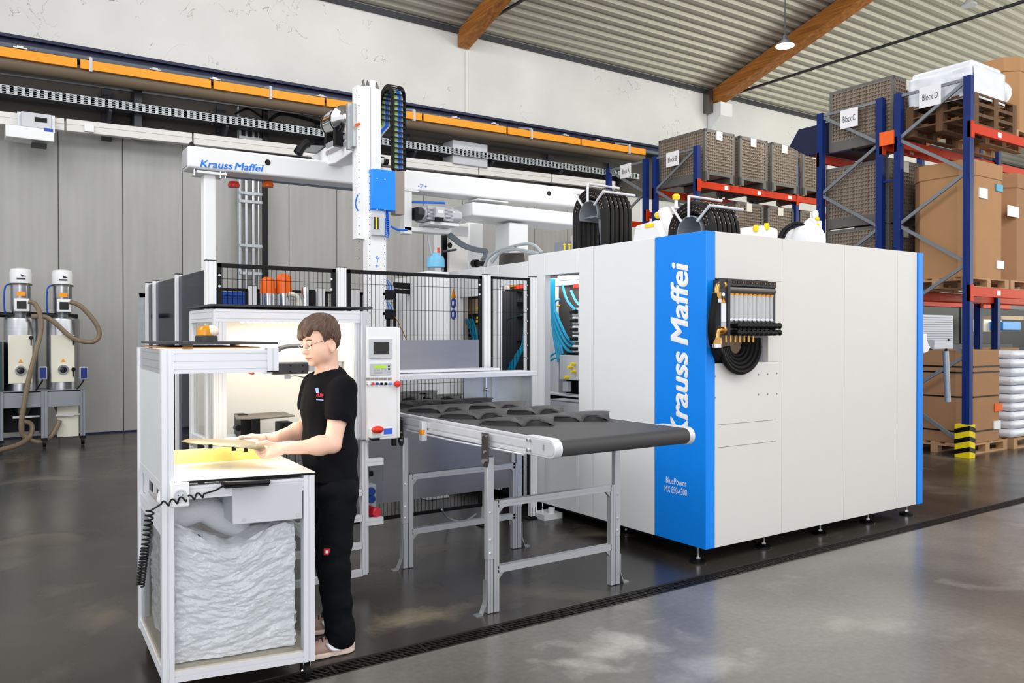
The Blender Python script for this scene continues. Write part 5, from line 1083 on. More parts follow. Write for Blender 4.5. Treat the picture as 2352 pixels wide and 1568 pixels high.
# linear axis in the booth
ax = T('linear_axis', 'white linear axis with a dark motor block inside the lit booth', 'linear axis', (1.6, 5.2, 1.4))
def by(x, y, Y=5.15): return YP(x, y, Y)
a_ = by(560, 833); c_ = by(815, 858); b = MB(); b.alu((BX0+.1, 5.17, (a_.z+c_.z)/2+.01), (BX1-.03, 5.17, (a_.z+c_.z)/2+.01), .05, .055); P('axis_profile', b, alub, ax)
a_ = by(605, 812); c_ = by(800, 830); b = MB(); b.box(a_.x, 5.12, c_.z, c_.x, 5.2, a_.z); P('axis_cover', b, white, ax, bev=.006)
a_ = by(628, 835, 5.1); c_ = by(708, 858, 5.1); b = MB(); b.box(a_.x, 5.1, c_.z, c_.x, 5.15, a_.z); mb_ = P('motor_block', b, dgrey, ax, bev=.003)
b = MB()
for x in (667, 695):
    for y in (839, 853): q = by(x, y, 5.1); b.cyl((q.x, 5.1, q.z), (q.x, 5.098, q.z), .006, n=8)
P('block_screws', b, black, mb_)
a_ = by(608, 833, 5.08); c_ = by(626, 858, 5.08); b = MB(); b.box(a_.x, 5.08, c_.z, c_.x, 5.15, a_.z); P('axis_end', b, alub, ax, bev=.003)
b = MB(); b.tube([by(x, y, 5.16) for x, y in ((638, 806), (645, 799), (665, 795), (690, 794), (710, 797))], .016, n=6, sm=5); P('energy_chain', b, dgrey, ax)
a_ = by(655, 861, 5.12); c_ = by(668, 870, 5.12); b = MB(); b.box(a_.x, 5.12, c_.z, c_.x, 5.14, a_.z); b.box(by(710, 840, 5.08).x, 5.08, by(710, 853, 5.08).z, by(722, 840, 5.08).x, 5.14, by(710, 835, 5.08).z); P('sensor', b, zinc, ax)
b = MB(); b.tube([by(x, y, 5.13) for x, y in ((668, 864), (680, 863), (695, 866), (715, 868))], .003, n=5, sm=3); P('sensor_cable', b, black, ax)
fx_ = T('test_fixture', 'black test fixture on an aluminium base holding a dark trim in the booth', 'fixture', tuple(YP(640, 995, 5.05)))
a_ = by(533, 993, 4.98); c_ = by(700, 993, 4.98); b = MB(); b.box(a_.x, 4.95, BZ0+.003, c_.x, 5.3, BZ0+.03); P('base_plate', b, alub, fx_, bev=.003)
for (x0, x1, y0, y1, Y) in ((553, 598, 963, 986, 5.02), (578, 598, 962, 988, 4.98), (548, 570, 952, 962, 5.18), (643, 672, 970, 990, 5.0)):
    a_ = by(x0, y0, Y); c_ = by(x1, y1, Y); b = MB(); b.box(a_.x, Y, BZ0+.03, c_.x, Y+.1, a_.z); P('support_block', b, black, fx_, bev=.003)
b = MB(); q = by(548, 983, 4.99); b.cyl(q, q+Vector((.0, .05, 0)), .02, n=10); P('clamp', b, black, fx_)
a_ = by(545, 965, 5.0); c_ = by(680, 965, 5.0); z = a_.z+.0; b = MB(); b.prism([(a_.x, 5.02, z), (a_.x+.12, 4.99, z-.004), (c_.x, 5.02, z), (c_.x, 5.25, z+.006), (a_.x+.05, 5.24, z+.006)], (0, 0, .008)); TT('moulded_trim', 'grey-brown moulded trim lying in the booth fixture', 'trim part', b, mat('trim_grey', (96, 88, 80), .4), (a_.x, 5.1, z))

# ---- control panel on the booth's right edge ----
cp = T('control_panel', 'pale grey control panel with a screen, buttons and a red emergency stop', 'control panel', (2.25, 4.8, 1.0))
PY = 4.80
a_ = YP(842, 750, PY); c_ = YP(918, 1006, PY)
b = MB(); b.box(a_.x, PY, c_.z, c_.x-.008, PY+.12, a_.z); P('panel_box', b, lgrey if 0 else white, cp, bev=.006)
b = MB(); b.box(c_.x-.02, PY-.008, c_.z+.004, c_.x, PY+.1, a_.z-.006); P('panel_edge', b, white, cp, bev=.004)
def pf(x, y): return YP(x, y, PY)
def pbox(nm, x0, y0, x1, y1, m, d0=.006, par=cp, bev=.002, lab=None):
    p = pf(x0, y0); q = pf(x1, y1); b = MB(); b.box(p.x, PY-d0, min(p.z, q.z), q.x, PY+.001, max(p.z, q.z)); return P(nm, b, m, par, lab, bev=bev)
fr = pbox('touch_panel', 848, 778, 899, 822, lgrey, .012); pbox('display', 856, 785, 892, 813, screen, .0135, fr, 0)
kp = pbox('operator_panel', 850, 835, 898, 860, lgrey, .008); pbox('lcd_window', 858, 839, 885, 845, lcd, .0095, kp, 0)
for i in range(4): pbox('key', 858+8*i, 848, 863+8*i, 852, zinc, .0095, kp, 0)
for i in range(2): pbox('key', 890, 839+6*i, 894, 843+6*i, dgrey, .0095, kp, 0)
pbox('key', 858, 854, 877, 857, zinc, .0095, kp, 0); pbox('key', 887, 853, 895, 856, zinc, .0095, kp, 0)
cols = [paper, red, bindm, black, black, mat('lamp_blue', (90, 160, 250), .3), red]
for i, x in enumerate((845.5, 855.5, 865, 875, 885, 895)):
    pbox('button_label', x-4.3, 867, x+4.3, 873, mat('label_grey', (150, 146, 142), .5) if i == 0 else MATS['label_grey'], .002, cp, 0)
    q = pf(x, 881); b = MB(); b.lathe((q.x, PY, q.z), [(.0125, 0), (.0125, .008), (.011, .01)], axis=(0, -1, 0), n=16); rg = P('button_ring', b, chrome, cp); b = MB(); b.lathe((q.x, PY-.008, q.z), [(.0088, 0), (.0088, .007), (.006, .009)], axis=(0, -1, 0), n=16); P('push_button', b, cols[i], rg)
q = pf(908, 881); b = MB(); b.cyl((q.x, PY, q.z), (q.x, PY-.02, q.z), .012, n=14); b.lathe((q.x, PY-.02, q.z), [(.016, 0), (.022, .008), (.02, .02), (.008, .027)], axis=(0, -1, 0), n=20); P('emergency_stop', b, red, cp, 'red mushroom emergency stop')
q = pf(860, 992); b = MB(); b.prism([(q.x-.045, PY, q.z-.035), (q.x+.028, PY, q.z-.035), (q.x+.034, PY, q.z+.02), (q.x-.04, PY, q.z+.03)], (0, -.05, 0)); eb = P('stop_housing', b, white, cp, bev=.008)
b = MB(); b.ell((q.x-.005, PY-.06, q.z+.022), .042, .03, .024, 22, 12); P('emergency_stop', b, red, eb, 'large red mushroom emergency stop'); b = MB(); b.box(q.x-.036, PY-.045, q.z-.05, q.x+.02, PY+.03, q.z-.034); P('stop_base', b, black, eb, bev=.006)
sg = pbox('rating_plate', 879, 981, 904, 1000, paper, .002); pbox('plate_print', 881, 984, 901, 996, lcdb, .003, sg, 0)
q = pf(911, 1012); b = MB(); b.cyl((q.x, PY+.04, q.z+.02), (q.x, PY+.04, q.z-.035), .018, n=12); P('hinge_foot', b, black, cp)

# ================= PACKING CART =================
def camw(r_, d_, z=0.0):  # cart plan points measured across / along the view
    cx, cy = math.cos(TH), math.sin(TH); return Vector((d_*cx+r_*cy, d_*cy-r_*cx, z))
FR = camw(-.938, 3.82); dfr = math.radians(24.0); dsd = math.radians(31.5)
ux = camw(math.cos(dfr), math.sin(dfr)); uy = camw(-math.sin(dsd), math.cos(dsd))   # local right, local back
CW, CD = .665, .86
O = FR-ux*CW
M = Matrix(((ux.x, uy.x, 0, O.x), (ux.y, uy.y, 0, O.y), (0, 0, 1, 0), (0, 0, 0, 1)))
def CM(): return MB(M)
def cl(x, y, z): return M @ Vector((x, y, z))
ct = T('packing_cart', 'white aluminium packing cart with a tabletop and clear side panes, full of bubble wrap', 'cart', tuple(cl(CW/2, CD/2, 0)))
ZT, ZU = 1.0, 1.585; pw = .05
bp_ = [(pw/2, pw/2, ZU), (pw/2, CD-pw/2, ZU), (CW-pw/2, pw/2, ZT-.012), (CW-pw/2, CD-pw/2, ZT-.012)]
for x, y, z in bp_: b = CM(); b.alu((x, y, .1), (x, y, z), pw, pw, up=(0, 1, 0)); P('post', b, alub, ct)
def rail(p0, p1, w=.04, h=.045, nm='rail', m=alub): b = CM(); b.alu(p0, p1, w, h); P(nm, b, m, ct)
for z in (.125, .945):
    rail((pw, pw/2, z), (CW-pw, pw/2, z), .04, .05 if z < .5 else .06); rail((pw, CD-pw/2, z), (CW-pw, CD-pw/2, z)); rail((CW-pw/2, pw, z), (CW-pw/2, CD-pw, z))
rail((pw/2, pw, .125), (pw/2, CD-pw, .125), .04, .05); rail((pw/2, pw, .965), (pw/2, CD-pw, .965), .04, .04); rail((pw/2, pw, .80), (pw/2, CD-pw, .80), .04, .04); rail((pw/2, pw, .76), (pw/2, CD-pw, .76), .035, .03)
rail((CW-pw/2, pw, .69), (CW-pw/2, CD-pw, .69), .03, .04)
rail((pw/2, pw, ZU-.055), (pw/2, CD-pw, ZU-.055), .035, .105, 'upper_side_rail', alu)
rail((pw, pw/2, ZU-.055), (.50, pw/2, ZU-.055), .035, .105, 'upper_front_rail'); rail((pw, CD-pw/2, ZU-.055), (.50, CD-pw/2, ZU-.055), .035, .1)
b = CM(); b.alu((.475, pw/2-.004, ZU-.1), (.475, pw/2-.004, ZU+.005), .05, .05, up=(0, 1, 0)); P('end_block', b, alub, ct)
b = CM(); b.box(.45, -.004, ZU-.108, .5, .05, ZU-.1); P('end_cap', b, black, ct)
b = CM(); b.box(.02, .0, ZU+.022, .50, CD, ZU+.032); P('upper_plate', b, dgrey, ct, bev=.002)
b = CM(); b.box(.03, .01, ZU+.004, .42, CD, ZU+.010); P('upper_shelf', b, card, ct)
for (x, y) in ((.07, .5), (.1, .06), (.4, .5)): b = CM(); b.box(x, y, ZU+.0, x+.04, y+.04, ZU+.022); P('spacer', b, mat('spacer_brass', (170, 140, 90), .5) if (x == .07) else MATS['spacer_brass'], ct)
b = CM(); b.box(.006, pw, .985, .012, CD-pw, ZU-.11); P('side_panel', b, mat('opal_panel', (214, 220, 222), .35), ct)
for nm, bb_ in (('front_pane', (pw, .012, .15, CW-pw, .016, .915)), ('side_pane', (.012, pw, .15, .016, CD-pw, .745)), ('right_pane', (CW-.016, pw, .15, CW-.012, CD-pw, .915))): b = CM(); b.box(*bb_); P(nm, b, glass, ct)
b = CM(); b.box(pw*.2, pw*.2, .15, CW-pw*.2, CD-pw*.2, .158); P('bottom_plate', b, mat('bottom_grey', (190, 180, 165), .6), ct)
b = CM(); b.box(pw+.002, -.002, ZT-.012, CW+.004, CD, ZT-.002); P('tabletop_edge', b, black, ct)
b = CM(); b.box(pw+.002, -.002, ZT-.002, CW+.003, CD, ZT+.001); P('tabletop', b, tblw, ct)
for (x, y) in ((.05, .06), (CW-.03, .05), (.05, CD-.06), (CW-.05, CD-.06)):
    c_ = cl(x, y, 0); b = MB(); b.cyl(c_+Vector((-.012, 0, .045)), c_+Vector((.014, 0, .045)), .043, n=20); cs = P('caster_wheel', b, rubber, ct)
    b = MB(); b.box(c_.x-.018, c_.y-.02, .05, c_.x-.013, c_.y+.02, .098); b.box(c_.x+.015, c_.y-.02, .05, c_.x+.02, c_.y+.02, .098); b.cyl(c_+Vector((-.022, 0, .045)), c_+Vector((.024, 0, .045)), .01, n=8); b.box(c_.x-.03, c_.y-.03, .094, c_.x+.03, c_.y+.03, .1); P('caster_fork', b, chrome, cs)
# yellow sheet standing on the table
b = CM(); b.prism([(.055, .50, ZT+.002), (.055, .515, ZT+.002), (.055, .54, ZT+.068), (.055, .525, ZT+.068)], (.56, .03, 0)); TT('yellow_sheet', 'pale yellow foam strip standing along the back of the cart tabletop', 'strip', b, ysheet, tuple(cl(.3, .52, ZT)))
q = ZP(520, 1071, ZT+.001); ddx = ux*.026; ddy = uy*.018; b = MB(); b.prism([q-ddx-ddy, q+ddx-ddy, q+ddx+ddy, q-ddx+ddy], (0, 0, .0008)); TT('paper_label', 'small white paper label lying on the white cart tabletop', 'label', b, paper, tuple(q))
# handle, drawer box, socket, coil
def front(px, py, off=0.0):   # point on the cart front plane
    d = ray(px, py); n = (ux.cross(Zd)).normalized(); p0 = O+n*off; t_ = (p0-_C).dot(n)/d.dot(n); return _C+d*t_
def fl_(p): return M.inverted() @ p
h0 = fl_(front(514, 1108)); h1 = fl_(front(610, 1103)); b = CM(); b.tube([(h0.x, 0.0, h0.z-.006), (h0.x, -.035, h0.z), (h0.x+.02, -.05, h0.z), (h1.x-.02, -.05, h1.z), (h1.x, -.035, h1.z), (h1.x, 0.0, h1.z-.006)], .013, n=8, sm=4); b.box(h0.x-.004, -.045, h0.z-.02, h1.x+.004, -.0, h0.z-.002); P('pull_handle', b, black, ct, bev=.003)
h0 = fl_(front(534, 1120)); h1 = fl_(front(704, 1185)); b = CM(); b.box(h0.x, .0, h1.z-.01, h1.x-.02, .3, h0.z+.005); db = P('drawer_box', b, lgrey, ct, bev=.003)
b = CM()
for x in (h0.x+.05, h1.x-.04): b.cyl((x, 0, h1.z+.01), (x, -.002, h1.z+.01), .009, n=14)
P('plug_cover', b, mat('cover_grey', (186, 190, 196), .5), db)
s0 = fl_(front(390, 1108)); s1 = fl_(front(433, 1160)); b = CM(); b.box(s0.x, -.03, s1.z, s1.x, .0, s0.z); so = P('socket_plate', b, white, ct, bev=.006)
cx_, cz_ = (s0.x+s1.x)/2+.0, (s0.z+s1.z)/2; b = CM(); b.lathe((cx_, -.031, cz_), [(.026, 0), (.026, .003), (.021, .004), (.021, 0)], axis=(0, -1, 0), n=24); P('socket_ring', b, lgrey, so)
b = CM(); b.lathe((cx_, -.0305, cz_), [(.021, 0), (.021, .001)], axis=(0, -1, 0), n=20); P('socket_face', b, mat('socket_shade', (200, 204, 212), .5), so)
b = CM()
for dx in (-.009, .009): b.cyl((cx_+dx, -.0315, cz_), (cx_+dx, -.0335, cz_), .0028, n=8)
P('socket_holes', b, black, so)
# coiled cord
def coil(P0, P1, turns, R, r, n=12):
    P0 = Vector(P0); P1 = Vector(P1); d = (P1-P0); L = d.length; d.normalize(); a = d.cross(Zd) if abs(d.z) < .9 else d.cross(Xd); a.normalize(); c = d.cross(a); pts = []
    for i in range(turns*n+1): t_ = i/n; an = 2*math.pi*t_; pts.append(P0+d*(L*i/(turns*n))+a*(R*math.cos(an))+c*(R*math.sin(an)))
    return pts
pA_ = front(520, 1112, .01); pB_ = front(470, 1135, .02); pC_ = front(372, 1158, .06); pD_ = front(345, 1170, .05); pE_ = front(322, 1345, .05)
b = MB(); b.tube([pA_, (pA_+pB_)/2-Zd*.005]+coil(pB_, pC_, 5, .012, .004)+coil(pD_, (pD_+pE_)/2, 8, .016, .004)+coil((pD_+pE_)/2, pE_, 14, .016, .004), .0042, n=5)
TT('coiled_cord', 'black coiled power cord hanging at the left edge of the packing cart', 'cord', b, black, tuple(pE_))
b = MB(); b.tube([front(400, 851, -.03), front(412, 846, -.03), front(440, 843, -.04), front(480, 842, -.04)], .004, n=6, sm=5); b.tube([front(555, 842, -.05), front(572, 856, -.05), front(583, 858, -.05), front(573, 846, -.06)], .004, n=6, sm=4); b.tube([front(398, 850, -.03), front(395, 900, -.05)], .002, n=5)
TT('copper_wire', 'orange wire hanging below the upper frame of the packing cart', 'wire', b, mat('wire_orange', (226, 130, 90), .5), tuple(front(400, 851, -.03)))
# beacon on the upper plate
bc = cl(.29, .3, ZU+.032); q = DP(474, 785, 3.9); q.z = ZU+.033
bk = T('signal_beacon', 'amber and clear domed signal beacon on top of the packing cart', 'beacon', tuple(q))
b = MB(); b.lathe(q, [(.052, 0), (.052, .025), (.046, .03)], n=24); P('beacon_base', b, dgrey, bk)
b = MB(); b.lathe(q+Zd*.03, [(.046, 0), (.046, .01), (.045, .028), (.034, .042), (.012, .049)], n=24); P('beacon_dome', b, amber, bk)
b = MB(); b.ell(q+ux*.024-uy*.012+Zd*.05, .034, .034, .03); P('clear_dome', b, mat('beacon_white', (250, 232, 216), .2), bk)
d = bpy.data.lights.new('table_light', 'AREA'); d.shape = 'RECTANGLE'; d.size = .36; d.size_y = .55; d.energy = 3.5; d.color = (1, .95, .86); o = bpy.data.objects.new('table_light', d); COL.objects.link(o); o.location = cl(.27, .42, ZU-.115); o.rotation_euler = (0, 0, math.atan2(ux.y, ux.x))
b = CM(); b.box(.08, .15, ZU-.108, .44, .7, ZU-.1); P('table_lamp', b, ledm, ct)
# bubble wrap
rs = random.Random(3)
bm_ = bpy.data.materials.new('bubble_wrap'); bm_.use_nodes = True; N = bm_.node_tree.nodes; L = bm_.node_tree.links; pb_ = N['Principled BSDF']
tc = N.new('ShaderNodeTexCoord'); vo = N.new('ShaderNodeTexVoronoi'); vo.inputs['Scale'].default_value = 95; L.new(tc.outputs['Object'], vo.inputs[0])
bp2 = N.new('ShaderNodeBump'); bp2.inputs['Strength'].default_value = .35; bp2.inputs['Distance'].default_value = .004; bp2.invert = True; L.new(vo.outputs[0], bp2.inputs['Height']); L.new(bp2.outputs[0], pb_.inputs['Normal'])
tl_ = N.new('ShaderNodeBsdfTranslucent'); tl_.inputs[0].default_value = (.95, .95, 1, 1); ms_ = N.new('ShaderNodeMixShader'); ms_.inputs[0].default_value = .12; L.new(pb_.outputs[0], ms_.inputs[1]); L.new(tl_.outputs[0], ms_.inputs[2]); L.new(ms_.outputs[0], N['Material Output'].inputs[0])
pb_.inputs['Base Color'].default_value = lin((252, 250, 255))+(1,); pb_.inputs['Roughness'].default_value = .2; pb_.inputs['Specular IOR Level'].default_value = .8; pb_.inputs['Subsurface Weight'].default_value = .0; pb_.inputs['Subsurface Radius'].default_value = (.03, .03, .03)
from mathutils import noise as mnz
def fbm(p, o=4): return mnz.fractal(p, 1.0, 2.0, o)
def wrapshell(nm, x0, x1, y0, y1, zf, seed, nu=64, nv=64):
    b = CM()
    zt = lambda u: zf(u)
    def fold(u, v, k):  # folded layers, ruffled outwards
        return .015*(.5-abs(fbm(Vector((u*3+.6*v, v*9-1.6*u, seed+k)))))+.009*(.5-abs(fbm(Vector((u*7-1.5*v, v*20+2*u, seed+k+9)))))+.012*fbm(Vector((u*3, v*3, seed+k+4)))
    b.grid(lambda u, v: (x0+(x1-x0)*u, y0+.02+fold(u, v, 0)+.03*max(0, v-.9)*5, .165+(zt(u)-.165)*v), nu, nv)
    b.grid(lambda u, v: (x0+.01+fold(u, v, 3)*.8, y0+.02+(y1-y0-.02)*u, .165+(zt(0)-.165)*v), nu//2, nv)
    b.grid(lambda u, v: (x1-.015+fold(u, v, 5)*1.6, y0+.02+(y1-y0-.02)*u, .165+(zt(1)-.165)*v), nu//2, nv)
    b.grid(lambda u, v: (x0+(x1-x0)*u, y0+.02+(y1-y0)*v, zt(u)+.03*fbm(Vector((u*4, v*4, seed)))+.03*math.sin(v*7+u*4)*v), nu//2, nu//2)
    return b
def zf(u): return .70+.1*(u > .0)*math.exp(-((u-.0)/.2)**2)-.035*math.exp(-((u-.5)/.14)**2)+.055*math.exp(-((u-.95)/.25)**2)
b = wrapshell('bubble_wrap', .045, CW-.075, .04, CD-.08, zf, 2.0, 110, 120)
bw = TT('bubble_wrap', 'heap of folded clear bubble wrap filling the lower bay of the packing cart', 'bubble wrap', b, bm_, tuple(cl(.3, .4, .16)), kind='stuff')
b = CM(); b.tube([(.06, .2, .80), (.2, .22, .83), (.3, .25, .76), (.40, .28, .70)], .075, n=20, sm=6, rr=lambda t_: 1-.25*t_)
TT('bubble_wrap_roll', 'loose rolled end of bubble wrap sticking up left of the drawer box', 'bubble wrap', b, bm_, tuple(cl(.2, .2, .7)))
b = CM(); b.tube([(.12, .55, .72), (.12, .58, .84), (.13, .6, .9)], .085, n=16, sm=5, rr=lambda t_: 1-.6*t_); TT('bubble_wrap_roll', 'bulge of bubble wrap showing through the left side of the cart', 'bubble wrap', b, bm_, tuple(cl(.03, .6, .7)))
b = CM(); b.tube([(.28, .5, .74), (.36, .5, .79), (.46, .52, .72)], .06, n=14, sm=5); TT('tan_foam', 'tan packing foam piece peeping out behind the drawer box', 'foam', b, mat('tan_foam', (214, 196, 160), .8), tuple(cl(.36, .5, .7)))

# ================= MATERIAL DRYERS =================
DYY = 14.0
st = T('dryer_stand', 'grey painted stand on castors carrying two steel material dryers', 'stand', tuple(YP(90, 900, DYY)))
def dy(x, y, Y=DYY-.35): return YP(x, y, Y)
zt_ = dy(100, 897).z; zb_2 = dy(100, 934).z; xL = dy(-60, 900).x; xR = dy(193, 900).x; zleg = .14
for k in range(3):
    xa_ = [dy(5, 900).x, dy(105, 900).x, dy(193, 900).x][k]
    b = MB(); b.alu((xa_-.02, DYY-.35, zleg), (xa_-.02, DYY-.35, zt_), .06 if k != 1 else .08, .06, up=(0, 1, 0)); P('stand_leg', b, mgrey, st); b = MB(); b.alu((xa_-.02, DYY+.3, zleg), (xa_-.02, DYY+.3, zt_), .06, .06, up=(0, 1, 0)); P('stand_leg', b, mgrey, st)
    b = MB(); b.cyl((xa_-.04, DYY-.35, .065), (xa_-.0, DYY-.35, .065), .062, n=18); b.box(xa_-.06, DYY-.39, .1, xa_+.02, DYY-.31, .14); P('castor', b, black, st)
b = MB(); b.box(xL, DYY-.36, zb_2, xR-.03, DYY-.34, zt_-.005); P('stand_panel', b, mat('stand_grey', (138, 142, 150), .45), st)
b = MB(); b.box(xL, DYY-.36, zt_-.02, xR+.01, DYY+.33, zt_); P('stand_top', b, MATS['stand_grey'], st)
b = MB(); b.box(dy(133, 940).x, DYY-.2, .12, dy(183, 940).x, DYY-.15, zb_2); P('chute_plate', b, creamd, st)
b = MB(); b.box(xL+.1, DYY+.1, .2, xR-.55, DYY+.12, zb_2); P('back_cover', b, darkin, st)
for i, (x0, x1, lab, sh) in enumerate(((8, 88, 'left', 0), (105, 183, 'right', 0))):
    g = T('material_dryer', 'stainless steel material dryer with a cream door, %s of the pair' % lab, 'dryer', (0, DYY, zt_), 'steel material dryers')
    ax0 = YP(x0, 800, DYY).x; ax1 = YP(x1, 800, DYY).x; cx = (ax0+ax1)/2; r = (ax1-ax0)/2
    ORG[g.name] = Vector((cx, DYY, zt_)); g.location = (cx, DYY, zt_)
    zt1_ = YP(100, 731, DYY-.2).z
    b = MB(); b.lathe((cx, DYY, 0), [(r, zt_), (r, zt1_-.02), (r*.97, zt1_), (r*.4, zt1_+.05)], n=36); P('dryer_body', b, steel, g)
    zd0 = YP(50, 880, DYY-r).z; zd1 = YP(50, 769, DYY-r).z; w_ = r*.78
    b = MB(); b.box(cx-w_, DYY-r-.03, zd0, cx+w_*.75, DYY-r*.4, zd1); dr_ = P('door', b, creamd, g, bev=.006)
    q = Vector((cx-.02, DYY-r-.03, (zd0+.19))); b = MB(); b.lathe(q, [(.072, 0), (.072, .02), (.05, .02)], axis=(0, -1, 0), n=24); P('sight_ring', b, chrome, dr_); b = MB(); b.lathe(q, [(.048, .0), (.05, .021), (.046, .023)], axis=(0, -1, 0), n=20); P('sight_glass', b, screen, dr_)
    b = MB(); b.prism([(q.x-.03, q.y-.001, q.z+.115), (q.x+.03, q.y-.001, q.z+.115), (q.x, q.y-.001, q.z+.165)], (0, -.003, 0)); P('warning_sign', b, yellow, dr_)
    for z in (zd0+.08, zd1-.15): b = MB(); b.box(cx+w_*.62, DYY-r-.05, z, cx+w_*.7, DYY-r-.03, z+.1); b.cyl((cx+w_*.66, DYY-r-.055, z+.11), (cx+w_*.66, DYY-r-.03, z+.11), .03, n=10); P('door_latch', b, black, dr_)
    zh = zt1_+.05; b = MB(); b.lathe((cx, DYY, 0), [(.09, zh-.03), (.13, zh+.08), (.13, zh+.46)], n=24); P('loader_body', b, steel, g)
    b = MB(); b.lathe((cx, DYY, 0), [(.15, zh+.44), (.15, zh+.46)], n=24); P('loader_rim', b, dsteel, g)
    b = MB(); b.lathe((cx, DYY, 0), [(.14, zh+.47), (.145, zh+.62), (.13, zh+.68), (.05, zh+.7)], n=24); hd = P('loader_head', b, white, g)
    b = MB(); b.prism([(cx-.01, DYY-.147, zh+.6), (cx+.06, DYY-.14, zh+.57), (cx-.0, DYY-.147, zh+.56)], (0, -.003, 0)); b.box(cx-.06, DYY-.15, zh+.525, cx+.05, DYY-.143, zh+.545); P('head_mark', b, txdark, hd)
    b = MB(); b.box(cx-.06, DYY-.15, zh+.28, cx+.05, DYY-.12, zh+.34); P('warning_label', b, yellow, g)
    b = MB(); b.box(cx-.09, DYY-.2, zh+.05, cx+.1, DYY-.12, zh+.24); cb_ = P('loader_controller', b, white, g, bev=.008); b = MB(); b.box(cx-.06, DYY-.205, zh+.085, cx+.06, DYY-.2, zh+.2); P('controller_face', b, screen, cb_)
    b = MB(); b.tube([(cx-.12, DYY-.02, zh+.46), (cx-.2, DYY-.02, zh+.4), (cx-.21, DYY-.02, zh+.1), (cx-.17, DYY-.02, zh-.05)], .014, n=6, sm=5); P('air_hose', b, bindm, g)
    b = MB(); b.cyl((cx-.6, DYY+.05, zh+.02), (cx+.2, DYY-.05, zh-.02), .04, n=10); P('air_duct', b, black, g)
    b = MB(); b.lathe((cx, DYY, 0), [(.05, zb_2-.35), (.06, zb_2-.2), (.14, zb_2+.0), (.15, zb_2+.02)], n=18); P('outlet_cone', b, steel, g)
    b = MB(); b.box(cx-.12, DYY-.25, zb_2-.16, cx+.12, DYY-.22, zb_2-.13); b.cyl((cx+.12, DYY-.235, zb_2-.145), (cx+.22, DYY-.235, zb_2-.145), .014, n=8); P('slide_handle', b, alub, g)
    qx = YP(98 if i == 0 else 192, 860, DYY-.3)
    b = MB(); b.box(qx.x-.055, DYY-.34, qx.z-.07, qx.x+.055, DYY-.26, qx.z+.12); bx_ = P('switch_box', b, lgrey, g, bev=.012); b = MB(); b.box(qx.x-.043, DYY-.345, qx.z-.055, qx.x+.043, DYY-.34, qx.z+.105); P('switch_face', b, mat('box_blue', (26, 48, 120), .4) if i == 0 else MATS['box_blue'], bx_)
    b = MB(); b.tube([(qx.x-.0, DYY-.3, qx.z-.07), (qx.x-.02, DYY-.3, qx.z-.12), (qx.x-.09, DYY-.28, zt_+.0)], .012, n=6, sm=4); P('box_cable', b, black, g)
def hose(pts, r, lab, Y=DYY-.3): b = MB(); b.tube([YP(x, y, Y+dy_) for x, y, dy_ in pts], r, n=10, sm=7); TT('conveying_hose', lab, 'hose', b, tan, tuple(YP(pts[-1][0], pts[-1][1], Y)))
hose([(65, 692, 0), (80, 698, 0), (92, 722, -.02), (94, 760, -.05), (82, 810, -.1), (66, 870, -.12), (55, 930, -.12), (49, 975, -.1), (56, 1002, -.05), (90, 1015, 0), (118, 1000, 0), (137, 965, .05)], .035, 'tan hose falling from the left dryer head in front of its door')
hose([(160, 693, 0), (185, 703, 0), (215, 735, 0), (228, 762, 0), (222, 780, 0), (200, 785, 0), (165, 775, 0), (130, 745, 0), (105, 728, 0), (72, 727, 0)], .035, 'tan hose looping out to the right of the right dryer')
hose([(56, 968, .1), (70, 972, .05), (74, 985, 0), (66, 1005, -.05), (40, 1022, -.4), (0, 1033, -.7), (-40, 1038, -.8)], .035, 'tan hose lying towards the left edge on the floor', DYY-.3)
b = MB(); q = YP(2, 850, DYY-.1); b.box(q.x-.4, DYY-.3, .2, q.x+.012, DYY+.2, 1.55); TT('dark_cabinet', 'dark cabinet cut off by the left photo edge beside the dryers', 'cabinet', b, mat('cabinet_green', (26, 60, 60), .5), (q.x, DYY, .2))
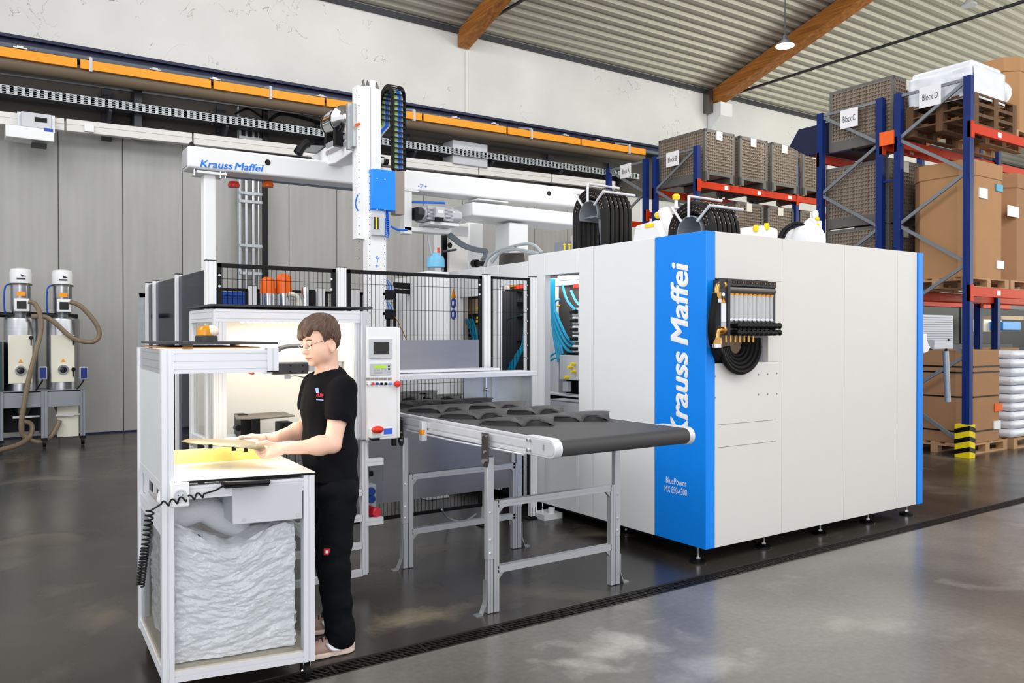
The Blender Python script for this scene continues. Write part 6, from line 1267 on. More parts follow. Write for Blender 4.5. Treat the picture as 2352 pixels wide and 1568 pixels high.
# ================= PALLET RACKS =================
RX = 11.2
def upright(par, y, z1=5.14, x=RX, w=.1): b = MB(); b.prism([(x-.04, y-w/2, 0), (x+.05, y-w/2, 0), (x+.05, y-w/2+.012, 0), (x-.028, y-w/2+.012, 0), (x-.028, y+w/2-.012, 0), (x+.05, y+w/2-.012, 0), (x+.05, y+w/2, 0), (x-.04, y+w/2, 0)], (0, 0, z1)); P('upright', b, navy, par); b = MB(); b.box(x-.07, y-.07, 0, x+.07, y+.07, .012); P('foot_plate', b, navy, par)
def rack(lab, yf, yb, first, levels, x1, x=RX, second=None):
    g = T('pallet_rack', lab, 'rack', (x, (yf+yb)/2, 0)); upright(g, yf, x=x); upright(g, yb, x=x)
    for xx in (second or []): upright(g, yf, x=xx); upright(g, yb, x=xx)
    z = 5.1; f = first; n = 0; a = (x, yf if f else yb, z)
    b = MB(); b.bar((x-.0, yf, 5.1), (x, yb, 5.1), .03, .04); P('brace', b, brace_m, g)
    while z > .7:
        z2 = z-.62; p1 = (x, yb if f else yf, z2); b = MB(); b.bar(a, p1, .03, .045); P('brace', b, brace_m, g); a = p1; f = not f; z = z2
    for zl in levels:
        for yy in (yf-.03, yb+.03):
            xs_ = [x+.05]+[q for s in (second or []) for q in (s-.04, s+.05)]+[x1]
            for i in range(0, len(xs_), 2): b = MB(); b.box(xs_[i], yy-.022, zl-.13, xs_[i+1], yy+.022, zl); b.box(xs_[i]-.09, yy-.03, zl-.2, xs_[i]+.005, yy+.03, zl+.03); P('load_beam', b, orange, g, bev=.006)
        if yf < 12:
            for k in range(6):
                xx = x+.75+.95*k
                if xx < x1-.1: b = MB(); b.box(xx-.05, yf-.056, zl-.1, xx+.05, yf-.052, zl-.03); P('beam_label', b, paper, g)
    return g
rD = rack('front right blue pallet rack with cardboard bins and a yellow-black post guard', 5.54, 6.52, True, (2.3, 4.5), 17.5, second=[14.1])
rC = rack('blue rack with mesh boxes right behind the machine, left of the cardboard bins', 6.80, 7.80, False, (2.3, 4.5), 17.5, second=[14.1])
rB = rack('blue rack with the row of mesh boxes on its top orange beam', 10.41, 11.49, True, (2.3, 4.5), 17.5, second=[14.1])
rA = rack('rearmost blue rack beside the white wall, left of the mesh boxes', 11.76, 12.87, False, (2.3, 4.1), 14.1)
b = MB(); b.bar((RX, 6.52, 3.9), (RX, 6.8, 3.9), .03, .03); b.bar((RX, 6.52, 2.3), (RX, 6.8, 2.3), .03, .03); P('row_spacer', b, navy, rD)
b = MB(); b.bar((RX, 11.49, 3.2), (RX, 11.76, 3.2), .03, .03); P('row_spacer', b, navy, rB)
b = MB(); b.box(RX-.06, 6.56, 4.42, RX-.04, 6.78, 4.62); TT('beam_end_plate', 'orange plate with white marks between the two right rack frames', 'plate', b, mat('plate_orange', (250, 100, 20), .5), (RX, 6.67, 4.5))
# post guard
pg = T('post_guard', 'yellow and black striped guard around the foot of the front rack post', 'guard', (RX-.05, 5.54, 0))
yk = mat('guard_yellow', (244, 216, 10), .45, var=.05)
b = MB(); b.prism([(RX-.13, 5.44, 0), (RX+.02, 5.44, 0), (RX+.02, 5.455, 0), (RX-.115, 5.455, 0), (RX-.115, 5.625, 0), (RX+.02, 5.625, 0), (RX+.02, 5.64, 0), (RX-.13, 5.64, 0)], (0, 0, .45)); P('guard_body', b, yk, pg, bev=.004)
for z in (.1, .24, .38):
    b = MB(); b.prism([(RX-.133, 5.642, z-.06), (RX-.133, 5.438, z-.0), (RX-.133, 5.438, z+.06), (RX-.133, 5.642, z-.0)], (-.001, 0, 0)); b.prism([(RX-.133, 5.438, z), (RX+.02, 5.438, z-.04), (RX+.02, 5.438, z+.02), (RX-.133, 5.438, z+.06)], (0, -.001, 0)); P('guard_stripe', b, black, pg)
# mesh boxes
def gbox_mesh():
    W_, D_, H_ = .82, 1.2, .97
    fr = MB()
    for x in (0, W_-.05):
        for y in (0, D_-.05): fr.box(x, y, .0, x+.05, y+.05, H_)
    for z in (.13, H_-.05):
        fr.box(0, 0, z, W_, .04, z+.05); fr.box(0, D_-.04, z, W_, D_, z+.05); fr.box(0, 0, z, .04, D_, z+.05); fr.box(W_-.04, 0, z, W_, D_, z+.05)
    fr.box(.3, 0, H_-.16, .46, -.006, H_-.03) if 0 else None
    w = MB(); s = .055; n = int(W_/s); m = int(D_/s); k = int(.75/s); t_ = .0075
    for i in range(1, n): x = i*W_/n; w.box(x-t_, .004, .18, x+t_, .016, .92)
    for j in range(k+1): z = .18+j*.74/k; w.box(.03, .0, z-t_, W_-.03, .012, z+t_)
    for i in range(1, m): y = i*D_/m; w.box(.004, y-t_, .18, .016, y+t_, .92)
    for j in range(k+1): z = .18+j*.74/k; w.box(.0, .03, z-t_, .012, D_-.03, z+t_)
    inn = MB(); inn.box(.03, .03, .16, W_-.03, D_-.03, .94)
    lb = MB(); lb.box(.31, -.008, .8, .47, -.002, .96)
    gm_ = MB(); gm_.box(W_-.12, 0, .02, W_, D_, .13)
    return [('skid', _mesh('skid', MB().box(.0, .0, .02, .12, D_, .13).v, MB().box(.0, .0, .02, .12, D_, .13).f, brace_m2)), ('box_frame', _mesh('box_frame', fr.v, fr.f, brace_m2)), ('wire_sides', _mesh('wire_sides', w.v, w.f, mesh_m, False)), ('liner', _mesh('liner', inn.v, inn.f, liner)), ('label_card', _mesh('label_card', lb.v, lb.f, creamd)), ('skid', _mesh('skid', gm_.v, gm_.f, brace_m2))]
brace_m2 = mat('mesh_box_frame', (104, 102, 98), .6, .2, var=.12)
GB = gbox_mesh()
def gbox(x, y, z, lab, grp, grey=False):
    r_ = T('mesh_box', lab, 'mesh box', (x, y, z), grp)
    for nm, me in GB:
        o = bpy.data.objects.new(nm, me); COL.objects.link(o); o.parent = r_; ORG[o.name] = Vector((x, y, z))
        if nm == 'wire_sides': o['kind'] = 'stuff'
    return r_
xsB = [YP(1607, 380, 10.4).x, YP(1688, 380, 10.4).x, YP(1762, 380, 10.4).x, YP(1834, 380, 10.4).x]
nmB = ['first mesh box on the top beam of the rack, with its long side showing', 'second mesh box from the left on the top beam', 'third mesh box from the left on the top beam, greyer', 'fourth mesh box on the top beam, cut by the blue post']
for i, x in enumerate(xsB): gbox(x+.06, 10.33, 4.5, nmB[i], 'mesh boxes on the top beam')
for i, (px_, lab) in enumerate(((1690, 'mesh box with a cream card below the top beam, right of the blue crates'), (1764, 'mesh box with a cream card below the orange beam, middle one'), (1838, 'mesh box in the dark below the orange beam beside the silver valves'))): gbox(YP(px_, 500, 10.4).x, 10.4, YP(1720, 466, 10.4).z-.97, lab, 'mesh boxes below the top beam'); gbox(YP(px_, 500, 10.4).x, 10.4, YP(1720, 466, 10.4).z-1.95, lab.replace('mesh box', 'lower mesh box'), 'mesh boxes below the top beam')
for i, (z, lab) in enumerate(((4.5, 'mesh box high behind the third wall sign in the second rack from the right'), (3.3, 'large mesh box behind the crossed braces, middle level'), (2.32, 'mesh box just above the machine edge behind the crossed braces'), )):
    g = gbox(11.3, 6.66 if i == 0 else 6.72, z, lab, 'mesh boxes in the second rack from the right'); g.scale = (1.1, .88, 1)
for z in (2.32, 3.3): gbox(12.3, 6.66, z, 'mesh box deeper in the second rack from the right, %s' % ('lower' if z < 3 else 'upper'), 'mesh boxes in the second rack from the right')
gbox(11.3, 11.7, 2.35, 'mesh box in the rearmost rack behind the left hose arch', None)
# blue crates with film
b = MB(); x0 = YP(1640, 500, 10.4).x; x1 = YP(1686, 500, 10.4).x
for k, (za_, zb1_) in enumerate(((2.32, 3.1), (3.12, 3.85))):
    g = T('blue_crate', 'dark blue crate with a white label, %s of the two under the orange beam' % ('lower', 'upper')[k], 'crate', (x0, 10.42, za_), 'blue crates under the orange beam')
    b = MB(); b.box(x0, 10.42, za_, x1, 11.3, zb1_); P('crate_body', b, navy, g, bev=.02); b = MB(); b.box(x0+.25*(x1-x0), 10.412, za_+.2, x0+.75*(x1-x0), 10.418, za_+.42); P('crate_label', b, paper, g)
b = MB(); b.grid(lambda u, v: (x0-.5+(x1-x0+.6)*u, 10.36+.9*v, 3.93+.06*fbm(Vector((u*5, v*5, 3)))), 24, 12); TT('clear_film', 'crumpled clear film lying on the dark blue crates', 'film', b, mat('film_grey', (150, 152, 160), .25), (x0, 10.5, 3.9), solid=.004)
b = MB(); b.box(x0-.85, 10.42, 2.32, x0-.05, 11.3, 3.45); TT('blue_crate', 'dark blue crate half hidden behind the right hose arch', 'crate', b, navy, (x0-.85, 10.5, 2.32), bev=.02)
# tipping skip
q0 = XP(1808, 330, 11.3); q1 = XP(1955, 330, 11.3); zt_ = XP(1890, 285, 11.4).z; zbb = 4.5
b = MB(); b.prism([(11.35, q0.y, 4.78), (11.35, q0.y-.18, zt_), (11.35, q1.y+.1, zt_), (11.35, q1.y, 4.75), (11.35, q1.y, 4.52), (11.35, q0.y-.35, 4.56)], (1.0, 0, 0)); b.box(11.6, q0.y-.62, zt_, 11.7, q0.y-.57, zt_+.14); TT('tipping_skip', 'dark blue tipping skip high up beside the third rack post', 'container', b, navyd, (11.4, q0.y-.6, 4.5), bev=.01)
b = MB(); b.box(11.3, q1.y, 4.5, 12.3, 7.78, 4.518); TT('skip_support', 'dark board the blue tipping skip stands on', 'board', b, navyd, (11.4, q1.y+.2, 4.44))
# pallets and cartons
def pallet(x, y, z, w=1.2, d=.85, lab='wooden pallet', grp=None, wood=None):
    wood = wood or globals()['wood']
    g = T('wooden_pallet', lab, 'pallet', (x, y, z), grp)
    for i in range(5): b = MB(); b.box(x, y+i*(d-.1)/4, z+.122, x+w, y+.1+i*(d-.1)/4, z+.144); P('deck_board', b, wood, g)
    for i in range(3):
        yy = y+i*(d-.1)/2
        for xx in (x, x+w/2-.06, x+w-.12): b = MB(); b.box(xx, yy, z+.022, xx+.12, yy+.1, z+.1); P('block', b, wood, g)
        b = MB(); b.box(x, yy, z, x+w, yy+.1, z+.022); P('bottom_board', b, wood, g)
    for xx in (x, x+w/2-.06, x+w-.12): b = MB(); b.box(xx, y, z+.1, xx+.12, y+d, z+.122); P('stringer', b, wood, g)
    return g
def carton(x0, y0, z0, x1, y1, z1, lab, m=card, lid=True, straps=False, labels=()):
    g = T('cardboard_bin', lab, 'carton', ((x0+x1)/2, (y0+y1)/2, z0)); c = .16
    pts = lambda e: [(x0-e+c, y0-e), (x1+e-c, y0-e), (x1+e, y0-e+c), (x1+e, y1+e-c), (x1+e-c, y1+e), (x0-e+c, y1+e), (x0-e, y1+e-c), (x0-e, y0-e+c)]
    b = MB(); b.prism([(x, y, z0) for x, y in pts(0)], (0, 0, z1-z0)); P('bin_body', b, m, g, bev=.008)
    if lid: b = MB(); b.prism([(x, y, z1-.2) for x, y in pts(.012)], (0, 0, .215)); P('bin_lid', b, m, g, bev=.008)
    if straps:
        for z in straps: b = MB(); b.prism([(x, y, z) for x, y in pts(.005)], (0, 0, .02)); P('strap', b, black, g)
    for (px0, py0, px1, py1, mm, nm_) in labels:
        a = YP(px0, py0, y0-.012); c_ = YP(px1, py1, y0-.012); b = MB(); b.box(a.x, y0-.016, c_.z, c_.x, y0-.002, a.z); P(nm_, b, mm, g)
    return g
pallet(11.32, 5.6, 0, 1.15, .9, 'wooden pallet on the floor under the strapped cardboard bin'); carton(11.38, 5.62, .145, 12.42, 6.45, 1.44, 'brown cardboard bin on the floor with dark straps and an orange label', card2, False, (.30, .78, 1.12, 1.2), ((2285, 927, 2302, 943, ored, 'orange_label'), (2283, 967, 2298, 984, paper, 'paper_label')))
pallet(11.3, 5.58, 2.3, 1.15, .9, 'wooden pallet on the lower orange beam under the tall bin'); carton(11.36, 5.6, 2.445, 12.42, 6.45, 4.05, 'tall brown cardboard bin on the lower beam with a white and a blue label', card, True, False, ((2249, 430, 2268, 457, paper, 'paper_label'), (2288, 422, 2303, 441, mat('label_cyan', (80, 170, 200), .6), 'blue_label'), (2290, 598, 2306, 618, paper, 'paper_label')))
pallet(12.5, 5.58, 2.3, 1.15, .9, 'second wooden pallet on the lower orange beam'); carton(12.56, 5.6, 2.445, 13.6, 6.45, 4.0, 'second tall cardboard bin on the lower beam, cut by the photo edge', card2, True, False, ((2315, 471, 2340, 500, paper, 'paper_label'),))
for i, z in enumerate((4.5, 4.645, 4.79)): pallet(11.28, 5.5, z, 1.2, .95, 'wooden pallet high in the front rack, %s of the pile under the white film' % ('lowest', 'middle one', 'topmost')[i], 'pile of pallets on the top beam', wood_shaded)
def filmpack(x0, y0, z0, x1, y1, z1, lab, nm='wrapped_load'):
    g = T(nm, lab, 'wrapped load', ((x0+x1)/2, (y0+y1)/2, z0)); b = MB(); b.box(x0, y0, z0, x1, y1, z1); o_ = P('film_pack', b, wrap, g, bev=.04)
    vs = []; b2 = MB()
    b2.grid(lambda u, v: (x0-.02+(x1-x0+.04)*u, y0-.03-.02*fbm(Vector((u*4, v*4, 1))), z0-.06+(z1-z0)*v*.95), 20, 12); b2.grid(lambda u, v: (x0-.03-.03*fbm(Vector((u*4, v*4, 5))), y0-.02+(y1-y0+.04)*u, z0-.06+(z1-z0)*v*.95), 20, 12); P('loose_film', b2, wrap, g, solid=.003)
filmpack(11.32, 5.55, 4.94, 12.15, 6.4, 5.40, 'white film-wrapped load on the pallet pile behind the fourth wall sign'); 
b = MB(); b.ell((12.35, 5.85, 5.14), .3, .32, .22, 20, 12); TT('film_bag', 'bulging clear film bag beside the white wrapped load at the right edge', 'bag', b, wrap, (12.4, 5.9, 4.94))
pallet(12.6, 5.58, 4.5, 1.15, .9, 'pallet on the top beam at the right photo edge'); carton(12.75, 5.65, 4.645, 13.7, 6.4, 5.75, 'cardboard bin high up behind the film bag at the right edge', card)
pk = T('bag_stack', 'stack of white plastic sacks on the floor at the right photo edge', 'bags', (13.1, 6.0, .145)) if False else None
pallet(12.55, 5.55, 0, 1.15, .9, 'wooden pallet on the floor under the white sacks')
for j in range(10):
    z = .15+.128*j; b = MB()
    b.box(12.56+.02*(j % 2), 5.56, z, 13.36+.02*(j % 3), 6.3, z+.122)
    o = tag(P('plastic_sack', b, wrap, None, loc=(12.98, 5.95, z), bev=.055), 'white plastic sacks layer %s in the pile at the right edge' % ['at the very bottom', 'second from the bottom', 'third from the bottom', 'fourth from the bottom', 'fifth from the bottom', 'fifth from the top', 'fourth from the top', 'third from the top', 'second from the top', 'at the very top'][j], 'sack', 'pile of white sacks at the right edge')
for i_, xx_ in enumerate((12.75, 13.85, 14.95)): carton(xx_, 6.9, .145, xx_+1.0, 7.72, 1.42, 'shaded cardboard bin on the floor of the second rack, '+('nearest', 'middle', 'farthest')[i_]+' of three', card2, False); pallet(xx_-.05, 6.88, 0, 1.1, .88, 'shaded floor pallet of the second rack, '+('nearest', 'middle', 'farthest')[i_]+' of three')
for i_, xx_ in enumerate((11.6, 13.0, 15.0, 17.0)):
    for k_, z_k in enumerate((.02, 1.05)): TT('dark_filler', 'added black box darkening the gap behind the racks, %s in the %s column' % (('lower', 'upper')[k_], ('nearest', 'second', 'third', 'farthest')[i_]), 'box', MB().box(xx_, 10.45, z_k, xx_+(1.0 if i_ == 0 else 1.7), 11.4, z_k+1.0), darkin, (xx_, 10.9, z_k), bev=.02)  # added black boxes stand in for the darkness behind the racks
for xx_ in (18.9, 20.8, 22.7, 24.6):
    for z_k in (.02, 1.2): tag(P('dark_filler', MB().box(xx_, 10.45, z_k, xx_+1.85, 11.4, z_k+1.15), darkin, None, loc=(xx_, 10.9, z_k), bev=.02), 'large black box added to darken the far gap beyond the sacks at the right edge', 'box', 'added black boxes darkening the far gap')  # more added black boxes, hiding the bright wall in the far gap
# far rack goods seen through the gap (bright)
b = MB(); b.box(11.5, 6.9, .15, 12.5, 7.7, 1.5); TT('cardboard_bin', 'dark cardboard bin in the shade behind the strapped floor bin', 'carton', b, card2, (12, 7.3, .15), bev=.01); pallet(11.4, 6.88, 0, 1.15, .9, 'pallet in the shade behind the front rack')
for (px0, px1, y0, y1, Y, m_, lab) in ((2260, 2278, 733, 762, 9.5, creamd, 'pale crate glimpsed under the beam right of the front post'), (2288, 2302, 735, 762, 9.5, creamd, 'second pale crate glimpsed under the beam'), (2304, 2345, 738, 758, 9.2, mat('shop_blue', (60, 140, 220), .5), 'blue and white bag glimpsed in the far shelf'), (2300, 2352, 725, 735, 9.4, liner, 'pale board glimpsed in the far shelf')):
    a = YP(px0, y0, Y); c_ = YP(px1, y1, Y); b = MB(); b.box(a.x, Y, c_.z, c_.x, Y+.5, a.z); TT('shelf_goods', lab, 'goods', b, m_, (a.x, Y, c_.z), bev=.01)
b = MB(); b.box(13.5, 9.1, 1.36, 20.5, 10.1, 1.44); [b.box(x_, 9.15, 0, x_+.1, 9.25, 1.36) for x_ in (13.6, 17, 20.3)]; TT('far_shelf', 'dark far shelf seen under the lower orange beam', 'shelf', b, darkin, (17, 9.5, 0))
# control box on arm near the machine's right end
kb = T('swivel_terminal', 'pale perforated control box with a white lamp shell beyond the blue corner strip', 'control box', tuple(YP(2155, 760, 4.6)))
def ky(x, y, Y=4.6): return YP(x, y, Y)
a = ky(2110, 722); c_ = ky(2190, 802); b = MB(); b.box(a.x, 4.6, c_.z, c_.x, 4.95, a.z); P('box_body', b, lgrey, kb, bev=.012)
b = MB()
for i in range(11): z = a.z-.03-(a.z-c_.z-.1)*i/11; b.box(a.x+.02, 4.597, z, c_.x-.03, 4.6, z+.006)
P('perforation', b, mgrey, kb)
b = MB(); b.prism([ky(x, y, 4.5) for x, y in ((2121, 767), (2130, 766), (2130, 780), (2134, 792), (2138, 797), (2132, 808), (2124, 812), (2121, 810))], (0, .08, 0)); P('lamp_shell', b, white, kb, bev=.01)
b = MB(); b.prism([ky(x, y, 4.53) for x, y in ((2127, 781), (2146, 780), (2146, 803), (2138, 800), (2130, 793))], (0, .06, 0)); P('grey_flap', b, mgrey, kb)
b = MB(); b.box(ky(2180, 0).x, 4.59, ky(0, 799).z, ky(2184, 0).x, 4.6, ky(0, 788).z); b.cyl(ky(2173, 800), ky(2173, 806), .015, n=8); P('latch', b, black, kb)
b = MB(); b.cyl(ky(2172, 806), ky(2177, 922), .03, n=12); P('hanging_strap', b, galv, kb)
b = MB(); b.box(7.1, 4.68, ky(0, 770).z, a.x+.02, 4.76, ky(0, 745).z); P('arm', b, lgrey, kb)
# wall signs on the racks
def sign(txt, x0, y0, x1, y1, X, lab):
    a = XP(x0, y0, X); c_ = XP(x1, y1, X); g = T('rack_sign', lab, 'sign', (X, (a.y+c_.y)/2, min(a.z, c_.z)), 'white rack signs')
    b = MB(); b.box(X, c_.y, c_.z, X+.006, a.y, a.z); P('sign_board', b, paper, g)
    W_ = a.y-c_.y; text(txt, txdark, g, (X-.001, a.y-W_*.16, (a.z+c_.z)/2-.05), (0, -1, 0), Zd, .1, width=W_*.7, depth=.002)
sign('Block A', 1425, 380, 1449, 405, RX-.022, 'small white sign reading Block A left of the mesh boxes')
sign('Block B', 1530, 352, 1559, 378, RX-.022, 'white sign reading Block B in front of the first mesh box')
sign('Block C', 1930, 255, 1970, 288, RX-.022, 'white sign reading Block C between the two middle blue posts')
sign('Block D', 2111, 203, 2161, 238, RX-.022, 'white sign reading Block D in front of the wrapped load')
# ================= WORKER =================
def RD(px, py, d):   # across, depth, height of a photo point at a given depth
    p = DP(px, py, d); cx, cy = math.cos(TH), math.sin(TH); return np.array([p.x*cy-p.y*cx, p.x*cx+p.y*cy, p.z])
def RDW(a):
    cx, cy = math.cos(TH), math.sin(TH); r_, d_, z = a[:, 0], a[:, 1], a[:, 2]; return np.stack([d_*cx+r_*cy, d_*cy-r_*cx, z], 1)
def s_cap(p, a, b, ra, rb):
    a = np.array(a, float); b = np.array(b, float); ab = b-a; t = np.clip(((p-a)@ab)/(ab@ab+1e-12), 0, 1); return np.linalg.norm(p-a-t[:, None]*ab, axis=1)-(ra+(rb-ra)*t)
def s_ell(p, c, r, R=None):
    q = p-np.array(c, float)
    if R is not None: q = q@R
    r = np.array(r, float); k0 = np.linalg.norm(q/r, axis=1); k1 = np.linalg.norm(q/(r*r), axis=1)+1e-9; return k0*(k0-1)/k1
def smin(a, b, k):
    h = np.clip(.5+.5*(b-a)/k, 0, 1); return b+(a-b)*h-k*h*(1-h)
def smax(a, b, k): return -smin(-a, -b, k)
def nz(p, f, s=0.0):
    x, y, z = p[:, 0]*f+s, p[:, 1]*f+s*1.7, p[:, 2]*f-s; return (np.sin(x+1.3*np.sin(y*1.1+z))*np.cos(y+1.1*np.sin(z*1.3))+np.sin(z*1.2+1.7*np.cos(x*.9)))*.5
def nets(fn, lo, hi, h, m=8):
    lo = np.array(lo, float); n = (np.ceil((np.array(hi)-lo)/(h*m)).astype(int))*m+1
    cs = [np.arange(0, n[i], m) for i in range(3)]; G = np.stack(np.meshgrid(*cs, indexing='ij'), -1).reshape(-1, 3)
    C = fn(lo+G*h).reshape([len(c) for c in cs]); V = np.repeat(np.repeat(np.repeat(C, m, 0), m, 1), m, 2)[:n[0], :n[1], :n[2]].astype(np.float32)
    act = np.zeros([len(c)-1 for c in cs], bool); th_ = h*m*1.9
    mn = np.abs(C) < th_
    for dx in (0, 1):
        for dy in (0, 1):
            for dz in (0, 1): act |= mn[dx:dx+act.shape[0], dy:dy+act.shape[1], dz:dz+act.shape[2]]
    A = np.argwhere(act)*m; o = np.stack(np.meshgrid(*[np.arange(m+1)]*3, indexing='ij'), -1).reshape(-1, 3)
    for s in range(0, len(A), 400):
        I = (A[s:s+400, None, :]+o[None]).reshape(-1, 3); V[I[:, 0], I[:, 1], I[:, 2]] = fn(lo+I*h)
    S_ = V < 0; cnt = np.zeros(np.array(V.shape)-1, int)
    sh = V.shape; N_ = [s-1 for s in sh]
    def sub(a, d): return a[d[0]:d[0]+N_[0], d[1]:d[1]+N_[1], d[2]:d[2]+N_[2]]
    cor = [(i, j, k) for i in (0, 1) for j in (0, 1) for k in (0, 1)]
    cnt = sum(sub(S_, c).astype(np.int8) for c in cor); cells = np.argwhere((cnt > 0) & (cnt < 8)); idx = -np.ones(N_, int); idx[cells[:, 0], cells[:, 1], cells[:, 2]] = np.arange(len(cells))
    acc = np.zeros((len(cells), 3)); w = np.zeros(len(cells))
    for a in cor:
        for b in cor:
            if sum(abs(a[i]-b[i]) for i in range(3)) == 1 and a < b:
                va = V[cells[:, 0]+a[0], cells[:, 1]+a[1], cells[:, 2]+a[2]]; vb = V[cells[:, 0]+b[0], cells[:, 1]+b[1], cells[:, 2]+b[2]]; k = (va < 0) != (vb < 0)
                t = np.where(k, va/(va-vb+1e-12), 0); pt = np.array(a)+(np.array(b)-np.array(a))*t[:, None]; acc += pt*k[:, None]; w += k
    vs = lo+(cells+acc/w[:, None])*h; F_ = []
    for ax_ in range(3):
        d = [0, 0, 0]; d[ax_] = 1; a = S_[:sh[0]-d[0], :sh[1]-d[1], :sh[2]-d[2]]; b = S_[d[0]:, d[1]:, d[2]:]; E_ = np.argwhere(a != b)
        u, v = [(1, 2), (2, 0), (0, 1)][ax_]; E_ = E_[(E_[:, u] > 0) & (E_[:, v] > 0) & (E_[:, u] < N_[u]) & (E_[:, v] < N_[v]) & (E_[:, ax_] < N_[ax_])]
        def g(du, dv): q = E_.copy(); q[:, u] -= du; q[:, v] -= dv; return idx[q[:, 0], q[:, 1], q[:, 2]]
        Q = np.stack([g(0, 0), g(1, 0), g(1, 1), g(0, 1)], 1); fl__ = a[E_[:, 0], E_[:, 1], E_[:, 2]]; Q[~fl__] = Q[~fl__][:, ::-1]; F_.append(Q)
    Fa = np.concatenate(F_); Fa = Fa[(Fa >= 0).all(1)]; return vs, Fa
def sdf_obj(nm, fn, lo, hi, h, m_, par, post=None):
    vs, fs = nets(fn, lo, hi, h)
    for _ in range(2):   # light smoothing
        acc = np.zeros_like(vs); cnt = np.zeros(len(vs))
        for i in range(4):
            a, b = fs[:, i], fs[:, (i+1) % 4]; np.add.at(acc, a, vs[b]); np.add.at(cnt, a, 1); np.add.at(acc, b, vs[a]); np.add.at(cnt, b, 1)
        vs = vs*.6+.4*acc/cnt[:, None]
    org = ORG[par.name]; wv = RDW(vs)-np.array(org)
    me = bpy.data.meshes.new(nm); me.from_pydata(wv.tolist(), [], fs.tolist()); me.polygons.foreach_set('use_smooth', [True]*len(me.polygons)); me.materials.append(m_); me.update()
    o = bpy.data.objects.new(nm, me); COL.objects.link(o); o.parent = par; ORG[o.name] = org; return o
skin = mat('skin', (240, 196, 174), .48, var=.05, vs=9)
skin.node_tree.nodes['Principled BSDF'].inputs['Subsurface Weight'].default_value = .12
skin.node_tree.nodes['Principled BSDF'].inputs['Subsurface Radius'].default_value = (.02, .008, .005)
shirt_m = mat('black_cotton', (14, 15, 19), .85, var=.15, vs=30, bump=.1, bs=300, spec=.15)
trous_m = mat('black_workwear', (10, 12, 17), .8, var=.2, vs=20, bump=.15, bs=200, spec=.15)
def hair_mat():
    m = mat('brown_hair', (88, 67, 55), .42, var=.5, vs=30, stretch=(1, 1, .5)); return m
hair_m = hair_mat()
D0 = 4.3
wk = T('person', 'person in black T-shirt and dark work trousers holding a trim part over the packing cart', 'person', tuple(Vector(RDW(np.array([[-.93, 4.3, 0]]))[0])))
neckb = RD(752, 868, 4.28); hc = RD(737, 783, 4.24)
# head frame: face direction turned towards the camera and tilted down
yaw = math.radians(47); tilt = math.radians(14); roll = 0
f = np.array([-math.cos(yaw)*math.cos(tilt), -math.sin(yaw)*math.cos(tilt), -math.sin(tilt)]); lft = np.array([math.sin(yaw), -math.cos(yaw), 0.0]); upv = np.cross(f, lft)
HR = np.stack([f, lft, upv], 1); HS = 1.0
def toH(p): return (p-hc)@HR/HS
def head_sdf(p):
    q = toH(p); e = lambda c, r: s_ell(q, c, r)
    d = e((-.012, 0, .045), (.1, .077, .09)); d = smin(d, e((.028, 0, -.018), (.066, .06, .092)), .03); d = smin(d, e((.036, 0, -.078), (.05, .044, .034)), .025)
    d = smin(d, e((.078, 0, -.1), (.02, .022, .017)), .02)
    for s in (-1, 1):
        d = smin(d, e((.05, s*.036, -.034), (.034, .028, .034)), .03); d = smin(d, e((.02, s*.046, -.058), (.04, .02, .036)), .035)
        d = smax(d, -e((.1, s*.03, .004), (.02, .02, .0125)), .012); d = smin(d, e((.0785, s*.03, .004), (.0145, .0165, .0125)), .004)
        d = smin(d, s_cap(q, (.092, s*.012, .019), (.083, s*.045, .02), .007, .006), .012)
        d = smin(d, e((.103, s*.012, -.036), (.012, .0085, .008)), .006)
        ear = e((-.01, s*.079, -.026), (.022, .011, .036)); ear = smax(ear, -e((-.004, s*.09, -.02), (.013, .0095, .022)), .003); ear = smin(ear, e((-.004, s*.081, -.053), (.011, .007, .011)), .006); d = smin(d, ear, .006)
    d = smin(d, s_cap(q, (.088, 0, .012), (.112, 0, -.027), .0075, .012), .012); d = smin(d, e((.115, 0, -.031), (.012, .012, .0105)), .006)
    d = smin(d, e((.078, 0, -.062), (.022, .03, .022)), .02); d = smin(d, s_cap(q, (.0935, -.012, -.062), (.0935, .012, -.062), .006, .006), .01); d = smin(d, s_cap(q, (.091, -.012, -.0745), (.091, .012, -.0745), .007, .007), .01)
    d = smax(d, -s_cap(q, (.1035, -.022, -.068), (.1035, .022, -.068), .0025, .0025), .003)
    d = smax(d, -s_cap(q, (.098, -.014, -.088), (.098, .014, -.088), .004, .004), .012)
    return d*HS
SL = RD(788, 893, 4.13); EL = RD(764, 1020, 4.03); WL = RD(664, 1030, 3.93)
SR = RD(722, 885, 4.46); ER = RD(703, 985, 4.42); WR = RD(634, 1003, 4.22)
def P3(x, y, d): return RD(x, y, d)
LH = [  # near hand: palm, thumb over the part, fingers curled under it
 ('c', P3(655, 1031, 3.925), P3(625, 1034, 3.90), .022, .026), ('c', P3(650, 1026, 3.94), P3(622, 1025, 3.93), .018, .018), ('c', P3(645, 1037, 3.90), P3(618, 1044, 3.88), .018, .017),
 ('c', P3(634, 1024, 3.915), P3(612, 1016, 3.89), .015, .0115), ('c', P3(612, 1016, 3.89), P3(591, 1018, 3.875), .011, .0085),
 ('f', P3(622, 1025, 3.93), P3(604, 1032, 3.94), P3(587, 1033, 3.95), .0105), ('f', P3(620, 1032, 3.91), P3(603, 1039, 3.92), P3(590, 1037, 3.95), .011),
 ('f', P3(619, 1039, 3.89), P3(604, 1046, 3.90), P3(593, 1042, 3.94), .0105), ('f', P3(618, 1045, 3.88), P3(607, 1051, 3.885), P3(599, 1048, 3.92), .009)]
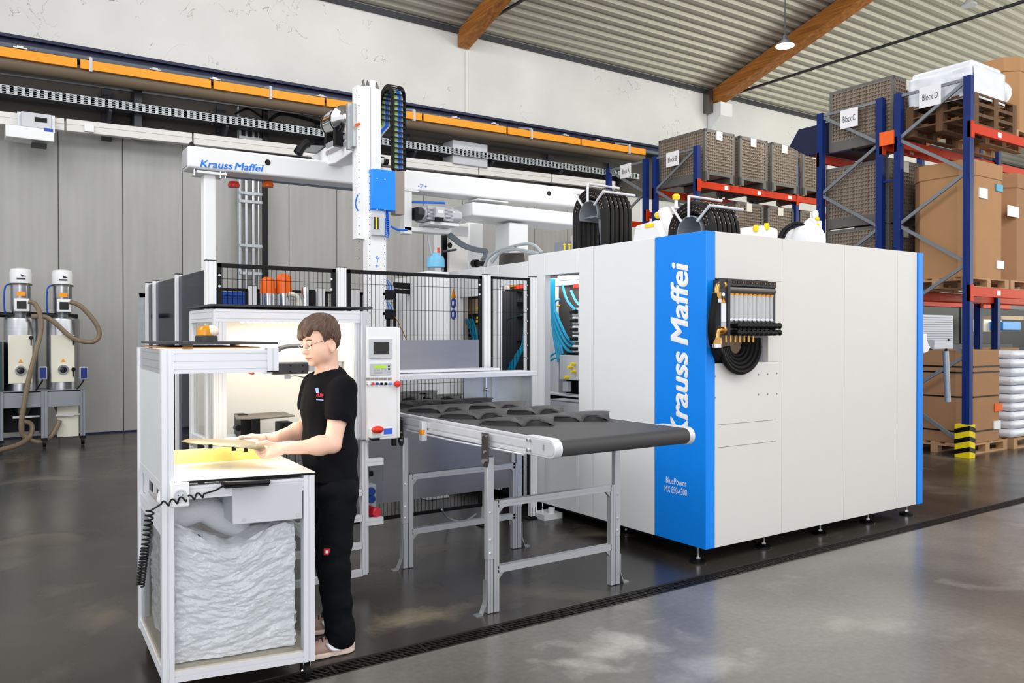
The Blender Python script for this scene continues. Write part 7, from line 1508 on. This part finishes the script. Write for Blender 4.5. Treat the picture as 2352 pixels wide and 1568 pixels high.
RH = [('c', P3(630, 1004, 4.215), P3(603, 1007, 4.17), .022, .025), ('c', P3(626, 1008, 4.2), P3(600, 1011, 4.15), .018, .018), ('c', P3(624, 1000, 4.23), P3(600, 1003, 4.2), .016, .016),
 ('c', P3(606, 1003, 4.14), P3(578, 1001, 4.11), .015, .011), ('c', P3(578, 1001, 4.11), P3(551, 1004, 4.09), .011, .0085),
 ('f', P3(600, 1007, 4.2), P3(580, 1012, 4.18), P3(560, 1015, 4.13), .0105), ('f', P3(600, 1010, 4.18), P3(581, 1016, 4.16), P3(563, 1018, 4.11), .011),
 ('f', P3(600, 1013, 4.16), P3(583, 1020, 4.14), P3(567, 1021, 4.1), .0105), ('f', P3(600, 1016, 4.15), P3(586, 1024, 4.12), P3(573, 1025, 4.09), .009)]
def hand_sdf(p, H_):
    d = None; fs_ = None
    for h_ in H_:
        if h_[0] == 'c': v = s_cap(p, h_[1], h_[2], h_[3], h_[4]); d = v if d is None else smin(d, v, .01)
    for h_ in H_:
        if h_[0] == 'f':
            m_ = (h_[2]+h_[3])/2+np.array([0, 0, 0]); v = np.minimum(s_cap(p, h_[1], h_[2], h_[4]*1.08, h_[4]), s_cap(p, h_[2], h_[3], h_[4], h_[4]*.8)); fs_ = v if fs_ is None else smin(fs_, v, .002)
    return smin(d, fs_, .006)
def arm(p, S0, E0, W0):
    mid = E0+(W0-E0)*.3; d = s_cap(p, S0, E0, .056, .042); d = smin(d, s_cap(p, E0, mid, .041, .045), .02); d = smin(d, s_cap(p, mid, W0, .043, .027), .03); d = smin(d, s_ell(p, E0+(S0-E0)*.55, (.052, .05, .075)), .02); return d
CH = RD(757, 925, D0); WA = RD(757, 1040, D0); PE = RD(766, 1115, D0)
hipL, kneeL, ankL = RD(775, 1140, 4.2), RD(768, 1300, 4.16), RD(778, 1462, 4.19); hipR, kneeR, ankR = RD(764, 1140, 4.4), RD(758, 1290, 4.42), RD(770, 1408, 4.5)
def body(p):
    d = head_sdf(p)
    d = smin(d, s_cap(p, neckb, hc-upv*.075-f*.02, .062, .058), .022)
    t_ = s_ell(p, CH, (.12, .17, .19)); t_ = smin(t_, s_ell(p, WA, (.11, .15, .17)), .06); t_ = smin(t_, s_ell(p, PE, (.115, .155, .12)), .06)
    t_ = smin(t_, s_cap(p, SL, SR, .05, .05), .06); d = smin(d, t_, .03)
    for a in ((SL, EL, WL), (SR, ER, WR)): d = smin(d, arm(p, *a), .02)
    d = smin(d, hand_sdf(p, LH), .014); d = smin(d, hand_sdf(p, RH), .014)
    for (a, b_, c) in ((hipL, kneeL, ankL), (hipR, kneeR, ankR)): d = smin(d, s_cap(p, a, b_, .075, .052), .03); d = smin(d, s_cap(p, b_, c, .055, .04), .02)
    return d
allp = np.array([SL, SR, EL, ER, WL, WR, hc]); 
sdf_obj('body', body, (-1.50, 3.80, .12), (-.70, 4.62, 1.80), .0042, skin, wk)
# T-shirt
def wr(p, a): return a*(nz(p, 26, 1.0)*.5+nz(p*np.array([1, 1, .35]), 44, 4.0)*.5)
def shirt(p):
    t_ = s_ell(p, CH+np.array([0, 0, .0]), (.142, .195, .2)); t_ = smin(t_, s_ell(p, WA+np.array([.0, 0, -.0]), (.139, .18, .2)), .06); t_ = smin(t_, s_ell(p, PE+np.array([-.008, 0, .02]), (.132, .18, .14)), .05)
    t_ = smin(t_, s_cap(p, SL-np.array([0, 0, .015]), SR-np.array([0, 0, .015]), .06, .06), .06); t_ = smin(t_, s_cap(p, neckb-np.array([-.01, 0, .04]), neckb+np.array([0, 0, -.01]), .09, .078), .05)
    zt = neckb[2]-.0; 
    for (S0, E0) in ((SL, EL), (SR, ER)): t_ = smin(t_, s_cap(p, S0, E0, .068, .056)*1.0+np.maximum(0, ((p-(S0+(E0-S0)*.5))@((E0-S0)/np.linalg.norm(E0-S0)))), .02)
    t_ = np.minimum(t_, s_cap(p, SL, SR, .062, .062)); t_ = smin(t_, s_cap(p, CH-np.array([.012, 0, -.0]), PE-np.array([.012, 0, .03]), .126, .12), .05)
    t_ = smax(t_, -s_cap(p, neckb+np.array([-.012, 0, .02]), neckb+(hc-neckb)*.8, .0665, .1), .006)
    for (S0, E0, k) in ((SL, EL, .62), (SR, ER, .60)):
        a = S0; b_ = S0+(E0-S0)*k; sl_ = s_cap(p, a+np.array([0, 0, -.012]), S0+(E0-S0)*1.1, .064, .066); n_ = (E0-S0)/np.linalg.norm(E0-S0); sl_ = smax(sl_, (p-b_)@n_, .004)
        inner = smax(s_cap(p, S0+(E0-S0)*.45, E0, .056, .053), -((p-(S0+(E0-S0)*.52))@n_), .004); t_ = smin(t_, sl_, .03); t_ = smax(t_, -inner, .003)
    t_ = t_-.5*wr(p, .015)
    hem = p[:, 2]-.885+.05*(p[:, 0]+.95); return smax(t_, -hem, .006)
sh = sdf_obj('t_shirt', shirt, (-1.26, 3.97, .84), (-.70, 4.62, 1.53), .0052, shirt_m, wk)
# collar rib
cb = MB(); cc = neckb+np.array([-.012, 0, -.005]); ringp = []
for i in range(25):
    a = 2*math.pi*i/24; v = cc+np.array([.067*math.cos(a), .067*math.sin(a), .012+.012*math.cos(a)+.0]); ringp.append(Vector(RDW(v[None])[0]))
cb.tube(ringp, .0085, n=8); P('collar', cb, shirt_m, wk)
def trousers(p):
    d = s_ell(p, PE+np.array([.004, 0, .0]), (.128, .175, .13))
    for (a, b_, c, s) in ((hipL, kneeL, ankL, 0), (hipR, kneeR, ankR, 2)):
        d = smin(d, s_cap(p, a, b_, .1, .078), .04); d = smin(d, s_cap(p, b_, c+np.array([.006, 0, .015]), .078, .073), .02)
        d = smin(d, s_cap(p, c+np.array([.008, 0, .0]), c+np.array([.008, 0, .06]), .076, .073), .02)
    d = smin(d, s_ell(p, RD(806, 1150, 4.2), (.028, .05, .07)), .03)
    d = d-(nz(p*np.array([1, 1, 1.6]), 22, 2)*.006+nz(p, 55, 3)*.0025)
    lim = np.where(p[:, 1] < 4.345, ankL[2]-.045, ankR[2]-.045); d = smax(d, lim-p[:, 2]+.25*(p[:, 0]-ankL[0])*-1.0*.3, .004); return smax(d, p[:, 2]-.985, .004)
tr = sdf_obj('trousers', trousers, (-1.16, 4.0, .03), (-.74, 4.64, 1.03), .006, trous_m, wk)
q = RD(766, 1087, 4.09); 
def tabp(px, py, d, w_, h_, m_, nm, par):
    c = RD(px, py, d); v = np.array([c+np.array([sx*w_, -.0, sz*h_])+np.array([0, dy_, 0]) for dy_ in (0, .003) for sx, sz in ((-1, -1), (1, -1), (1, 1), (-1, 1))]); W_ = RDW(v)
    b = MB(); b.add([tuple(x) for x in W_], [(0, 1, 2, 3), (4, 5, 6, 7), (0, 1, 5, 4), (1, 2, 6, 5), (2, 3, 7, 6), (3, 0, 4, 7)]); return P(nm, b, m_, par)
def surf_d(fn, px, py, d0, d1):
    for d in np.arange(d0, d1, .002):
        if fn(RD(px, py, d)[None])[0] < .0005: return d-.003
    return d0
dtr = surf_d(trousers, 767, 1087, 3.9, 4.3); tabp(767, 1084, dtr, .008, .004, paper, 'tab_label', tr); tabp(766, 1090, dtr, .008, .009, red, 'tab_label', tr)
dtr = surf_d(trousers, 751, 1267, 3.9, 4.3); lb = tabp(751, 1267, dtr, .016, .016, mat('patch_red', (200, 20, 40), .5), 'knee_patch', tr); tabp(751, 1267, dtr-.001, .007, .007, paper, 'patch_mark', lb)
# chest print
dsh = surf_d(shirt, 737, 912, 3.9, 4.4); 
def shp(px, py): return RD(px, py, surf_d(shirt, px, py, 3.9, 4.4))
def quadp(c4, m_, nm, par): b = MB(); W_ = RDW(np.array(c4)); W2 = W_+0; b.add([tuple(x) for x in W_], [(0, 1, 2, 3)]); return P(nm, b, m_, par)
quadp([shp(726, 902), shp(733, 902), shp(731, 890), shp(724, 891)], mat('print_blue', (150, 180, 235), .6), 'print_square', sh)
p0 = shp(728, 911); p1 = shp(743, 913); p2 = shp(729, 903); a_, b__, c__ = [Vector(x) for x in RDW(np.array([p0, p1, p2]))]
text('MUBE', txred, wk, a_, b__-a_, (c__-a_), .019, name='chest_print', bold=.02, width=(b__-a_).length*1.0, depth=.004)
quadp([shp(726, 918), shp(743, 920), shp(743.3, 917.6), shp(726.3, 915.6)], MATS['print_blue'], 'print_line', sh)
# hair
def hair(p):
    q = toH(p); d = s_ell(q, (-.009, 0, .052), (.106, .085, .096)); d = smin(d, s_ell(q, (.04, 0, .075), (.062, .07, .05)), .03); d = smin(d, s_cap(q, (.088, -.04, .045), (.088, .03, .05), .017, .015), .02)
    d = smin(d, s_ell(q, (-.055, 0, .005), (.046, .068, .07)), .03)
    x = q[:, 0]; ay = np.abs(q[:, 1]); z = q[:, 2]
    hf = .034+.034*np.clip((q[:, 1]+.005)/.055, 0, 1)
    h = np.where(x > .045, hf, np.where(x > .012, -.03+(x-.012)/.033*(hf+.03), np.where(x > -.034, .006, -.085+np.clip((x+.1)/.07, 0, 1)*.04)))
    side = (x > .004) & (x < .03); h = np.where(side & (ay > .055), -.048, h)
    h = h+.007*np.sin(90*q[:, 1]+20*x)+.004*np.sin(210*q[:, 1]+50*x)
    d = np.maximum(d, (h-z)*.8)
    th1 = np.arctan2(q[:, 1], q[:, 0]+.03+.4*z); rr_ = np.linalg.norm(q-np.array([-.03, .01, .16]), axis=1)
    d = d-.0034*np.sin(th1*26+28*rr_+2.5*np.sin(rr_*45+th1*3))-.002*np.sin(th1*57+60*rr_+2*np.sin(th1*9))-.003*nz(q, 30, 2)*.6
    return d*HS
sdf_obj('hair', hair, hc-np.array([.16, .16, .14]), hc+np.array([.16, .16, .22]), .0034, hair_m, wk)
# eyes, brows, lips, glasses
def hw(v): return Vector(RDW((hc+HR@(np.array(v, float)*HS))[None])[0])
for s in (-1, 1):
    b = MB(); b.tube([hw((.093, s*.012, .023)), hw((.095, s*.027, .029)), hw((.082, s*.048, .026))], .0042, n=7, sm=5, rr=lambda t_: 1-.5*t_); P('eyebrow', b, hair_m, wk)
    b = MB(); b.ell(tuple(hw((.0825, s*.031, .003))), .0115, .0115, .0115, 14, 10); P('eyeball', b, mat('eye_white', (232, 226, 220), .2) if s < 0 else MATS['eye_white'], wk)
    b = MB(); b.tube([hw((.094, s*.015, -.001)), hw((.0965, s*.03, -.003)), hw((.088, s*.044, .0))], .0026, n=6, sm=5); P('eyelashes', b, mat('lash_brown', (70, 46, 36), .6) if s < 0 else MATS['lash_brown'], wk)
b = MB(); b.tube([hw((.0975, -.023, -.0665)), hw((.1018, 0, -.0645)), hw((.0975, .023, -.0665))], .0032, n=7, sm=6, rr=lambda t_: .35+.65*math.sin(math.pi*t_)); b.tube([hw((.0965, -.02, -.0722)), hw((.0998, 0, -.0735)), hw((.0965, .02, -.0722))], .0038, n=7, sm=6, rr=lambda t_: .35+.65*math.sin(math.pi*t_)); P('lips', b, mat('lip_pink', (218, 148, 130), .5), wk)
b = MB(); b.tube([hw((.0955, -.027, -.0695)), hw((.101, -.012, -.069)), hw((.1028, 0, -.0685)), hw((.101, .012, -.069)), hw((.0955, .027, -.0695))], .0015, n=5, sm=4); P('mouth_line', b, mat('mouth_shadow', (150, 84, 74), .6), wk)
gl = T('eyeglasses', 'thin silver-framed eyeglasses on the face of the person', 'glasses', tuple(hw((.1, 0, 0))))
for s in (-1, 1):
    ring = [hw((.113-.012*abs(math.cos(a))*(s*math.cos(a) > 0), s*.031+.024*math.cos(a), -.002+.016*math.sin(a))) for a in [2*math.pi*i/20 for i in range(21)]]
    b = MB(); b.tube(ring, .0009, n=5); P('rim', b, chrome, gl)
    b = MB(); b.add([ring[i] for i in range(20)], [tuple(range(20))]); P('lens', b, glass, gl)
    b = MB(); b.tube([hw((.101, s*.055, .004)), hw((.06, s*.078, .01)), hw((.0, s*.088, .008)), hw((-.03, s*.086, -.01))], .0011, n=5, sm=4); P('temple', b, mat('temple_grey', (110, 112, 116), .3, .8) if s < 0 else MATS['temple_grey'], gl)
b = MB(); b.tube([hw((.113, -.008, .004)), hw((.117, 0, .007)), hw((.113, .008, .004))], .001, n=5, sm=4); P('bridge', b, chrome, gl)
# shoes
shoe_m = mat('shoe_taupe', (170, 142, 132), .6, var=.12, vs=20); sole_m = mat('shoe_sole', (226, 202, 190), .6, var=.05)
def shoe(ank, nm, ang):
    ca, sa = math.cos(ang), math.sin(ang); fd = np.array([-ca, -sa, 0]); sd = np.array([sa, -ca, 0]); R_ = np.stack([fd, sd, np.array([0, 0, 1.0])], 1); o_ = np.array([ank[0]+.0, ank[1], 0.0])
    def up_(p):
        q = (p-o_)@R_; d = s_ell(q, (.0, 0, .06), (.062, .042, .05)); d = smin(d, s_ell(q, (.1, .0, .042), (.09, .046, .035)), .03); d = smin(d, s_ell(q, (.16, .0, .035), (.05, .042, .028)), .02); d = smin(d, s_cap(q, (.0, 0, .06), (-.005, 0, .12), .043, .045), .03); d = smin(d, s_cap(q, (.03, 0, .1), (.1, 0, .055), .03, .03), .02); return smax(d, .022-q[:, 2], .003)
    def so_(p):
        q = (p-o_)@R_; d2 = s_ell(q*np.array([1, 1, 0]), (.0, 0, 0), (.072, .047, .05)); d2 = smin(d2, s_ell(q*np.array([1, 1, 0]), (.12, .0, 0), (.1, .052, .05)), .03); return smax(smax(d2, q[:, 2]-.028-.02*np.clip((.02-q[:, 0])/.08, 0, 1), .003), .003-q[:, 2], .002)
    g = sdf_obj(nm, up_, o_+np.array([-.27, -.16, 0.0]), o_+np.array([.12, .12, .2]), .005, shoe_m, wk); sdf_obj('shoe_sole', so_, o_+np.array([-.27, -.16, -.01]), o_+np.array([.13, .12, .08]), .005, sole_m, g)
    b = MB()
    for k in range(5): c = o_+R_@np.array([.05+.017*k, 0, .125-.012*k]); b.tube([Vector(RDW((c+R_@np.array([0, -.024, -.01]))[None])[0]), Vector(RDW((c+R_@np.array([0, 0, .004]))[None])[0]), Vector(RDW((c+R_@np.array([0, .024, -.01]))[None])[0])], .004, n=6, sm=3)
    P('laces', b, mat('lace_dark', (40, 42, 58), .7) if 'lace_dark' not in MATS else MATS['lace_dark'], g)
    b = MB(); W_ = lambda v: Vector(RDW((o_+R_@np.array(v))[None])[0]); b.tube([W_((-.01, .045, .04)), W_((.02, .05, .036)), W_((.06, .05, .044)), W_((.085, .042, .075))], .008, n=6, sm=4); b.tube([W_((.02, .044, .062)), W_((.04, .048, .048)), W_((.07, .045, .062))], .005, n=6, sm=4); P('shoe_stripe', b, paper, g)
shoe(ankL+np.array([.012, 0, 0]), 'shoe', math.radians(28)); shoe(ankR+np.array([.01, 0, 0]), 'shoe', math.radians(18))
# the part held in the hands
ol = [(416, 1012.5, 3.93), (424, 1009.5, 4.0), (515, 1010, 4.15), (559, 1011, 4.14), (575, 1014, 4.05), (606, 1019, 3.96), (608, 1027, 3.90), (596, 1031, 3.865), (527, 1025.5, 3.865), (438, 1017.5, 3.88)]
tv = [DP(*o) for o in ol]; cen = sum(tv, Vector())/len(tv); n_ = len(tv); b = MB(); vs = []
for sc, h_ in ((1, 0), (.93, .006), (.6, .010), (.25, .011)): vs += [cen+(v-cen)*sc+Zd*h_ for v in tv]
fs = [(j*n_+i, j*n_+(i+1) % n_, (j+1)*n_+(i+1) % n_, (j+1)*n_+i) for j in range(3) for i in range(n_)]+[tuple(3*n_+i for i in range(n_))]; b.add(vs, fs); b.add([v-Zd*.003 for v in tv]+[v+Zd*.0 for v in tv], [tuple(range(n_-1, -1, -1))]+[(i, (i+1) % n_, n_+(i+1) % n_, n_+i) for i in range(n_)])
hp = T('moulded_trim', 'olive grey moulded trim held in both hands over the cart table', 'trim part', tuple(cen)); P('trim_shell', b, mat('trim_olive', (104, 95, 70), .4), hp)
for (x, y, d_) in ((483, 1024, 3.87), (537, 1029, 3.87), (565, 1031, 3.87)): p = DP(x, y, d_); b = MB(); b.box(p.x-.009, p.y-.006, p.z-.012, p.x+.009, p.y+.006, p.z+.008); P('trim_clip', b, black, hp)
b = MB(); p = DP(434, 1018, 3.88); b.prism([p, p+ux*.03, p+ux*.01-Zd*.014], (0, .004, 0)); P('trim_lug', b, MATS['trim_olive'], hp)
a_ = DP(519, 1008, 4.1); c_ = DP(556, 1006, 4.1); b = MB(); b.cyl(a_, c_, .0075, n=12); b.lathe(a_, [(.0075, 0), (.004, .008)], axis=(a_-c_), n=12); TT('white_marker', 'white marker pen held in the far hand above the trim', 'pen', b, white, tuple(a_))
